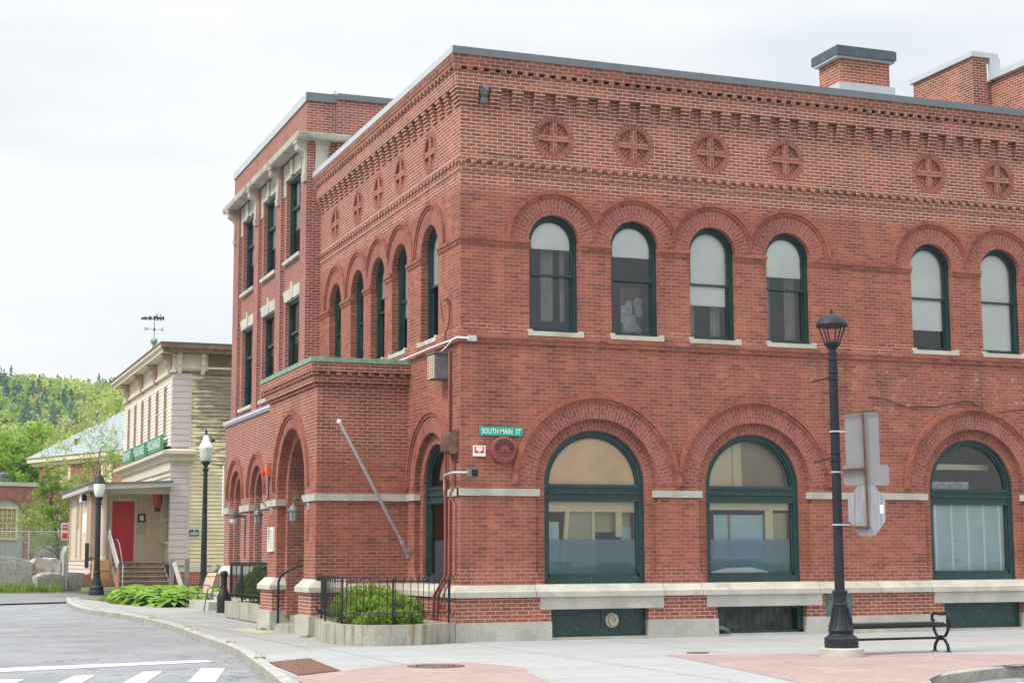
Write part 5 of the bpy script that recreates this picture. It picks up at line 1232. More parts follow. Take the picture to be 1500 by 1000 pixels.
# ------------------------------------------------------------------ things fixed to the corner building
t = thing('street_sign', 'green street name sign with white letters on the brick corner', 'sign', (0.83, -0.02, 4.04))
mb = MB(); mb.box((0.378, -0.03, 3.96), (1.285, -0.018, 4.137)); mb.build('plate', plain('sign_green', (0.0, 0.33, 0.22), 0.35, var=0.03), t)
mb = MB(); text_mb(mb, 'SOUTH MAIN  ST', (0.425, -0.034, 3.995), (1, 0, 0), (0, 0, 1), 0.105, width=0.82, depth_n=(0, -1, 0), bold=0.012); mb.build('lettering', m_white, t)
t = thing('alarm_sign', 'small white and red security sign left of the round gong', 'sign', (0.375, -0.02, 3.66))
mb = MB(); mb.box((0.247, -0.028, 3.553), (0.505, -0.014, 3.762)); mb.build('plate', m_white, t)
mb = MB(); m_redp = plain('sign_red', (0.75, 0.04, 0.07), 0.4, var=0.05)
for x0, x1, z0, z1 in ((0.275, 0.475, 3.63, 3.645), (0.275, 0.345, 3.62, 3.66), (0.405, 0.475, 3.62, 3.66), (0.275, 0.31, 3.665, 3.735), (0.44, 0.475, 3.665, 3.735), (0.275, 0.475, 3.735, 3.742), (0.29, 0.46, 3.605, 3.612)): mb.box((x0, -0.030, z0), (x1, -0.027, z1), skip='Y')
text_mb(mb, 'KEEP OUT', (0.376, -0.031, 3.70), (1, 0, 0), (0, 0, 1), 0.028, width=0.11, depth_n=(0, -1, 0), center=True) if False else None
mb.build('marking', m_redp, t)
t = thing('fire_gong', 'round brick red embossed alarm gong under the street sign', 'alarm gong', (0.875, -0.08, 3.68))
m_gong = plain('gong_red', (0.24, 0.055, 0.048), 0.42, 0.0, var=0.12); GC = Vector((0.875, 0, 3.68))
def disc(mb, c, prof, n=40):
    for (r0_, y0_), (r1_, y1_) in zip(prof, prof[1:]):
        for k in range(n):
            a, b = 2 * PI * k / n, 2 * PI * (k + 1) / n; f = lambda rr, yy, an: (c.x + rr * math.cos(an), yy, c.z + rr * math.sin(an))
            mb.face([f(r0_, y0_, a), f(r0_, y0_, b), f(r1_, y1_, b), f(r1_, y1_, a)], hint=(math.cos(a) * (0.4 if r0_ >= r1_ else -0.4), -1, math.sin(a) * (0.4 if r0_ >= r1_ else -0.4)))
mb = MB(); disc(mb, GC, [(0.268, 0.0), (0.272, -0.06), (0.262, -0.085), (0.245, -0.092), (0.10, -0.105), (0.0, -0.107)]); mb.build('dish', m_gong, t)
mb = MB(); m_dk = plain('gong_slots', (0.035, 0.012, 0.012), 0.7)
for k in range(15):
    a = PI * (k + 0.0) / 14; d = Vector((math.cos(a), 0, math.sin(a))); q = Vector((-d.z, 0, d.x))
    p0 = GC + d * 0.095 + Vector((0, -0.109, 0)); p1 = GC + d * 0.215 + Vector((0, -0.099, 0)); mb.face([p0 + q * 0.008, p0 - q * 0.008, p1 - q * 0.016, p1 + q * 0.016], hint=(0, -1, 0))
text_mb(mb, 'ROCKWOOD', (0.875, -0.110, 3.605), (1, 0, 0), (0, 0, 1), 0.042, width=0.36, depth_n=(0, -1, 0), bold=0.01, center=True)
text_mb(mb, 'WORCESTER', (0.875, -0.106, 3.545), (1, 0, 0), (0, 0, 1), 0.034, width=0.27, depth_n=(0, -1, 0), bold=0.005, center=True)
for k in range(26):
    a = PI + PI * (k + 0.5) / 26; d = Vector((math.cos(a), 0, math.sin(a))); q = Vector((-d.z, 0, d.x)); p0 = GC + d * 0.222 + Vector((0, -0.0985, 0)); p1 = GC + d * 0.242 + Vector((0, -0.0945, 0))
    mb.face([p0 + q * 0.004, p0 - q * 0.004, p1 - q * 0.004, p1 + q * 0.004], hint=(0, -1, 0))
mb.build('relief', m_dk, t)
mb = MB(); disc(mb, GC, [(0.025, -0.105), (0.02, -0.125), (0, -0.128)], 12); mb.build('bolt', m_rustbar, t)
# camera on a bent conduit
t = thing('security_camera', 'boxy grey camera on a bent galvanised arm below the round gong', 'camera', (0.2, -0.2, 3.2))
mb = MB(); mb.tube([(-0.08, 0.75, 2.80), (-0.08, 0.75, 3.08), (-0.09, 0.72, 3.16), (-0.12, 0.62, 3.20), (-0.16, 0.3, 3.215), (-0.17, 0.02, 3.225), (-0.16, -0.13, 3.225), (0.10, -0.16, 3.225)], 0.022, 8); mb.build('arm', m_galv, t, smooth=True)
mb = MB(); mb.box((0.09, -0.23, 3.14), (0.28, -0.07, 3.30)); mb.build('housing', plain('camera_grey', (0.16, 0.15, 0.15), 0.5), t)
mb = MB(); mb.box((0.15, -0.237, 3.155), (0.275, -0.228, 3.285)); mb.tube([(0.2, -0.237, 3.22), (0.2, -0.26, 3.22)], 0.035, 12); mb.build('lens', m_black, t)
t = thing('flood_light', 'rounded brown wall pack light on the left wall near the corner', 'wall light', (-0.1, 0.25, 3.85))
mb = MB(); FL = [(0.03, 3.66), (-0.06, 3.60), (-0.15, 3.60), (-0.21, 3.66), (-0.23, 3.78), (-0.22, 3.95), (-0.16, 4.02), (0.03, 4.05)]; LEFT.prof(mb, FL, 0.10, 0.50); mb.box((-0.03, 0.07, 3.58), (0.0, 0.53, 4.08)); mb.build('housing', plain('brown_metal', (0.16, 0.085, 0.065), 0.4, 0.3, var=0.35, scale=8), t)
mb = MB(); mb.box((-0.235, 0.505, 3.66), (-0.05, 0.515, 3.98)); mb.build('lens', plain('amber_lens', (0.30, 0.16, 0.11), 0.2), t)
# louvred box under the string course
t = thing('alarm_box', 'old grey box with pale louvred front under the white cable', 'alarm box', (-0.15, 0.9, 5.35))
mb = MB(); mb.box((-0.32, 0.62, 5.12), (0.0, 1.10, 5.62)); mb.box((-0.35, 0.58, 5.62), (0.0, 1.14, 5.655)); mb.box((-0.06, 0.50, 5.08), (0.0, 0.60, 5.66)); mb.build('case', plain('grey_wood', (0.13, 0.12, 0.12), 0.8, var=0.35, scale=9), t)
mb = MB(); mb.box((-0.336, 0.66, 5.14), (-0.322, 1.06, 5.59))
mb.build('louvre_panel', plain('cream_panel', (0.62, 0.50, 0.33), 0.6), t)
mb = MB()
for i in range(9):
    for j in range(3): mb.box((-0.342, 0.69 + j * 0.13, 5.17 + i * 0.047), (-0.337, 0.77 + j * 0.13, 5.19 + i * 0.047))
mb.build('slots', m_rustbar, t)
# conduits
def pipe(name, label, pts, rr, mat, cat='conduit', n=8):
    mb = MB(); mb.tube(pts, rr, n); o = mb.build(name, mat, smooth=True); return tag(o, label, cat)
pipe('conduit', 'red painted conduit dropping from the weatherhead to the string course on the left wall', [(-0.05, 0.55, 6.62), (-0.05, 0.55, 6.30), (-0.06, 0.62, 6.12), (-0.07, 0.73, 6.05), (-0.08, 0.74, 5.72), (-0.08, 0.72, 5.66)], 0.022, m_redpipe)
t = thing('weatherhead', 'small dark electrical weatherhead at the top of the upper red conduit', 'weatherhead', (-0.08, 0.62, 6.65))
mb = MB(); mb.tube([(-0.05, 0.55, 6.60), (-0.08, 0.60, 6.70), (-0.10, 0.72, 6.72)], [0.035, 0.04, 0.028], 8); mb.build('hood', m_rustbar, t)
mb = MB(); mb.tube([(-0.10, 0.72, 6.72), (-0.11, 0.9, 6.74), (-0.1, 0.92, 6.60), (-0.07, 0.86, 6.3)], 0.008, 5); mb.build('wire', m_black, t)
pipe('conduit', 'thick red conduit running down the left wall past the flood light', [(-0.05, 0.52, 5.62), (-0.05, 0.52, 4.05), (-0.07, 0.60, 3.98), (-0.07, 0.70, 3.9), (-0.07, 0.70, 2.95), (-0.09, 0.71, 2.86), (-0.07, 0.71, 2.76), (-0.07, 0.70, 1.25), (-0.17, 0.85, 1.0), (-0.19, 1.05, 0.86), (-0.19, 1.1, 0.38)], 0.032, m_redpipe)
pipe('conduit', 'second red conduit close behind the thick one down the left wall', [(-0.03, 0.56, 2.74), (-0.05, 0.53, 2.60), (-0.05, 0.53, 1.25), (-0.17, 0.66, 1.0), (-0.2, 0.8, 0.85), (-0.2, 0.82, 0.38)], 0.03, m_redpipe)
pipe('conduit', 'thin red conduit nearest the building corner bending around the stone band', [(-0.03, 0.27, 3.60), (-0.03, 0.27, 3.02), (-0.06, 0.32, 2.92), (-0.07, 0.45, 2.84), (-0.06, 0.42, 2.76), (-0.03, 0.24, 2.62), (-0.03, 0.23, 1.3), (-0.16, 0.4, 1.0), (-0.2, 0.5, 0.85), (-0.2, 0.52, 0.75), (-0.2, 1.0, 0.74)], 0.016, m_redpipe)
pipe('cable', 'white cable along the string course on the left wall', [(-0.10, 4.9, 5.86), (-0.10, 3.4, 5.83), (-0.095, 1.6, 5.85), (-0.10, 0.2, 5.845), (-0.11, 0.02, 5.85), (-0.10, -0.1, 5.855), (-0.03, -0.12, 5.85), (0.12, -0.12, 5.845)], 0.02, m_white, 'cable')
pipe('cable', 'slack white cable sagging below the string course onto the louvred box', [(-0.11, 0.25, 5.82), (-0.12, 0.6, 5.72), (-0.10, 1.1, 5.66), (-0.1, 1.6, 5.68)], 0.014, m_white, 'cable')
t = thing('junction_box', 'small white junction box on the string course at the corner', 'junction box', (0.18, -0.1, 5.83)); mb = MB(); mb.box((0.12, -0.13, 5.79), (0.29, -0.06, 5.90)); mb.build('case', plain('box_grey', (0.48, 0.55, 0.58), 0.4), t); mb = MB(); mb.box((0.13, -0.135, 5.80), (0.28, -0.131, 5.89)); mb.build('cover', m_galv, t)
pipe('cable', 'thin black cable sagging across the brick between the two right arches', [(9.256, -0.015, 4.988), (9.616, -0.02, 4.969), (10.27, -0.02, 4.781), (11.0, -0.02, 4.82), (11.82, -0.02, 4.977), (12.12, -0.02, 4.849), (12.6, -0.02, 4.741), (13.33, -0.02, 4.823)], 0.009, m_black, 'cable', 5)
pipe('cable', 'thin dark wire stub pinned above the brick dentil band near the corner', [(0.46, -0.05, 9.62), (0.56, -0.055, 9.60), (0.9, -0.055, 9.565), (1.3, -0.055, 9.55)], 0.008, m_black, 'cable', 5)
t = thing('wall_plate', 'square green bronze access plate on the brick base behind the lamp post', 'access plate', (8.3, -0.12, 0.6))
mb = MB(); mb.box((7.99, -0.135, 0.335), (8.63, -0.11, 0.86)); mb.build('frame', m_bronze, t)
mb = MB(); mb.box((8.03, -0.142, 0.375), (8.59, -0.134, 0.82)); mb.tube([(8.2, -0.14, 0.6), (8.2, -0.17, 0.6)], 0.02, 8); mb.tube([(8.32, -0.14, 0.6), (8.32, -0.17, 0.6)], 0.03, 8); mb.build('cover', m_bronze, t)
# flag pole
t = thing('flag_pole', 'bare silver flag pole leaning out from the porch wall', 'flag pole', (-0.08, 3.35, 1.7))
mb = MB(); A = Vector((-0.06, 3.32, 1.72)); B = Vector((-1.12, 1.5, 4.18)); 
A = Vector((-0.03, 3.33, 1.70)); B = Vector((-2.03, 1.5, 4.29))
mb.tube([A, A.lerp(B, 0.5), B], [0.034, 0.032, 0.028], 10); mb.build('pole', plain('silver_paint', (0.56, 0.57, 0.60), 0.35, 0.1), t, smooth=True)
mb = MB(); mb.lathe(B + Vector((0, 0, -0.03)), [(0.0, -0.01), (0.04, 0.0), (0.045, 0.03), (0.04, 0.06), (0, 0.075)], 12); mb.build('finial', m_white, t)
mb = MB(); mb.box((-0.04, 3.29, 1.60), (-0.0, 3.42, 1.80)); mb.tube([A + Vector((0.0, 0, -0.02)), A.lerp(B, 0.09)], 0.045, 10); mb.build('bracket', m_galv, t)

# ------------------------------------------------------------------ lanterns, notice, strobe on the porch
m_lgl = plain('ribbed_lamp_glass', (0.26, 0.26, 0.24), 0.15, var=0.3, scale=25)
m_pew = plain('pewter', (0.11, 0.12, 0.125), 0.4, 0.4, var=0.2)
def sconce(y, lab):
    x = -2.40; t = thing('wall_lantern', lab, 'lantern', (-2.0, y, 2.7), 'lanterns on the porch piers')
    mb = MB(); mb.lathe((x, y, 0), [(0.0, 2.30), (0.10, 2.31), (0.105, 2.33), (0.095, 2.34)], 14); mb.lathe((x, y, 0), [(0.13, 2.55), (0.15, 2.56), (0.14, 2.60), (0.09, 2.68), (0.04, 2.72), (0.03, 2.76), (0.0, 2.78)], 14)
    for k in range(6): a = PI * k / 3; mb.tube([(x + 0.10 * math.cos(a), y + 0.10 * math.sin(a), 2.33), (x + 0.125 * math.cos(a), y + 0.125 * math.sin(a), 2.56)], 0.007, 4)
    mb.build('frame', m_pew, t)
    mb = MB(); mb.lathe((x, y, 0), [(0.088, 2.33), (0.115, 2.56)], 14); mb.build('glass', m_lgl, t)
    mb = MB(); mb.tube([(x, y, 2.76), (x - 0.0, y, 2.84), (x + 0.06, y, 2.91), (x + 0.15, y, 2.91), (x + 0.22, y, 2.83), (x + 0.24, y, 2.72), (x + 0.39, y, 2.70)], 0.016, 8); mb.build('arm', m_pew, t, smooth=True)
    mb = MB(); mb.box((-2.05, y - 0.06, 2.60), (-2.0, y + 0.06, 2.78)); mb.build('back_plate', m_galv, t); t.scale = (0.85, 0.85, 0.85)
SC = 1
sconce(4.02, 'glass wall lantern on the porch pier nearest the street corner'); sconce(7.60, 'glass wall lantern on the porch pier further from the corner, beside the small red strobe')
t = thing('notice_case', 'narrow white framed notice case on the farther porch pier', 'notice case', (-2.03, 7.57, 2.0))
mb = MB(); mb.box((-2.05, 7.30, 1.76), (-2.001, 7.85, 2.32)); mb.build('frame', m_white, t); mb = MB(); mb.box((-2.056, 7.38, 1.82), (-2.051, 7.77, 2.26)); mb.build('sheet', plain('old_paper', (0.50, 0.50, 0.36), 0.6), t)
t = thing('fire_strobe', 'orange box with red strobe lamp high on the farther porch pier', 'alarm strobe', (-2.05, 7.9, 3.65))
mb = MB(); mb.box((-2.10, 7.76, 3.50), (-2.0, 8.04, 3.80)); mb.build('box', plain('alarm_orange', (0.50, 0.13, 0.045), 0.5), t)
mb = MB(); mb.lathe((-2.14, 7.98, 3.58), [(0, -0.05), (0.05, -0.03), (0.06, 0.0), (0.05, 0.04), (0, 0.06)], 10); mb.build('lamp', plain('strobe_red', (0.8, 0.01, 0.03), 0.2), t)
mb = MB(); mb.tube([(-2.03, 7.9, 3.5), (-2.03, 7.9, 3.1), (-2.03, 7.93, 2.96)], 0.015, 6); mb.build('wire', m_black, t)
t = thing('wall_light', 'grey barn light with pale glass jar between the two small arches', 'wall light', (-0.5, 17.9, 2.75))
mb = MB(); mb.tube([(-0.52, 17.9, 2.85), (-0.75, 17.9, 2.88)], 0.05, 8); mb.lathe((-0.95, 17.9, 2.80), [(0.16, -0.02), (0.21, 0.0), (0.19, 0.12), (0.12, 0.17), (0, 0.18)], 14); mb.tube([(-0.53, 17.9, 2.8), (-0.53, 17.9, 1.3)], 0.02, 6); mb.build('fitting', m_pew, t); t.scale = (0.8, 0.8, 0.8)
mb = MB(); mb.lathe((-0.95, 17.9, 2.80), [(0.0, -0.24), (0.09, -0.23), (0.14, -0.15), (0.15, -0.02)], 14); mb.build('jar', plain('milky_glass', (0.6, 0.58, 0.48), 0.3), t)

# ------------------------------------------------------------------ pavement furniture beyond the planter
t = thing('ash_receptacle', 'black bottle shaped cigarette bin on the sidewalk by the chairs', 'ash bin', (-0.86, 19.2, 0))
mb = MB(); mb.lathe((-0.86, 19.2, 0), [(0.20, 0), (0.20, 0.44), (0.19, 0.50), (0.12, 0.66), (0.095, 0.74), (0.09, 1.08)], 20); mb.build('body', m_black, t, smooth=True)
mb = MB(); mb.lathe((-0.86, 19.2, 0), [(0.09, 1.08), (0.115, 1.10), (0.12, 1.16), (0.10, 1.22), (0, 1.25)], 20); mb.build('cap', m_black, t)
t = thing('stone_step', 'low grey granite block behind the two patio chairs', 'stone block', (-0.3, 23, 0)); mb = MB(); mb.box((-0.85, 21.7, 0), (0.4, 25.2, 0.26)); mb.box((-0.2, 21.75, 0.26), (0.4, 25.1, 0.5)); mb.build('block', m_gran, t)
m_tube = plain('bronze_tube', (0.12, 0.095, 0.08), 0.4, 0.3); m_sling = plain('tan_sling', (0.44, 0.33, 0.23), 0.7, var=0.06)
def chair(x, y, rot, lab):
    t = thing('patio_chair', lab, 'chair', (x, y, 0), 'patio chairs on the sidewalk')
    cr_, sr_ = math.cos(rot), math.sin(rot); T = lambda a, b, z: (x + a * cr_ - b * sr_, y + a * sr_ + b * cr_, z)
    mb = MB(); mb.face([T(-0.27, -0.25, 0.50), T(0.27, -0.25, 0.50), T(0.27, 0.27, 0.46), T(-0.27, 0.27, 0.46)], hint=(0, 0, 1)); mb.face([T(-0.27, -0.25, 0.494), T(0.27, -0.25, 0.494), T(0.27, 0.27, 0.454), T(-0.27, 0.27, 0.454)], hint=(0, 0, -1)); mb.build('seat', m_sling, t)
    mb = MB(); pr = [(0.27, 0.47), (0.33, 0.75), (0.42, 1.0), (0.50, 1.14)]
    for (b0, z0), (b1, z1) in zip(pr, pr[1:]):
        for o_ in (0, 0.006): mb.face([T(-0.27, b0 + o_, z0), T(0.27, b0 + o_, z0), T(0.27, b1 + o_, z1), T(-0.27, b1 + o_, z1)])
    mb.build('backrest', m_sling, t)
    for s_ in (-1, 1):
        a = 0.29 * s_; mb = MB(); mb.tube([T(a, -0.25, 0.50), T(a, 0.27, 0.46), T(a, 0.33, 0.75), T(a, 0.42, 1.0), T(a, 0.50, 1.15)], 0.014, 6)
        mb.build('side_rail', m_tube, t)
        mb = MB(); mb.tube([T(a, -0.33, 0.0), T(a * 1.03, -0.27, 0.48), T(a * 1.08, -0.22, 0.70), T(a * 1.1, -0.08, 0.755), T(a * 1.1, 0.12, 0.74), T(a * 1.06, 0.31, 0.62)], 0.016, 6); mb.build('front_leg', m_tube, t)
        mb = MB(); mb.tube([T(a, 0.05, 0.47), T(a, 0.36, 0.0)], 0.014, 6); mb.build('rear_leg', m_tube, t)
    mb = MB(); mb.tube([T(-0.29, -0.26, 0.44), T(0.29, -0.26, 0.44)], 0.012, 6); mb.grp(); mb.tube([T(-0.29, 0.42, 1.02), T(0.29, 0.42, 1.02)], 0.012, 6); mb.build('cross_bar', m_tube, t)
chair(-0.62, 24.6, R(-66), 'tan sling patio chair standing in front of the leafy bed'); chair(-0.85, 20.6, R(-100), 'tan sling patio chair seen from its side next to the black ash bin')

# ------------------------------------------------------------------ leafy bed (hostas) in front of the yellow building
rn = random.Random(11); mb = MB()
def hosta(mb, x, y, s_, n=15):
    for k in range(n):
        a = rn.uniform(0, 2 * PI); L_ = s_ * rn.uniform(0.6, 1.1); w = L_ * 0.5; el_ = rn.uniform(0.35, 1.2); d = Vector((math.cos(a), math.sin(a), 0)); sd_ = Vector((-d.y, d.x, 0))
        p = [Vector((x, y, 0.02))]
        for j in range(1, 5):
            f = j / 4; p.append(Vector((x, y, 0)) + d * L_ * f * math.cos(el_ * (1 - f * 0.5)) * 1.2 + Vector((0, 0, L_ * (math.sin(el_) * f * 1.25 - 0.75 * f * f * f))))
        ws = [0.02, 0.06, w, w * 0.85, 0.0]
        for j in range(4):
            q = [p[j] - sd_ * ws[j] / 2, p[j] + sd_ * ws[j] / 2, p[j + 1] + sd_ * ws[j + 1] / 2, p[j + 1] - sd_ * ws[j + 1] / 2]
            if ws[j + 1] == 0: q = q[:3]
            mb.face(q, hint=(0, 0, 1))
for _ in range(420):
    y = rn.uniform(24.5, 41); lo = -2.1 + max(0, (33 - y)) * 0.085 if y < 33 else -1.9 + (y - 33) * 0.2; x = lo + rn.random() ** 1.3 * (3.6 + (y - 25) * 0.05)
    if y < 25.8 and x < 0.5: continue
    hosta(mb, x, y, rn.uniform(0.48, 0.86) * (1 + (y - 24) * 0.01))
o = mb.build('hosta_bed', leaf_mat('hosta_leaves', [(0.10, 0.22, 0.02), (0.20, 0.38, 0.035), (0.34, 0.50, 0.06)], sc=1.5)); tag(o, 'bright green broad leaved plants massed in the bed below the yellow wall', 'plants', kind='stuff')
def grass(name, label, pts_fn, n, h, mat, seed=2):
    rn = random.Random(seed); mb = MB()
    for _ in range(n):
        x, y, z = pts_fn(rn); a = rn.uniform(0, 2 * PI); d = Vector((math.cos(a), math.sin(a), 0)); hh = h * rn.uniform(0.5, 1.3); w = 0.02 + hh * 0.06; b = Vector((x, y, z)); q = Vector((-d.y, d.x, 0)) * w
        mb.face([b - q, b + q, b + d * hh * 0.35 + Vector((0, 0, hh))])
    o = mb.build(name, mat); return tag(o, label, 'grass', kind='stuff')
m_gr = leaf_mat('grass_blades', [(0.14, 0.22, 0.03), (0.22, 0.34, 0.05), (0.34, 0.38, 0.10)])
grass('grass', 'short green grass at the edge of the leafy bed', lambda r_: (lambda y: (r_.uniform(-2.75 + (y > 31) * 0.2 + max(0, 31 - y) * 0.25, -0.4), y, 0.01))(r_.uniform(27.5, 36)), 5000, 0.14, m_gr)
grass('grass', 'rough grass and weeds around the concrete blocks', lambda r_: (r_.uniform(-9, -1.7), r_.uniform(59.0, 65), -0.09), 5000, 0.42, m_gr, 3)
rn = random.Random(5)
grass('grass', 'small weeds growing from the kerb joints', lambda r_: (lambda k: (KP[k][0] + r_.uniform(0.02, 0.22), KP[k][1] + r_.gauss(0, 0.05), 0.0))(r_.choice([9, 17, 24, 26, 31, 36])), 110, 0.035, m_gr, 7)
grass('grass', 'small weeds growing at the foot of the porch', lambda r_: r_.choice([(lambda: (-2.2 + r_.gauss(0, 0.05), 3.25 + r_.gauss(0, 0.1), 0)), (lambda: (-2.25 + r_.gauss(0, 0.05), 7.2 + r_.gauss(0, 0.08), 0)), (lambda: (-1.66 + r_.gauss(0, 0.03), 9 + r_.gauss(0, 0.6), 0))])(), 110, 0.05, m_gr, 9)

# ------------------------------------------------------------------ the two street lamps further off
m_globe = plain('lamp_globe', (0.72, 0.74, 0.72), 0.15, var=0.05)
t = thing('street_lamp', 'short black lamp post with white globe and black cap by the wooden porch', 'street lamp', (-1.43, 46.24, 0))
X, Y = -1.43, 46.24
mb = MB(); mb.lathe((X, Y, 0), [(0.34, 0), (0.34, 0.16), (0.31, 0.20), (0.30, 0.34), (0.23, 0.44), (0.19, 0.62), (0.155, 0.80), (0.14, 0.95), (0.165, 1.0), (0.14, 1.05)], 24); mb.build('base', m_charc, t)
mb = MB(); mb.lathe((X, Y, 1.0), [(0.13, 0), (0.10, 3.05), (0.14, 3.08), (0.14, 3.14), (0.09, 3.18), (0.15, 3.30), (0.18, 3.36), (0.17, 3.40), (0, 3.40)], 20); mb.build('pole', m_charc, t)
mb = MB(); mb.lathe((X, Y, 4.38), [(0.13, 0), (0.20, 0.10), (0.25, 0.30), (0.27, 0.55), (0.265, 0.62)], 24); mb.build('globe', m_globe, t, smooth=True)
mb = MB(); mb.lathe((X, Y, 5.0), [(0.275, 0), (0.275, 0.05), (0.22, 0.14), (0.16, 0.30), (0.09, 0.40), (0.05, 0.44), (0.04, 0.52), (0.07, 0.57), (0.04, 0.62), (0.0, 0.75)], 24); mb.build('cap', m_charc, t)
X, Y = 1.90, 38.0
t = thing('street_lamp', 'tall black lamp post with acorn globe against the yellow clapboard wall', 'street lamp', (X, Y, 0))
mb = MB(); mb.lathe((X, Y, 0), [(0.28, 0), (0.28, 0.2), (0.19, 0.5), (0.14, 0.8)], 20); mb.build('base', m_charc, t)
mb = MB(); mb.lathe((X, Y, 0.7), [(0.135, 0), (0.085, 4.50), (0.13, 4.53), (0.13, 4.60), (0.08, 4.66), (0.10, 4.75), (0.19, 4.86), (0.20, 4.92), (0, 4.93)], 20); mb.build('pole', m_charc, t)
mb = MB(); mb.lathe((X, Y, 5.60), [(0.17, 0), (0.23, 0.10), (0.26, 0.30), (0.275, 0.50), (0.29, 0.56), (0.25, 0.62)], 24); mb.build('globe', plain('clear_globe', (0.55, 0.57, 0.52), 0.12, var=0.15, scale=6), t, smooth=True)
mb = MB(); mb.lathe((X, Y, 6.15), [(0.29, 0.0), (0.295, 0.05), (0.24, 0.16), (0.17, 0.28), (0.14, 0.32), (0.14, 0.42), (0.08, 0.52), (0.05, 0.58)], 24); mb.build('globe_top', m_globe, t, smooth=True)
mb = MB(); mb.lathe((X, Y, 6.70), [(0.06, 0), (0.08, 0.04), (0.04, 0.10), (0.06, 0.17), (0.0, 0.28)], 12); mb.tube([(X + 0.2, Y, 6.45), (X + 0.36, Y, 6.5)], 0.06, 8); mb.build('finial', m_charc, t)

# ================================================================== YELLOW AND CREAM WOODEN BUILDING
yb = thing('wooden_building', 'two storey cream and peeling yellow clapboard building with bracketed cornice', 'building', (5, 55, 0))
XL, YC, YF = 1.93, 47.0, 64.0
def clap_mat(name, base, grime, peel=False):
    m, t, b = newmat(name); pos = nd(t, 'ShaderNodeNewGeometry').outputs['Position']; sp_ = nd(t, 'ShaderNodeSeparateXYZ'); t.links.new(pos, sp_.inputs[0])
    n = noise(t, 1.5, vec=pos, detail=5); rr = ramp(t, [(0.3, tuple(c * 0.88 for c in base)), (0.7, tuple(min(1, c * 1.08) for c in base))]); t.links.new(n, rr.inputs[0]); c = rr.outputs[0]
    if peel:
        n2 = noise(t, 1.6, vec=pos, detail=6, rough=0.72, sc=(0.55, 0.55, 3.2))
        hz = mrange(t, sp_.outputs[2], 5.0, 8.8, -0.045, 0.20); ed = mrange(t, sp_.outputs[0], 2.9, 3.3, -0.12, 0.0)
        f = mrange(t, math_(t, 'ADD', math_(t, 'ADD', n2, hz), ed), 0.56, 0.63, 0, 0.92)
        n4 = noise(t, 5, vec=pos, detail=3, sc=(0.3, 0.3, 3)); g = ramp(t, [(0.3, (0.11, 0.075, 0.055)), (0.7, (0.32, 0.26, 0.20))]); t.links.new(n4, g.inputs[0])
        c = mixc(t, f, c, g.outputs[0])
    t.links.new(c, b.inputs['Base Color']); b.inputs['Roughness'].default_value = 0.8
    bump(t, b, noise(t, 10, vec=pos, detail=3, sc=(0.4, 0.4, 4)), 0.3, 0.01); return m
m_yel = clap_mat('peeling_yellow_paint', (0.64, 0.55, 0.36), None, True); m_crm = clap_mat('cream_paint', (0.74, 0.68, 0.59), None)
m_mauve = plain('mauve_paint', (0.52, 0.44, 0.43), 0.7, var=0.06); m_trim = plain('cream_trim', (0.64, 0.56, 0.45), 0.7, var=0.08); m_tan2 = plain('tan_trim', (0.42, 0.30, 0.22), 0.7, var=0.12)
m_brownw = plain('bare_brown_board', (0.19, 0.125, 0.09), 0.8, var=0.4, scale=3)
YL_ = Fac((XL, 0, 0), (0, 1, 0), (1, 0, 0)); YS = Fac((0, YC, 0), (1, 0, 0), (0, 1, 0))
def claps(F, mb, u0, u1, z0, z1, st=0.175, holes=()):
    z = z0
    while z < z1 - 0.01:
        zt = min(z + st, z1); segs = [(u0, u1)]
        for h in holes:
            if h[2] < (z + zt) / 2 < h[3]:
                ns = []
                for a, b in segs:
                    if h[1] <= a or h[0] >= b: ns.append((a, b))
                    else:
                        if h[0] > a: ns.append((a, h[0]))
                        if h[1] < b: ns.append((h[1], b))
                segs = ns
        for a, b in segs:
            mb.face([F.P(a, z, -0.034), F.P(b, z, -0.034), F.P(b, zt, -0.004), F.P(a, zt, -0.004)], hint=F.h); mb.face([F.P(a, z, -0.034), F.P(b, z, -0.034), F.P(b, z, 0.0), F.P(a, z, 0.0)], hint=(0, 0, -1))
        z = zt
mb = MB(); claps(YS, mb, XL + 0.75, 9.0, 1.3, 10.25); mb.build('side_clapboards', m_yel, yb)
WY_ = [49.15, 51.7, 54.25, 56.77, 59.44, 61.93]
wh = [(y - 0.42, y + 0.42, 7.45, 9.88) for y in WY_]
mb = MB(); claps(YL_, mb, YC + 0.35, YF, 6.9, 10.1, holes=wh); claps(YL_, mb, 52.9, YF, 1.5, 6.2); mb.build('front_clapboards', m_crm, yb)
mb = MB(); YL_.quad(mb, YC, YF, 1.0, 10.6, 0.35); YS.quad(mb, XL, 9.0, 1.0, 10.6, 0.02); mb.box((XL + 0.36, YC + 0.03, 10.2), (9, YF, 10.6), skip='z'); mb.box((XL, YF, 0), (9, YF + 0.1, 10.6)); YL_.quad(mb, 52.8, YF, -0.1, 1.6, 0.0); YL_.box(mb, YC, YF, 10.1, 10.6, 0.0, 0.3); mb.build('wall', m_trim, yb)
mb = MB(); YS.box(mb, XL - 0.02, 9, -0.1, 1.3, 0.03, 0.4); mb.box((XL - 0.0, YC + 0.03, -0.1), (XL + 0.3, 53, 1.1)); mb.build('brick_foundation', brick_mat('brick_painted', [(0.30, 0.06, 0.05), (0.36, 0.08, 0.06), (0.28, 0.06, 0.05)], (0.5, 0.42, 0.38), (0.55, 0.48, 0.44), bw=0.3, rh=0.1, fixed=0.6), yb)
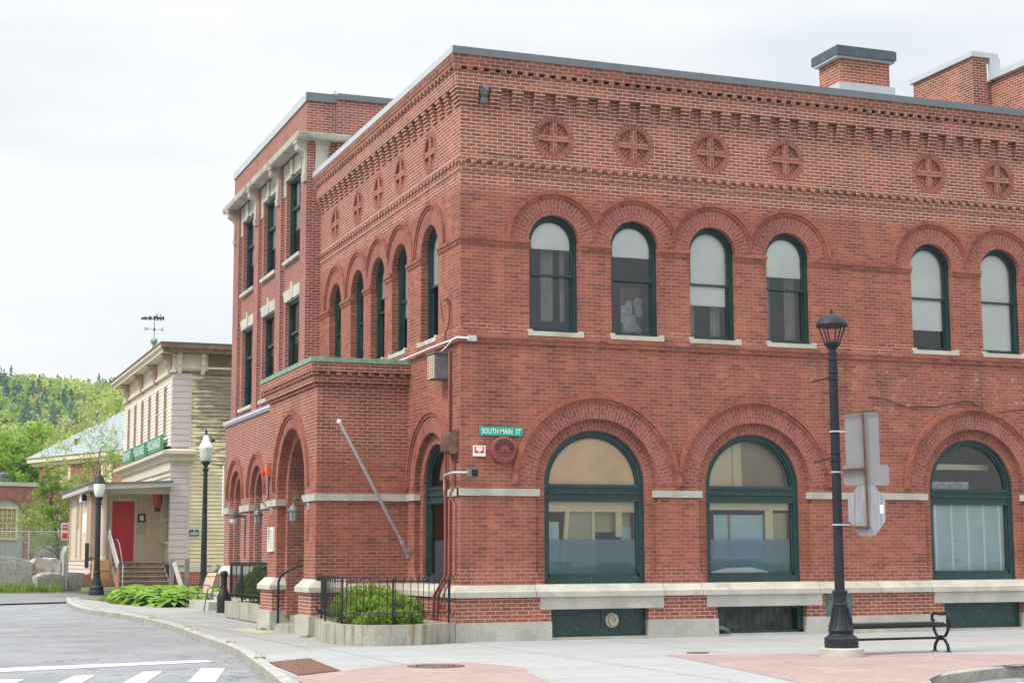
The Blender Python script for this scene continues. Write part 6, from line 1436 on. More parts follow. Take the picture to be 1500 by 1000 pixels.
# quoins
def quoins(z0, z1, st, nm):
    mb = MB(); z = z0
    while z < z1 - 0.05:
        zz = min(z + st - 0.03, z1); mb.box((XL - 0.05, YC - 0.06, z), (XL + 0.76, YC + 0.02, zz)); mb.box((XL - 0.05, YC + 0.02, z), (XL + 0.0, YC + 0.30, zz)); z += st
    mb.box((XL - 0.02, YC - 0.03, z0), (XL + 0.73, YC + 0.019, z1)); mb.build(nm, m_mauve, yb)
quoins(6.8, 10.3, 0.29, 'corner_quoins'); quoins(1.3, 6.2, 0.29, 'corner_quoins')
mb = MB(); mb.box((XL + 0.76, YC - 0.05, 1.3), (XL + 0.86, YC + 0.0, 10.3)); mb.build('corner_board', m_mauve, yb)
# main cornice
mb = MB()
CP = [(0.05, 11.20), (-0.62, 11.20), (-0.62, 11.28), (-0.75, 11.42), (-0.75, 11.50), (0.05, 11.62)]
YL_.prof(mb, CP, YC, YF, m0=1, m1=-1); mb.cur = 1; YS.prof(mb, CP, XL, 9.0, m0=1); mb.cur = 0
YL_.box(mb, YC, YF, 10.4, 11.2, -0.06, 0.1); YL_.box(mb, YC - 0.14, YF + 0.1, 10.30, 10.42, -0.14, 0.1)
mb.cur = 0; mb.box((XL - 0.06, YC - 0.06, 10.42), (XL + 1.6, YC, 11.2)); mb.cur = 1; mb.box((XL + 1.6, YC - 0.04, 10.42), (9, YC, 11.2)); mb.cur = 0; mb.box((XL + 0.1, YC - 0.12, 10.50), (9, YC - 0.0, 10.60)); mb.cur = 1; mb.box((XL, YC - 0.05, 10.26), (9, YC - 0.0, 10.44))
mb.build('cornice', [m_trim, m_brownw], yb)
mb = MB(); mb.box((XL - 0.75, YC - 0.75, 11.50), (9, YF + 0.7, 11.66)); mb.build('roof', plain('dark_roof_edge', (0.12, 0.07, 0.06), 0.7, var=0.3), yb)
BR = [(0.0, 11.2), (-0.55, 11.2), (-0.56, 11.08), (-0.46, 11.0), (-0.30, 10.98), (-0.30, 10.90), (-0.36, 10.82), (-0.34, 10.70), (-0.22, 10.55), (-0.20, 10.38), (-0.12, 10.22), (0.0, 10.22)]
for y in (47.25, 51.9, 56.6, 61.9):
    mb = MB(); YL_.prof(mb, BR, y, y + 0.42); YL_.prof(mb, [(a * 0.85 - 0.05, 11.15 - (11.15 - z) * 0.8) for a, z in BR[1:-1]] + [(-0.1, 10.5), (-0.1, 11.1)], y - 0.05, y + 0.47); mb.build('bracket', m_tan2, yb)
for x in (XL + 0.15, XL + 1.25):
    mb = MB(); YS.prof(mb, [(a * 0.7, z) for a, z in BR], x, x + 0.2); mb.build('bracket', m_trim, yb)
for y in WY_:
    mb = MB(); YL_.box(mb, y - 0.42, y - 0.30, 7.45, 9.88, -0.05, 0.2); YL_.box(mb, y + 0.30, y + 0.42, 7.45, 9.88, -0.05, 0.2); YL_.box(mb, y - 0.30, y + 0.30, 9.76, 9.88, -0.05, 0.2); YL_.box(mb, y - 0.30, y + 0.30, 7.45, 7.55, -0.05, 0.2); YL_.box(mb, y - 0.3, y + 0.3, 8.66, 8.74, -0.02, 0.2)
    w = mb.build('window', m_tan2, yb); mb = MB(); YL_.box(mb, y - 0.3, y + 0.3, 7.55, 9.76, 0.1, 0.34); mb.build('pane', m_brown_in, w)
# lower cornice with signs
mb = MB(); LC = [(0.05, 6.15), (-0.18, 6.15), (-0.22, 6.35), (-0.48, 6.45), (-0.50, 6.60), (0.05, 6.72)]
YL_.prof(mb, LC, YC, YF, m0=1, m1=-1); YS.prof(mb, LC, XL, XL + 1.05, m0=1); YL_.box(mb, YC, YF, 5.7, 6.15, -0.09, 0.1); YL_.box(mb, YC, YF, 5.45, 5.55, -0.06, 0.1)
for k in range(9): YS.box(mb, XL + 0.02 + k * 0.1, XL + 0.07 + k * 0.1, 6.06, 6.15, -0.15, 0.0)
mb.build('shop_cornice', m_trim, yb)
mb = MB()
YL_.box(mb, YC, 53.0, 5.0, 5.7, 0.0, 0.3); YL_.box(mb, YC + 0.3, 52.6, 1.1, 2.30, 0.0, 0.3); YL_.box(mb, YC + 0.2, 52.8, 2.30, 2.40, -0.10, 0.1)
for a, b in ((YC + 0.02, YC + 0.5), (49.0, 49.5), (51.2, 52.7)): YL_.box(mb, a, b, 2.4, 5.0, 0.0, 0.3)
YL_.box(mb, YC + 0.5, 51.2, 3.40, 3.50, 0.03, 0.2)
mb.build('shop_front', m_trim, yb)
for a, b in ((YC + 0.5, 49.0), (49.5, 51.2)):
    mb = MB(); YL_.box(mb, a, b, 2.4, 5.0, 0.15, 0.3); mb.build('shop_window', plain('dim_shop_glass', (0.30, 0.24, 0.17), 0.2, var=0.2), yb)
m_sgreen = plain('signboard_green', (0.075, 0.27, 0.13), 0.55, var=0.08); m_swhite = plain('signboard_pale', (0.55, 0.66, 0.62), 0.6, var=0.05)
for (y0, y1, txt, lab) in ((48.2, 52.35, 'EXCHANGE', 'green signboard reading EXCHANGE, nearest the corner'), (53.5, 57.15, 'SALVAGE', 'green signboard reading SALVAGE, middle one of the row'), (58.5, 61.9, 'VERMONT', 'green signboard reading VERMONT, farthest of the row')):
    t = thing('signboard', lab, 'sign', (XL - 0.2, y0, 6.75), 'signboards on the shop cornice')
    mb = MB(); mb.box((XL - 0.34, y0, 6.74), (XL - 0.22, y1, 7.46)); mb.build('board', m_sgreen, t); mb = MB(); mb.box((XL - 0.355, y0 + 0.12, 6.84), (XL - 0.341, y1 - 0.12, 7.36)); mb.build('panel', m_sgreen, t)
    mb = MB(); text_mb(mb, txt, (XL - 0.362, y1 - 0.22, 6.90), (0, -1, 0), (0, 0, 1), 0.42, width=(y1 - y0) - 0.44, depth_n=(-1, 0, 0), bold=0.02); mb.build('lettering', m_swhite, t)
# entrance porch with red door
PX, PXW = -1.51, -1.15; YB = 49.4; ZF = 1.48
m_pc = plain('porch_cream', (0.64, 0.52, 0.40), 0.7, var=0.06); m_pink = plain('pinkish_board', (0.58, 0.49, 0.43), 0.75, var=0.06); m_ochre = plain('ochre_paint', (0.55, 0.42, 0.24), 0.7, var=0.06)
mb = MB(); mb.box((-1.4, YB, ZF), (XL + 0.3, YB + 0.15, 5.1)); mb.build('porch_back_wall', plain('beadboard', (0.72, 0.59, 0.40), 0.7, var=0.08), yb)
mb = MB()
for k in range(26): mb.box((-1.35 + k * 0.125, YB - 0.008, ZF), (-1.335 + k * 0.125, YB, 5.0))
mb.build('beadboard', m_tan2, yb)
d = MB(); dx0, dx1 = -0.44, 0.60; d.box((dx0 - 0.14, YB - 0.05, ZF), (dx0, YB, 4.45)); d.box((dx1, YB - 0.05, ZF), (dx1 + 0.12, YB, 4.45)); d.box((dx0, YB - 0.05, 4.33), (dx1, YB, 4.45)); d.box((-1.3, YB - 0.03, 4.58), (XL, YB, 4.66)); d.build('door_frame', m_trim, yb)
m_rdoor = plain('red_door_paint', (0.58, 0.022, 0.028), 0.45, var=0.12, scale=2)
mb = MB(); mb.box((dx0, YB - 0.02, ZF), (dx1, YB, 4.33))
for x0, x1 in ((dx0 + 0.005, dx0 + 0.14), (dx1 - 0.14, dx1 - 0.005)): mb.box((x0, YB - 0.05, ZF), (x1, YB - 0.02, 4.325))
for k in range(6): mb.box((dx0 + 0.14, YB - 0.049, ZF + 0.02 + k * 0.538), (dx1 - 0.14, YB - 0.02, ZF + 0.14 + k * 0.538))
dr = mb.build('door', m_rdoor, yb); mb = MB(); mb.lathe((dx0 + 0.09, YB - 0.1, 2.62), [(0, -0.05), (0.05, -0.02), (0.05, 0.02), (0, 0.05)], 10); mb.box((dx0 + 0.06, YB - 0.06, 2.5), (dx0 + 0.12, YB - 0.04, 2.74)); mb.build('handle', m_black, dr)
mb = MB(); mb.box((PX, YC - 0.1, 1.35), (XL, YB, ZF)); mb.box((PX, YC + 1.4, 1.1), (PX + 0.15, 57.9, ZF)); mb.build('porch_floor', m_brownw, yb)
PF = Fac((PX, 0, 0), (0, 1, 0), (1, 0, 0))
mb = MB()
claps(PF, mb, YC + 1.0, 57.9, 0.95, 1.52, st=0.19); PF.box(mb, 49.0, 57.9, 1.52, 5.0, 0.05, 0.3); mb.build('porch_side_wall', m_pink, yb)
mb = MB()
for y in (YC + 1.9, 49.75, 52.6, 54.6, 57.7): PF.box(mb, y, y + 0.2, 1.55, 4.95, -0.03, 0.06)
PF.box(mb, 48.9, 57.9, 4.6, 4.7, -0.02, 0.06); PF.box(mb, 48.9, 57.9, 1.52, 1.60, -0.04, 0.06); mb.build('porch_trim', m_ochre, yb)
mb = MB(); PF.box(mb, 54.3 - 0.25, 54.3 + 0.35, 3.2, 4.25, 0.0, 0.06); mb.build('side_window', m_tan2, yb)
mb = MB(); PF.box(mb, 48.5, 49.6, 1.7, 4.45, -0.0, 0.2); mb.build('side_door', m_tan2, yb)
mb = MB(); mb.lathe((-1.1, YC + 0.15, 0), [(0.18, 1.56), (0.18, 1.66), (0.15, 1.70), (0.148, 3.0), (0.125, 4.75), (0.17, 4.85), (0.17, 4.95)], 20); mb.box((-1.3, YC - 0.05, 4.93), (-0.65, YC + 0.4, 5.02)); mb.build('column', m_pc, yb)
mb = MB(); mb.box((-1.52, YC - 0.12, 0.70), (-0.80, YC + 0.55, 1.56)); mb.box((-1.54, YC - 0.14, 1.10), (-0.78, YC + 0.5, 1.13)); mb.build('column_pedestal', plain('orange_wood', (0.50, 0.28, 0.11), 0.7, var=0.12), yb)
mb = MB(); YR0 = YC - 0.6
RP = [(PX - 0.45, 4.80, 5.0), (XL, 4.95, 5.22)]
def slab(mb, x0, x1, y0, y1, za0, za1, zb0, zb1):
    # z bottoms/tops at x0 (za) and x1 (zb)
    v = lambda x, y, z: Vector((x, y, z)); c = v((x0 + x1) / 2, (y0 + y1) / 2, (za0 + zb1) / 2)
    for f in ([v(x0, y0, za0), v(x1, y0, zb0), v(x1, y0, zb1), v(x0, y0, za1)], [v(x0, y1, za0), v(x1, y1, zb0), v(x1, y1, zb1), v(x0, y1, za1)], [v(x0, y0, za0), v(x0, y1, za0), v(x0, y1, za1), v(x0, y0, za1)], [v(x1, y0, zb0), v(x1, y1, zb0), v(x1, y1, zb1), v(x1, y0, zb1)], [v(x0, y0, za0), v(x1, y0, zb0), v(x1, y1, zb0), v(x0, y1, za0)], [v(x0, y0, za1), v(x1, y0, zb1), v(x1, y1, zb1), v(x0, y1, za1)]): mb.face(f, hint=sum(f, Vector()) / 4 - c)
slab(mb, PX - 0.4, XL, YR0, 58.3, 4.72, 4.98, 4.92, 5.14); mb.build('porch_roof', m_mauve, yb)
mb = MB(); slab(mb, PX - 0.48, XL, YR0 - 0.08, 58.4, 4.98, 5.04, 5.14, 5.20); mb.build('roof_edge', m_grey_cop, yb)
mb = MB(); mb.box((PX + 0.2, YC + 0.3, 4.6), (XL, YC + 0.45, 4.9)); mb.build('porch_beam', m_trim, yb)
# wooden steps
m_tread = plain('weathered_tread', (0.24, 0.20, 0.155), 0.85, var=0.25, scale=6); m_riser = plain('worn_riser', (0.19, 0.12, 0.08), 0.85, var=0.35, scale=4)
NS = 7
for k in range(NS):
    z = ZF * (k + 1) / NS - 0.01; y0 = 43.6 + (YC - 43.6) * k / NS
    mb = MB(); mb.box((-0.72, y0, z - 0.045), (1.55, y0 + 0.55, z)); mb.cur = 1; mb.box((-0.68, y0 + 0.05, z - ZF / NS), (1.50, y0 + 0.08, z - 0.045)); mb.build('step', [m_tread, m_riser], yb)
mb = MB(); mb.beam((-0.74, 43.6, 0.05), (-0.74, YC, 1.35), 0.06, 0.3); mb.grp(); mb.beam((1.56, 43.6, 0.05), (1.56, YC, 1.35), 0.06, 0.3); mb.build('stringer', m_brownw, yb)
m_wirebar = plain('dull_pipe', (0.26, 0.28, 0.30), 0.5, 0.3)
t = thing('stair_railing', 'weathered board and grey bent pipe railing left of the wooden steps', 'railing', (-0.75, 44.5, 0))
mb = MB(); mb.beam((-0.80, 44.0, 0.02), (-0.80, 44.0, 1.25), 0.12, 0.12); mb.build('post', plain('orange_post', (0.42, 0.24, 0.11), 0.8), t)
mb = MB(); mb.beam((-0.80, 43.9, 1.25), (-0.86, 46.9, 2.75), 0.06, 0.42); mb.build('board', plain('grey_board', (0.36, 0.36, 0.34), 0.8, var=0.1), t)
mb = MB(); mb.tube([(-0.62, 43.65, 0.1), (-0.62, 43.65, 1.25), (-0.60, 43.8, 1.32), (-0.52, 44.6, 1.40), (-0.55, 45.6, 2.3), (-0.58, 46.2, 2.48), (-0.70, 46.6, 2.48), (-0.72, 46.9, 2.3), (-0.72, 46.9, 1.5)], 0.026, 8); mb.build('pipe_rail', m_wirebar, t, smooth=True)
# little things on that building
def flat_thing(name, lab, cat, x0, x1, z0, z1, y, mats, inner=None, txt=None):
    t = thing(name, lab, cat, ((x0 + x1) / 2, y, z0)); mb = MB(); mb.box((x0, y - 0.03, z0), (x1, y, z1)); mb.build('frame', mats[0], t)
    if inner: i_ = inner; mb = MB(); mb.box((x0 + i_, y - 0.036, z0 + i_), (x1 - i_, y - 0.031, z1 - i_)); mb.build('face', mats[1], t)
    if txt: mb = MB(); text_mb(mb, txt[0], ((x0 + x1) / 2, y - 0.04, (z0 + z1) / 2 - txt[1] / 2), (1, 0, 0), (0, 0, 1), txt[1], width=txt[2], depth_n=(0, -1, 0), center=True, bold=0.01); mb.build('lettering', txt[3], t)
    return t
flat_thing('door_sign', 'small white sign with dark lettering above the red door', 'sign', -0.17, 0.38, 4.42, 4.55, YB - 0.05, [m_white], None, ('OFFICE', 0.08, 0.4, m_black))
flat_thing('framed_notice', 'black framed white notice to the right of the red door', 'notice', 0.77, 1.12, 3.34, 3.74, YB - 0.01, [m_black, m_white], 0.08)
flat_thing('poster', 'pale green poster under the black framed notice', 'poster', 0.72, 1.12, 2.74, 3.30, YB - 0.01, [plain('poster_green', (0.45, 0.46, 0.34), 0.6, var=0.1)], None)
t = thing('mail_box', 'narrow grey metal box between the column and the red door', 'mail box', (-0.42, YB - 0.08, 3.2)); mb = MB(); mb.box((-0.75, YB - 0.12, 2.95), (-0.66, YB, 3.65)); mb.build('case', m_galv, t)
t = thing('red_lantern', 'round red paper lantern hanging by the shop front', 'lantern', (1.45, 48.3, 4.2)); mb = MB(); mb.lathe((1.55, 48.5, 4.42), [(0.0, -0.38), (0.14, -0.36), (0.22, -0.2), (0.24, 0.0), (0.22, 0.2), (0.14, 0.36), (0, 0.38)], 16); mb.build('shade', plain('lantern_red', (0.55, 0.06, 0.035), 0.5), t, smooth=True); mb = MB(); mb.box((1.40, 48.4, 3.82), (1.68, 48.6, 4.02)); mb.build('plinth', m_rustbar, t)
t = thing('wall_sign', 'small dark blue sign with pale emblem on the yellow wall', 'sign', (2.9, YC - 0.05, 3.0))
mb = MB(); mb.box((2.82, YC - 0.075, 2.68), (3.24, YC - 0.05, 2.95)); mb.build('plate', plain('sign_navy', (0.035, 0.055, 0.09), 0.5), t); mb = MB(); mb.box((2.99, YC - 0.08, 2.86), (3.07, YC - 0.076, 2.94)); mb.box((2.86, YC - 0.08, 2.71), (3.2, YC - 0.076, 2.83)); mb.build('emblem', plain('pale_blue', (0.35, 0.45, 0.5), 0.6, var=0.2, scale=20), t)
t = thing('poster', 'white sheet on the side of the cream porch', 'poster', (PX - 0.05, 51.3, 3.3)); mb = MB(); mb.box((PX + 0.03, 50.6, 2.85), (PX + 0.045, 52.3, 3.80)); mb.build('sheet', m_white, t)
t = thing('wall_vent', 'square dark vent box under the porch eave', 'vent', (PX - 0.1, 51.5, 4.5)); mb = MB(); mb.box((PX - 0.22, 50.7, 4.35), (PX + 0.05, 51.7, 4.72)); mb.build('box', m_white, t); mb = MB(); mb.box((PX - 0.21, 50.69, 4.38), (PX + 0.03, 50.70, 4.69)); mb.build('louvre', m_black, t)
t = thing('downpipe', 'pair of black pipes with white ends on the porch side', 'pipe', (PX - 0.1, 49, 1.4))
for y in (48.5, 49.2): mb = MB(); mb.tube([(PX - 0.1, y, 2.35), (PX - 0.1, y, 1.2)], 0.055, 8); mb.build('pipe', m_black, t); mb = MB(); mb.tube([(PX - 0.1, y, 1.2), (PX - 0.1, y, 0.9)], 0.03, 8); mb.build('pipe_end', m_white, t)
t = thing('road_sign', 'white sign with red symbols seen edge on beside the cream porch', 'road sign', (-1.65, 58.5, 2.5)); mb = MB(); mb.beam((-1.45, 59.5, 0), (-1.45, 59.5, 3.6), 0.05, 0.05); mb.build('post', m_galv, t)
mb = MB(); mb.box((-1.80, 59.42, 2.60), (-1.42, 59.45, 3.50)); mb.build('plate', m_white, t); mb = MB(); mb.lathe((0, 0, 0), [(0, 0)], 3) if False else None; mb.box((-1.75, 59.405, 3.13), (-1.47, 59.418, 3.42)); mb.box((-1.75, 59.405, 2.68), (-1.47, 59.418, 2.98)); mb.build('symbol', m_redp, t)
mb = MB(); mb.box((-1.71, 59.40, 3.26), (-1.51, 59.404, 3.32)); mb.build('bar', m_white, t)
# fence posts with slanted boards in front of the brick foundation
fp = thing('wooden_fence', 'weathered low wooden fence posts with pale rails below the yellow wall', 'fence', (2.5, 44, 0))
for x, y in ((1.66, 44.5), (2.33, 44.5), (3.66, 44.5)):
    mb = MB(); mb.box((x - 0.1, y, 0), (x + 0.1, y + 0.15, 1.60 if x < 3 else 1.35)); mb.build('post', plain('grey_post', (0.22, 0.22, 0.20), 0.85, var=0.2), fp)
for a, b in (((1.72, 44.4, 1.45), (2.05, 44.0, 0.25)), ((2.42, 44.4, 1.28), (3.02, 44.4, 1.28)), ((3.45, 44.4, 1.1), (3.62, 44.4, 1.3))):
    mb = MB(); mb.beam(a, b, 0.06, 0.20); mb.build('rail', plain('pale_board', (0.50, 0.49, 0.45), 0.8), fp)

# weathervane
wv = thing('weathervane', 'green copper weathervane with a locomotive silhouette above the wooden building', 'weathervane', (1.42, 50, 11.6))
m_vane = plain('vane_dark', (0.05, 0.065, 0.085), 0.5); wx, wy = 1.80, 52.0
mb = MB(); mb.lathe((wx, wy, 0), [(0.22, 10.2), (0.16, 11.6), (0.07, 12.02)], 12); mb.build('base', m_copper, wv)
mb = MB(); mb.lathe((wx, wy, 12.20), [(0.05, -0.2), (0.17, -0.07), (0.20, 0.05), (0.15, 0.16), (0.06, 0.2), (0, 0.21)], 16); mb.build('ball', m_copper, wv, smooth=True)
mb = MB(); mb.tube([(wx, wy, 12.35), (wx, wy, 13.32)], 0.018, 6); mb.tube([(wx, wy, 12.78), (wx, wy, 12.92)], 0.045, 8); mb.tube([(wx - 0.38, wy, 12.85), (wx + 0.38, wy, 12.85)], 0.012, 5)
mb.tube([(wx, wy - 0.3, 12.85), (wx, wy + 0.3, 12.85)], 0.012, 5); mb.build('spindle', m_vane, wv)
mb = MB(); text_mb(mb, 'N', (wx - 0.43, wy - 0.01, 12.78), (1, 0, 0), (0, 0, 1), 0.16, depth_n=(0, -1, 0), center=True, bold=0.02); text_mb(mb, 'E', (wx + 0.43, wy - 0.01, 12.78), (1, 0, 0), (0, 0, 1), 0.16, depth_n=(0, -1, 0), center=True, bold=0.02); mb.build('compass_letters', m_vane, wv)
mb = MB(); Bx = lambda a, b, z0, z1: mb.box((wx + a, wy - 0.02, z0), (wx + b, wy + 0.02, z1))
Bx(-0.72, -0.10, 13.37, 13.44); Bx(-0.60, -0.38, 13.44, 13.50); Bx(-0.32, -0.14, 13.44, 13.53); Bx(-0.06, 0.46, 13.40, 13.53); Bx(-0.10, 0.14, 13.53, 13.56); Bx(0.44, 0.50, 13.34, 13.58); Bx(0.10, 0.16, 13.56, 13.66); Bx(0.28, 0.33, 13.56, 13.66); Bx(-0.12, 0.0, 13.40, 13.43)
for a in (-0.62, -0.46, -0.24, 0.0, 0.16, 0.32):
    for k in range(10):
        c_, d_ = 2 * PI * k / 10, 2 * PI * (k + 1) / 10; mb.face([(wx + a, wy - 0.021, 13.34), (wx + a + 0.05 * math.cos(c_), wy - 0.021, 13.36 + 0.05 * math.sin(c_)), (wx + a + 0.05 * math.cos(d_), wy - 0.021, 13.36 + 0.05 * math.sin(d_))])
mb.build('locomotive', m_vane, wv)
wv.location = Vector(wv.location) + Vector((0.49, 4.0, 0.70))

# ================================================================== FAR RED BUILDINGS
P0 = Vector((1.105, 85.0, 0)); D0 = Vector((0.95, 0.312, 0)).normalized(); N0 = Vector((-D0.y, D0.x, 0))
FR = Fac(P0, D0, N0)
rb = thing('brick_building', 'low red brick building with grey filled arches and yellow windows behind chain fence', 'building', (-3, 84, 0))
arcs = [(-7.6, 1.25), (-4.35, 1.25), (-1.3, 1.1)]
mb = MB(); wall(FR, mb, -22, 6, -0.2, 6.45, [dict(t='arch', u=a, r=rr, zb=1.4, zs=4.35) for a, rr in arcs]); FR.box(mb, -22, 6, 6.2, 6.45, 0.01, 8)
for a, rr in arcs: jamb(FR, mb, a, rr, 1.4, 4.35, 0, 0.15)
mb.build('wall', m_brick_far, rb)
mb = MB(); FR.box(mb, -22.2, 6.2, 6.45, 6.72, -0.10, 8.2); mb.build('coping', plain('pale_gutter', (0.48, 0.48, 0.45), 0.6), rb)
for a, rr in arcs:
    mb = MB(); fill(FR, mb, a, 4.35, rr, 1.4, 99, 0.14); mb.build('arch_infill', plain('grey_render', (0.36, 0.37, 0.35), 0.8), rb)
    mb = MB()
    x0, x1, z0, z1 = a - 0.55, a + 0.9 * (rr / 1.25) - 0.25, 3.0, 4.95
    for q0, q1, s0, s1 in ((x0 - 0.13, x0, z0 - 0.1, z1 + 0.1), (x1, x1 + 0.13, z0 - 0.1, z1 + 0.1), (x0, x1, z1, z1 + 0.1), (x0, x1, z0 - 0.1, z0)): FR.box(mb, q0, q1, s0, s1, 0.0, 0.14)
    for k in range(1, 4): FR.box(mb, x0 + (x1 - x0) * k / 4 - 0.02, x0 + (x1 - x0) * k / 4 + 0.02, z0, z1, 0.05, 0.12)
    for k in range(1, 6): FR.box(mb, x0, x1, z0 + (z1 - z0) * k / 6 - 0.02, z0 + (z1 - z0) * k / 6 + 0.02, 0.05, 0.12)
    w = mb.build('window', plain('yellow_frame', (0.68, 0.58, 0.33), 0.6), rb); mb = MB(); FR.box(mb, x0, x1, z0, z1, 0.10, 0.13); mb.build('pane', m_brown_in, w)
mb = MB(); c = FR.P(-4.27, 6.7, 1.0); mb.lathe(c, [(0.16, 0), (0.16, 0.45), (0.24, 0.47), (0.27, 0.58), (0.18, 0.70), (0, 0.72)], 14); mb.build('roof_vent', m_pew, rb)
P1 = Vector((5.56, 92.0, 0)); D1 = Vector((-0.383, 0.924, 0)).normalized(); N1 = Vector((D1.y, -D1.x, 0)); FB = Fac(P1, D1, N1)
rb2 = thing('brick_building', 'brick building with cream eaves and pale blue hip roof below the hill', 'building', (3, 95, 0))
mb = MB(); FB.box(mb, -9, 12.9, -0.2, 9.0, 0, 10); mb.build('wall', m_brick_far, rb2)
mb = MB(); FB.box(mb, -9.5, 13.6, 8.85, 9.15, -0.3, 10.3); FB.box(mb, -9.6, 13.9, 9.15, 9.5, -0.6, 10.6); mb.build('eaves', plain('cream_eaves', (0.70, 0.62, 0.42), 0.6), rb2)
m_blue, t_, b_ = newmat('blue_metal_roof'); uvn = nd(t_, 'ShaderNodeUVMap'); uvn.uv_map = 'UVMap'; wv_ = nd(t_, 'ShaderNodeTexWave'); wv_.inputs['Scale'].default_value = 0.8; t_.links.new(uvn.outputs[0], wv_.inputs[0])
c_ = mixc(t_, mrange(t_, wv_.outputs[1], 0.85, 1.0, 0.0, 0.35), (0.25, 0.30, 0.315), (0.18, 0.22, 0.235)); t_.links.new(c_, b_.inputs['Base Color']); b_.inputs['Roughness'].default_value = 0.5
mb = MB(); e0, e1, dd0, dd1 = -9.7, 14.0, -0.7, 10.7; ze, zr = 9.5, 13.4
c4 = [FB.P(e0, ze, dd0), FB.P(e1, ze, dd0), FB.P(e1, ze, dd1), FB.P(e0, ze, dd1)]; ra, rb_ = FB.P(e0 + 4, zr, 5), FB.P(e1 - 5.7, zr, 5)
for f in ([c4[0], c4[1], rb_, ra], [c4[1], c4[2], rb_], [c4[2], c4[3], ra, rb_], [c4[3], c4[0], ra]):
    pp = [(Vector(p) - P1) for p in f]; mb.face(f, [(q.dot(D1) if len(f) == 4 else q.dot(N1), q.z) for q in pp], hint=(0, 0, 1))
mb.build('roof', m_blue, rb2)
mb = MB(); c = FB.P(9.0, 9.9, 1.0); mb.lathe(c, [(0.12, 0), (0.12, 1.0), (0, 1.0)], 8); mb.build('vent_pipe', m_black, rb2)
for a in (8.6, 2.4, -3.5):
    mb = MB(); FB.box(mb, a - 0.85, a + 0.85, 6.9, 8.82, -0.06, 0.1); w = mb.build('window', plain('cream_frame', (0.66, 0.58, 0.38), 0.6), rb2)
    mb = MB()
    for i in range(3):
        for j in range(4): FB.box(mb, a - 0.45 + i * 0.32, a - 0.45 + i * 0.32 + 0.26, 7.1 + j * 0.4, 7.1 + j * 0.4 + 0.33, -0.075, -0.061)
    mb.build('pane', m_brown_in, w)
    mb = MB(); FB.box(mb, a - 1.3, a + 0.9, 5.6, 6.6, -0.7, 0); mb.build('window_canopy', m_white, w) if a > 0 else None
# chain fence, posts and concrete blocks
cf = thing('chain_fence', 'grey chain link fence in front of the far red building', 'fence', (-3.1, 64, 0)); m_wire = plain('fence_wire', (0.38, 0.40, 0.41), 0.5, 0.3)
for x in (-9.0, -6.0, -3.05, -0.4, 2.2): mb = MB(); mb.tube([(x, 64, -0.1), (x, 64, 3.2)], 0.05, 8); mb.build('post', m_wire, cf)
mb = MB()
for k in range(95):
    x = -9 + k * 0.12
    for d_ in (1.45, -1.45): mb.beam((x, 64, 1.0 if d_ > 0 else 3.1), (x + 1.45, 64, 3.1 if d_ > 0 else 1.0), 0.011, 0.011)
mb.tube([(-9, 64, 3.12), (2.2, 64, 3.12)], 0.03, 6); mb.build('mesh', m_wire, cf)
rn = random.Random(3)
m_blk = speckle('old_concrete_block', (0.34, 0.34, 0.31), (0.25, 0.25, 0.23), (0.42, 0.41, 0.38), scale=8, stain=(0.24, 0.23, 0.19), stain_f=0.7)
def blk(name, lab, c, s_, rz, rough_=0.08, mat=m_kerb):
    mb = MB(); q = lambda a, b, z: Vector((c[0] + a * math.cos(rz) - b * math.sin(rz), c[1] + a * math.sin(rz) + b * math.cos(rz), c[2] + z)); n = 6; P_ = {}
    for i in range(n + 1):
        for j in range(n + 1):
            for k in range(n + 1):
                if 0 < i < n and 0 < j < n and 0 < k < n: continue
                a, b, z = i / n - .5, j / n - .5, k / n - .5; f = 1 - 0.10 * ((abs(a) * 2) ** 6 * (abs(z) * 2) ** 6) + rn.uniform(-rough_, rough_) * 0.5; P_[i, j, k] = q(a * 2 * s_[0] * f, b * 2 * s_[1] * f, (z + 0.5) * 2 * s_[2] * (f if k else 1))
    C0 = Vector(c) + Vector((0, 0, s_[2]))
    for i in range(n):
        for j in range(n):
            for w in (0, n):
                for f in ([(w, i, j), (w, i + 1, j), (w, i + 1, j + 1), (w, i, j + 1)], [(i, w, j), (i + 1, w, j), (i + 1, w, j + 1), (i, w, j + 1)], [(i, j, w), (i + 1, j, w), (i + 1, j + 1, w), (i, j + 1, w)]):
                    pts = [P_[k] for k in f]; mb.face(pts, hint=sum(pts, Vector()) / 4 - C0)
    o = mb.build(name, mat); smooth_merge(o, 0.001, 50); return tag(o, lab, 'concrete block', 'old concrete blocks by the drive')
blk('concrete_block', 'long grey concrete barrier at the far left under the fence', (-6.0, 62, -0.1), (3.0, 0.4, 0.93), 0.0, 0.015, m_blk); blk('concrete_block', 'rough concrete block with a rust stain under the leaning tree', (-2.35, 62.2, -0.1), (0.85, 0.5, 0.87), -0.1, 0.10, speckle('rusty_concrete', (0.42, 0.40, 0.35), (0.34, 0.32, 0.28), (0.5, 0.48, 0.43), stain=(0.30, 0.12, 0.05), stain_f=0.8))
blk('concrete_block', 'low broken slab of concrete lying in front of the rust stained block', (-2.2, 60.9, -0.1), (0.75, 0.45, 0.48), 0.2, 0.14, m_blk); blk('concrete_block', 'pale slanting concrete slab leaning by the cream porch', (-1.0, 61.6, -0.1), (0.5, 0.5, 1.2), 0.1, 0.05, m_blk)

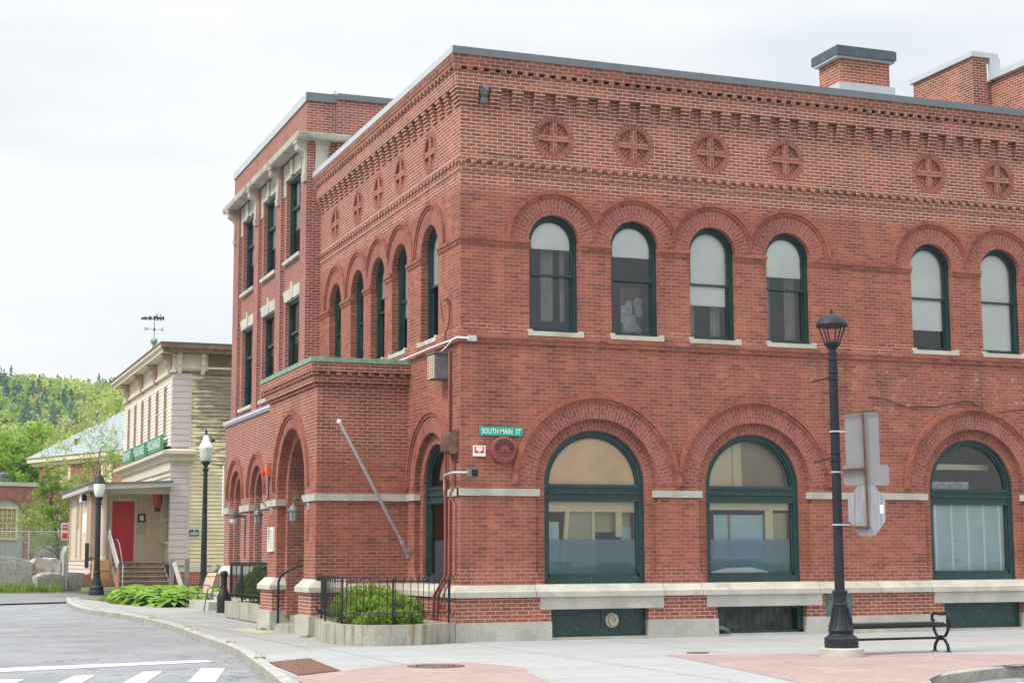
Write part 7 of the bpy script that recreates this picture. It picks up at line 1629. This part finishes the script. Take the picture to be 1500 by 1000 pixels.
# ================================================================== TREES
def tree(name, lab, loc, H, cr, trunk_r, n_br, leaf_n, leaf_s, lmat, seed, lean=(0, 0), droop=0.0, cat='tree', group=None, zc=0.55, spread=1.0, tdiv=3, barkmat=None, low=0.25):
    rn = random.Random(seed); t = thing(name, lab, cat, loc, group); wd = MB(); fo = MB(); L0 = Vector(loc); tips = []
    def branch(p, d, ln, r0_, lv):
        pts = [p]; rs = [r0_]; n = 4
        for k in range(n):
            d = (d + rdir(rn) * 0.22 + Vector((0, 0, 0.10 - droop * 0.2 * lv))).normalized(); p = p + d * ln / n; pts.append(p); rs.append(max(r0_ * (1 - 0.75 * (k + 1) / n), 0.006))
        wd.tube(pts, rs, 6 if lv < 2 else 4, cap=False)
        if lv >= tdiv: tips.append((pts, ln)); return
        for k in range(3 if lv < 2 else 3):
            i = rn.randint(1, n); dd = (d * 0.55 + rdir(rn, -0.25) * spread).normalized(); branch(pts[i], dd, ln * rn.uniform(0.5, 0.75), rs[i] * 0.7, lv + 1)
        tips.append((pts[2:], ln))
    top = L0 + Vector((lean[0], lean[1], H * 0.9)); n = 7; tp_ = []; tr_ = []
    for k in range(n + 1):
        f = k / n; tp_.append(L0.lerp(top, f) + Vector((rn.uniform(-1, 1), rn.uniform(-1, 1), 0)) * 0.03 * H * f); tr_.append(trunk_r * (1 - 0.85 * f))
    wd.tube(tp_, tr_, 9)
    for k in range(n_br):
        f = low + (0.95 - low) * (k + rn.random()) / n_br; i = min(n - 1, int(f * n)); p = tp_[i].lerp(tp_[i + 1], f * n - i); a = 2.4 * k + rn.random(); ln = cr * (1.05 - 0.55 * abs(f - zc) * 1.6) * rn.uniform(0.65, 1.0)
        d = Vector((math.cos(a), math.sin(a), 0.45 + 0.5 * f)).normalized(); branch(p, d, ln, trunk_r * 0.38 * (1 - f * 0.6), 1)
    per = max(1, int(leaf_n / max(1, len(tips))))
    for pts, ln in tips:
        for _ in range(per):
            k = rn.randint(0, len(pts) - 2) if len(pts) > 1 else 0; p = Vector(pts[k]).lerp(Vector(pts[min(k + 1, len(pts) - 1)]), rn.random()) + rdir(rn) * rn.random() ** 0.6 * ln * 0.30; s_ = leaf_s * rn.uniform(0.6, 1.35); leaf(fo, p, rdir(rn) + Vector((0, 0, -droop)), rdir(rn), s_, s_ * 0.62)
    wd.build('trunk', barkmat or m_wood, t, smooth=True); fo.build('crown', lmat, t); return t
m_lf1 = leaf_mat('bright_leaves', [(0.16, 0.30, 0.03), (0.28, 0.46, 0.05), (0.42, 0.58, 0.09)], sc=0.5); m_lf2 = leaf_mat('yellow_green_leaves', [(0.22, 0.32, 0.05), (0.36, 0.48, 0.09), (0.52, 0.60, 0.16)], sc=0.5)
m_lf3 = leaf_mat('spring_leaves', [(0.13, 0.25, 0.035), (0.26, 0.40, 0.06), (0.40, 0.50, 0.10)], sc=0.4)
tree('leaning_tree', 'bushy young tree with fine bright leaves in front of the far red building', (-0.95, 67, 0), 6.9, 2.5, 0.14, 22, 9000, 0.13, m_lf3, 21, lean=(-0.9, 0), droop=0.4, low=0.12, zc=0.3, spread=1.0)
tree('sapling', 'thin arching tree with sparse yellow green leaves before the blue roof', (0.6, 74, 0), 9.4, 3.4, 0.13, 16, 3600, 0.14, m_lf2, 5, lean=(1.2, 0), droop=0.2, low=0.35, zc=0.7)
tree('bright_tree', 'dense bright green tree at the left edge below the hill', (-0.6, 118, 0), 11.0, 4.6, 0.35, 22, 15000, 0.34, m_lf1, 9, zc=0.6, low=0.15)
k_ = 0
for (x, y, h, cr_, lab) in ((-8, 138, 8.5, 4.4, 'tall half bare spring tree at the far left foot of the hill'), (3.5, 142, 8.6, 5.0, 'wide half bare spring tree just right of the dense bright tree'), (9.5, 138, 9, 4.8, 'half bare spring tree above the left end of the blue roof'), (15.0, 146, 11, 5.4, 'forked half bare spring tree behind the blue roof'), (21.5, 140, 11.5, 5.2, 'half bare spring tree rising beside the wooden cornice'), (-2.5, 158, 9, 5.0, 'half bare spring tree behind the dense bright tree')):
    tree('spring_tree', lab, (x, y, 2), h, cr_, 0.24, 15, 2800, 0.26, m_lf2, 30 + k_, group='half bare trees at the foot of the hill', low=0.3, zc=0.65, spread=0.8, tdiv=3, barkmat=plain('grey_bark', (0.17, 0.155, 0.13), 0.9) if k_ == 0 else bpy.data.materials['grey_bark']); k_ += 1

# ================================================================== WOODED HILL
def hz(x, y):
    f = max(0.0, min(1.0, (y - 120) / 190)); f = f * f * (3 - 2 * f)
    edge = 1.0
    return f * (28.0 + max(0, x) * 0.075 + 1.4 * math.sin(x * 0.035 + 1.2) + 1.5 * math.sin(x * 0.09 + y * 0.03)) * edge - 0.3
hb = MB(); nx, ny = 60, 30
gx = [-220 + 560 * i / nx for i in range(nx + 1)]; gy = [118 + 330 * j / ny for j in range(ny + 1)]
for i in range(nx):
    for j in range(ny):
        q = [(gx[i], gy[j]), (gx[i + 1], gy[j]), (gx[i + 1], gy[j + 1]), (gx[i], gy[j + 1])]; hb.face([(a, b, hz(a, b)) for a, b in q], hint=(0, 0, 1))
o = hb.build('hill', plain('hill_floor', (0.06, 0.085, 0.03), 0.95, var=0.3, scale=0.1)); o['kind'] = 'structure'
import numpy as np
rg = np.random.default_rng(7)
def forest(name, lab, mats, rows):
    V = []; MI = []
    for (x, y, z, r_, h_, kind, n_) in rows:
        d = rg.normal(size=(n_, 3)); d /= np.linalg.norm(d, axis=1)[:, None]; d[:, 2] = np.abs(d[:, 2]) * 1.0 - 0.25
        if kind == 3:      # conifer: cone
            t_ = rg.random(n_) ** 0.7; a = rg.random(n_) * 2 * np.pi; rr = r_ * 0.9 * t_ * rg.uniform(0.6, 1.1, n_); c = np.stack([x + rr * np.cos(a), y + rr * np.sin(a), z + h_ * 1.25 * (1 - t_)], 1); s_ = r_ * 0.16
        else:
            rr = rg.uniform(0.75, 1.05, n_)[:, None] * (1 + 0.15 * np.sin(d[:, :1] * 9 + x) * np.cos(d[:, 1:2] * 8 + y)); c = np.array([x, y, z + h_ * 0.55]) + d * rr * np.array([r_, r_, h_ * 0.55]); s_ = r_ * 0.17
        u1 = rg.normal(size=(n_, 3)); u1 /= np.linalg.norm(u1, axis=1)[:, None]; s_ = s_ * 0.8; u2 = np.cross(u1, rg.normal(size=(n_, 3))); u2 /= np.linalg.norm(u2, axis=1)[:, None]
        sc = s_ * rg.uniform(0.6, 1.3, n_)[:, None]; V.append(np.stack([c - u1 * sc, c + u2 * sc * 0.6, c + u1 * sc, c - u2 * sc * 0.6], 1).reshape(-1, 3)); MI.append(np.full(n_, kind))
    V = np.concatenate(V); MI = np.concatenate(MI).astype(np.int32); n = len(MI); me = bpy.data.meshes.new(name)
    me.vertices.add(len(V)); me.vertices.foreach_set('co', V.astype(np.float32).ravel()); me.loops.add(n * 4); me.loops.foreach_set('vertex_index', np.arange(n * 4, dtype=np.int32)); me.polygons.add(n); me.polygons.foreach_set('loop_start', np.arange(0, n * 4, 4, dtype=np.int32)); me.polygons.foreach_set('material_index', MI)
    for m in mats: me.materials.append(m)
    me.update(); me.validate(); o = bpy.data.objects.new(name, me); COL.objects.link(o); return tag(o, lab, 'forest', kind='stuff')
fm = [leaf_mat('forest_yellow_green', [(0.36, 0.46, 0.10), (0.50, 0.60, 0.17)], sc=0.06), leaf_mat('forest_mid_green', [(0.26, 0.38, 0.11), (0.38, 0.50, 0.15)], sc=0.06), leaf_mat('forest_pale', [(0.40, 0.45, 0.17), (0.52, 0.54, 0.25)], sc=0.06), leaf_mat('forest_conifer', [(0.09, 0.18, 0.14), (0.15, 0.26, 0.20)], sc=0.06)]
rows = []
for _ in range(2600):
    y = 150 + rg.random() * 175; xc = -1.5 + (y - 120) * 0.075 - 3; x = xc - 22 + rg.random() * 75 + (y - 150) * 0.02
    p = rg.random(); band = math.sin(x * 0.21 + y * 0.045 + 1.5) + 0.7 * math.sin(x * 0.13 - y * 0.11)
    if y > 205 and band > 0.3 and p < 0.6: k = 3
    elif y < 205: k = 0 if p < 0.5 else (2 if p < 0.75 else 1)
    else: k = 0 if p < 0.45 else (1 if p < 0.85 else 2)
    r_ = rg.uniform(1.7, 3.1) * (0.8 if k == 3 else 1.0); rows.append((x, y, hz(x, y) + 0.5, r_, rg.uniform(4.8, 7.2) * (0.95 if k == 3 else 1), k, 240))
forest('hillside_forest', 'mixed spring woodland of yellow green and dark conifer crowns covering the hill', fm, rows)

# ------------------------------------------------------------------ air
hzb = MB(); hzb.box((-420, -60, -1.2), (420, 470, 46)); hm = bpy.data.materials.new('air'); hm.use_nodes = True; ht = hm.node_tree; ht.nodes.clear()
ho = nd(ht, 'ShaderNodeOutputMaterial'); hv = nd(ht, 'ShaderNodeVolumePrincipled'); hv.inputs['Density'].default_value = 0.00022; hv.inputs['Color'].default_value = (0.93, 0.96, 1.0, 1); hv.inputs['Anisotropy'].default_value = 0.2
ht.links.new(hv.outputs[0], ho.inputs['Volume']); o = hzb.build('haze', hm); o['kind'] = 'stuff'
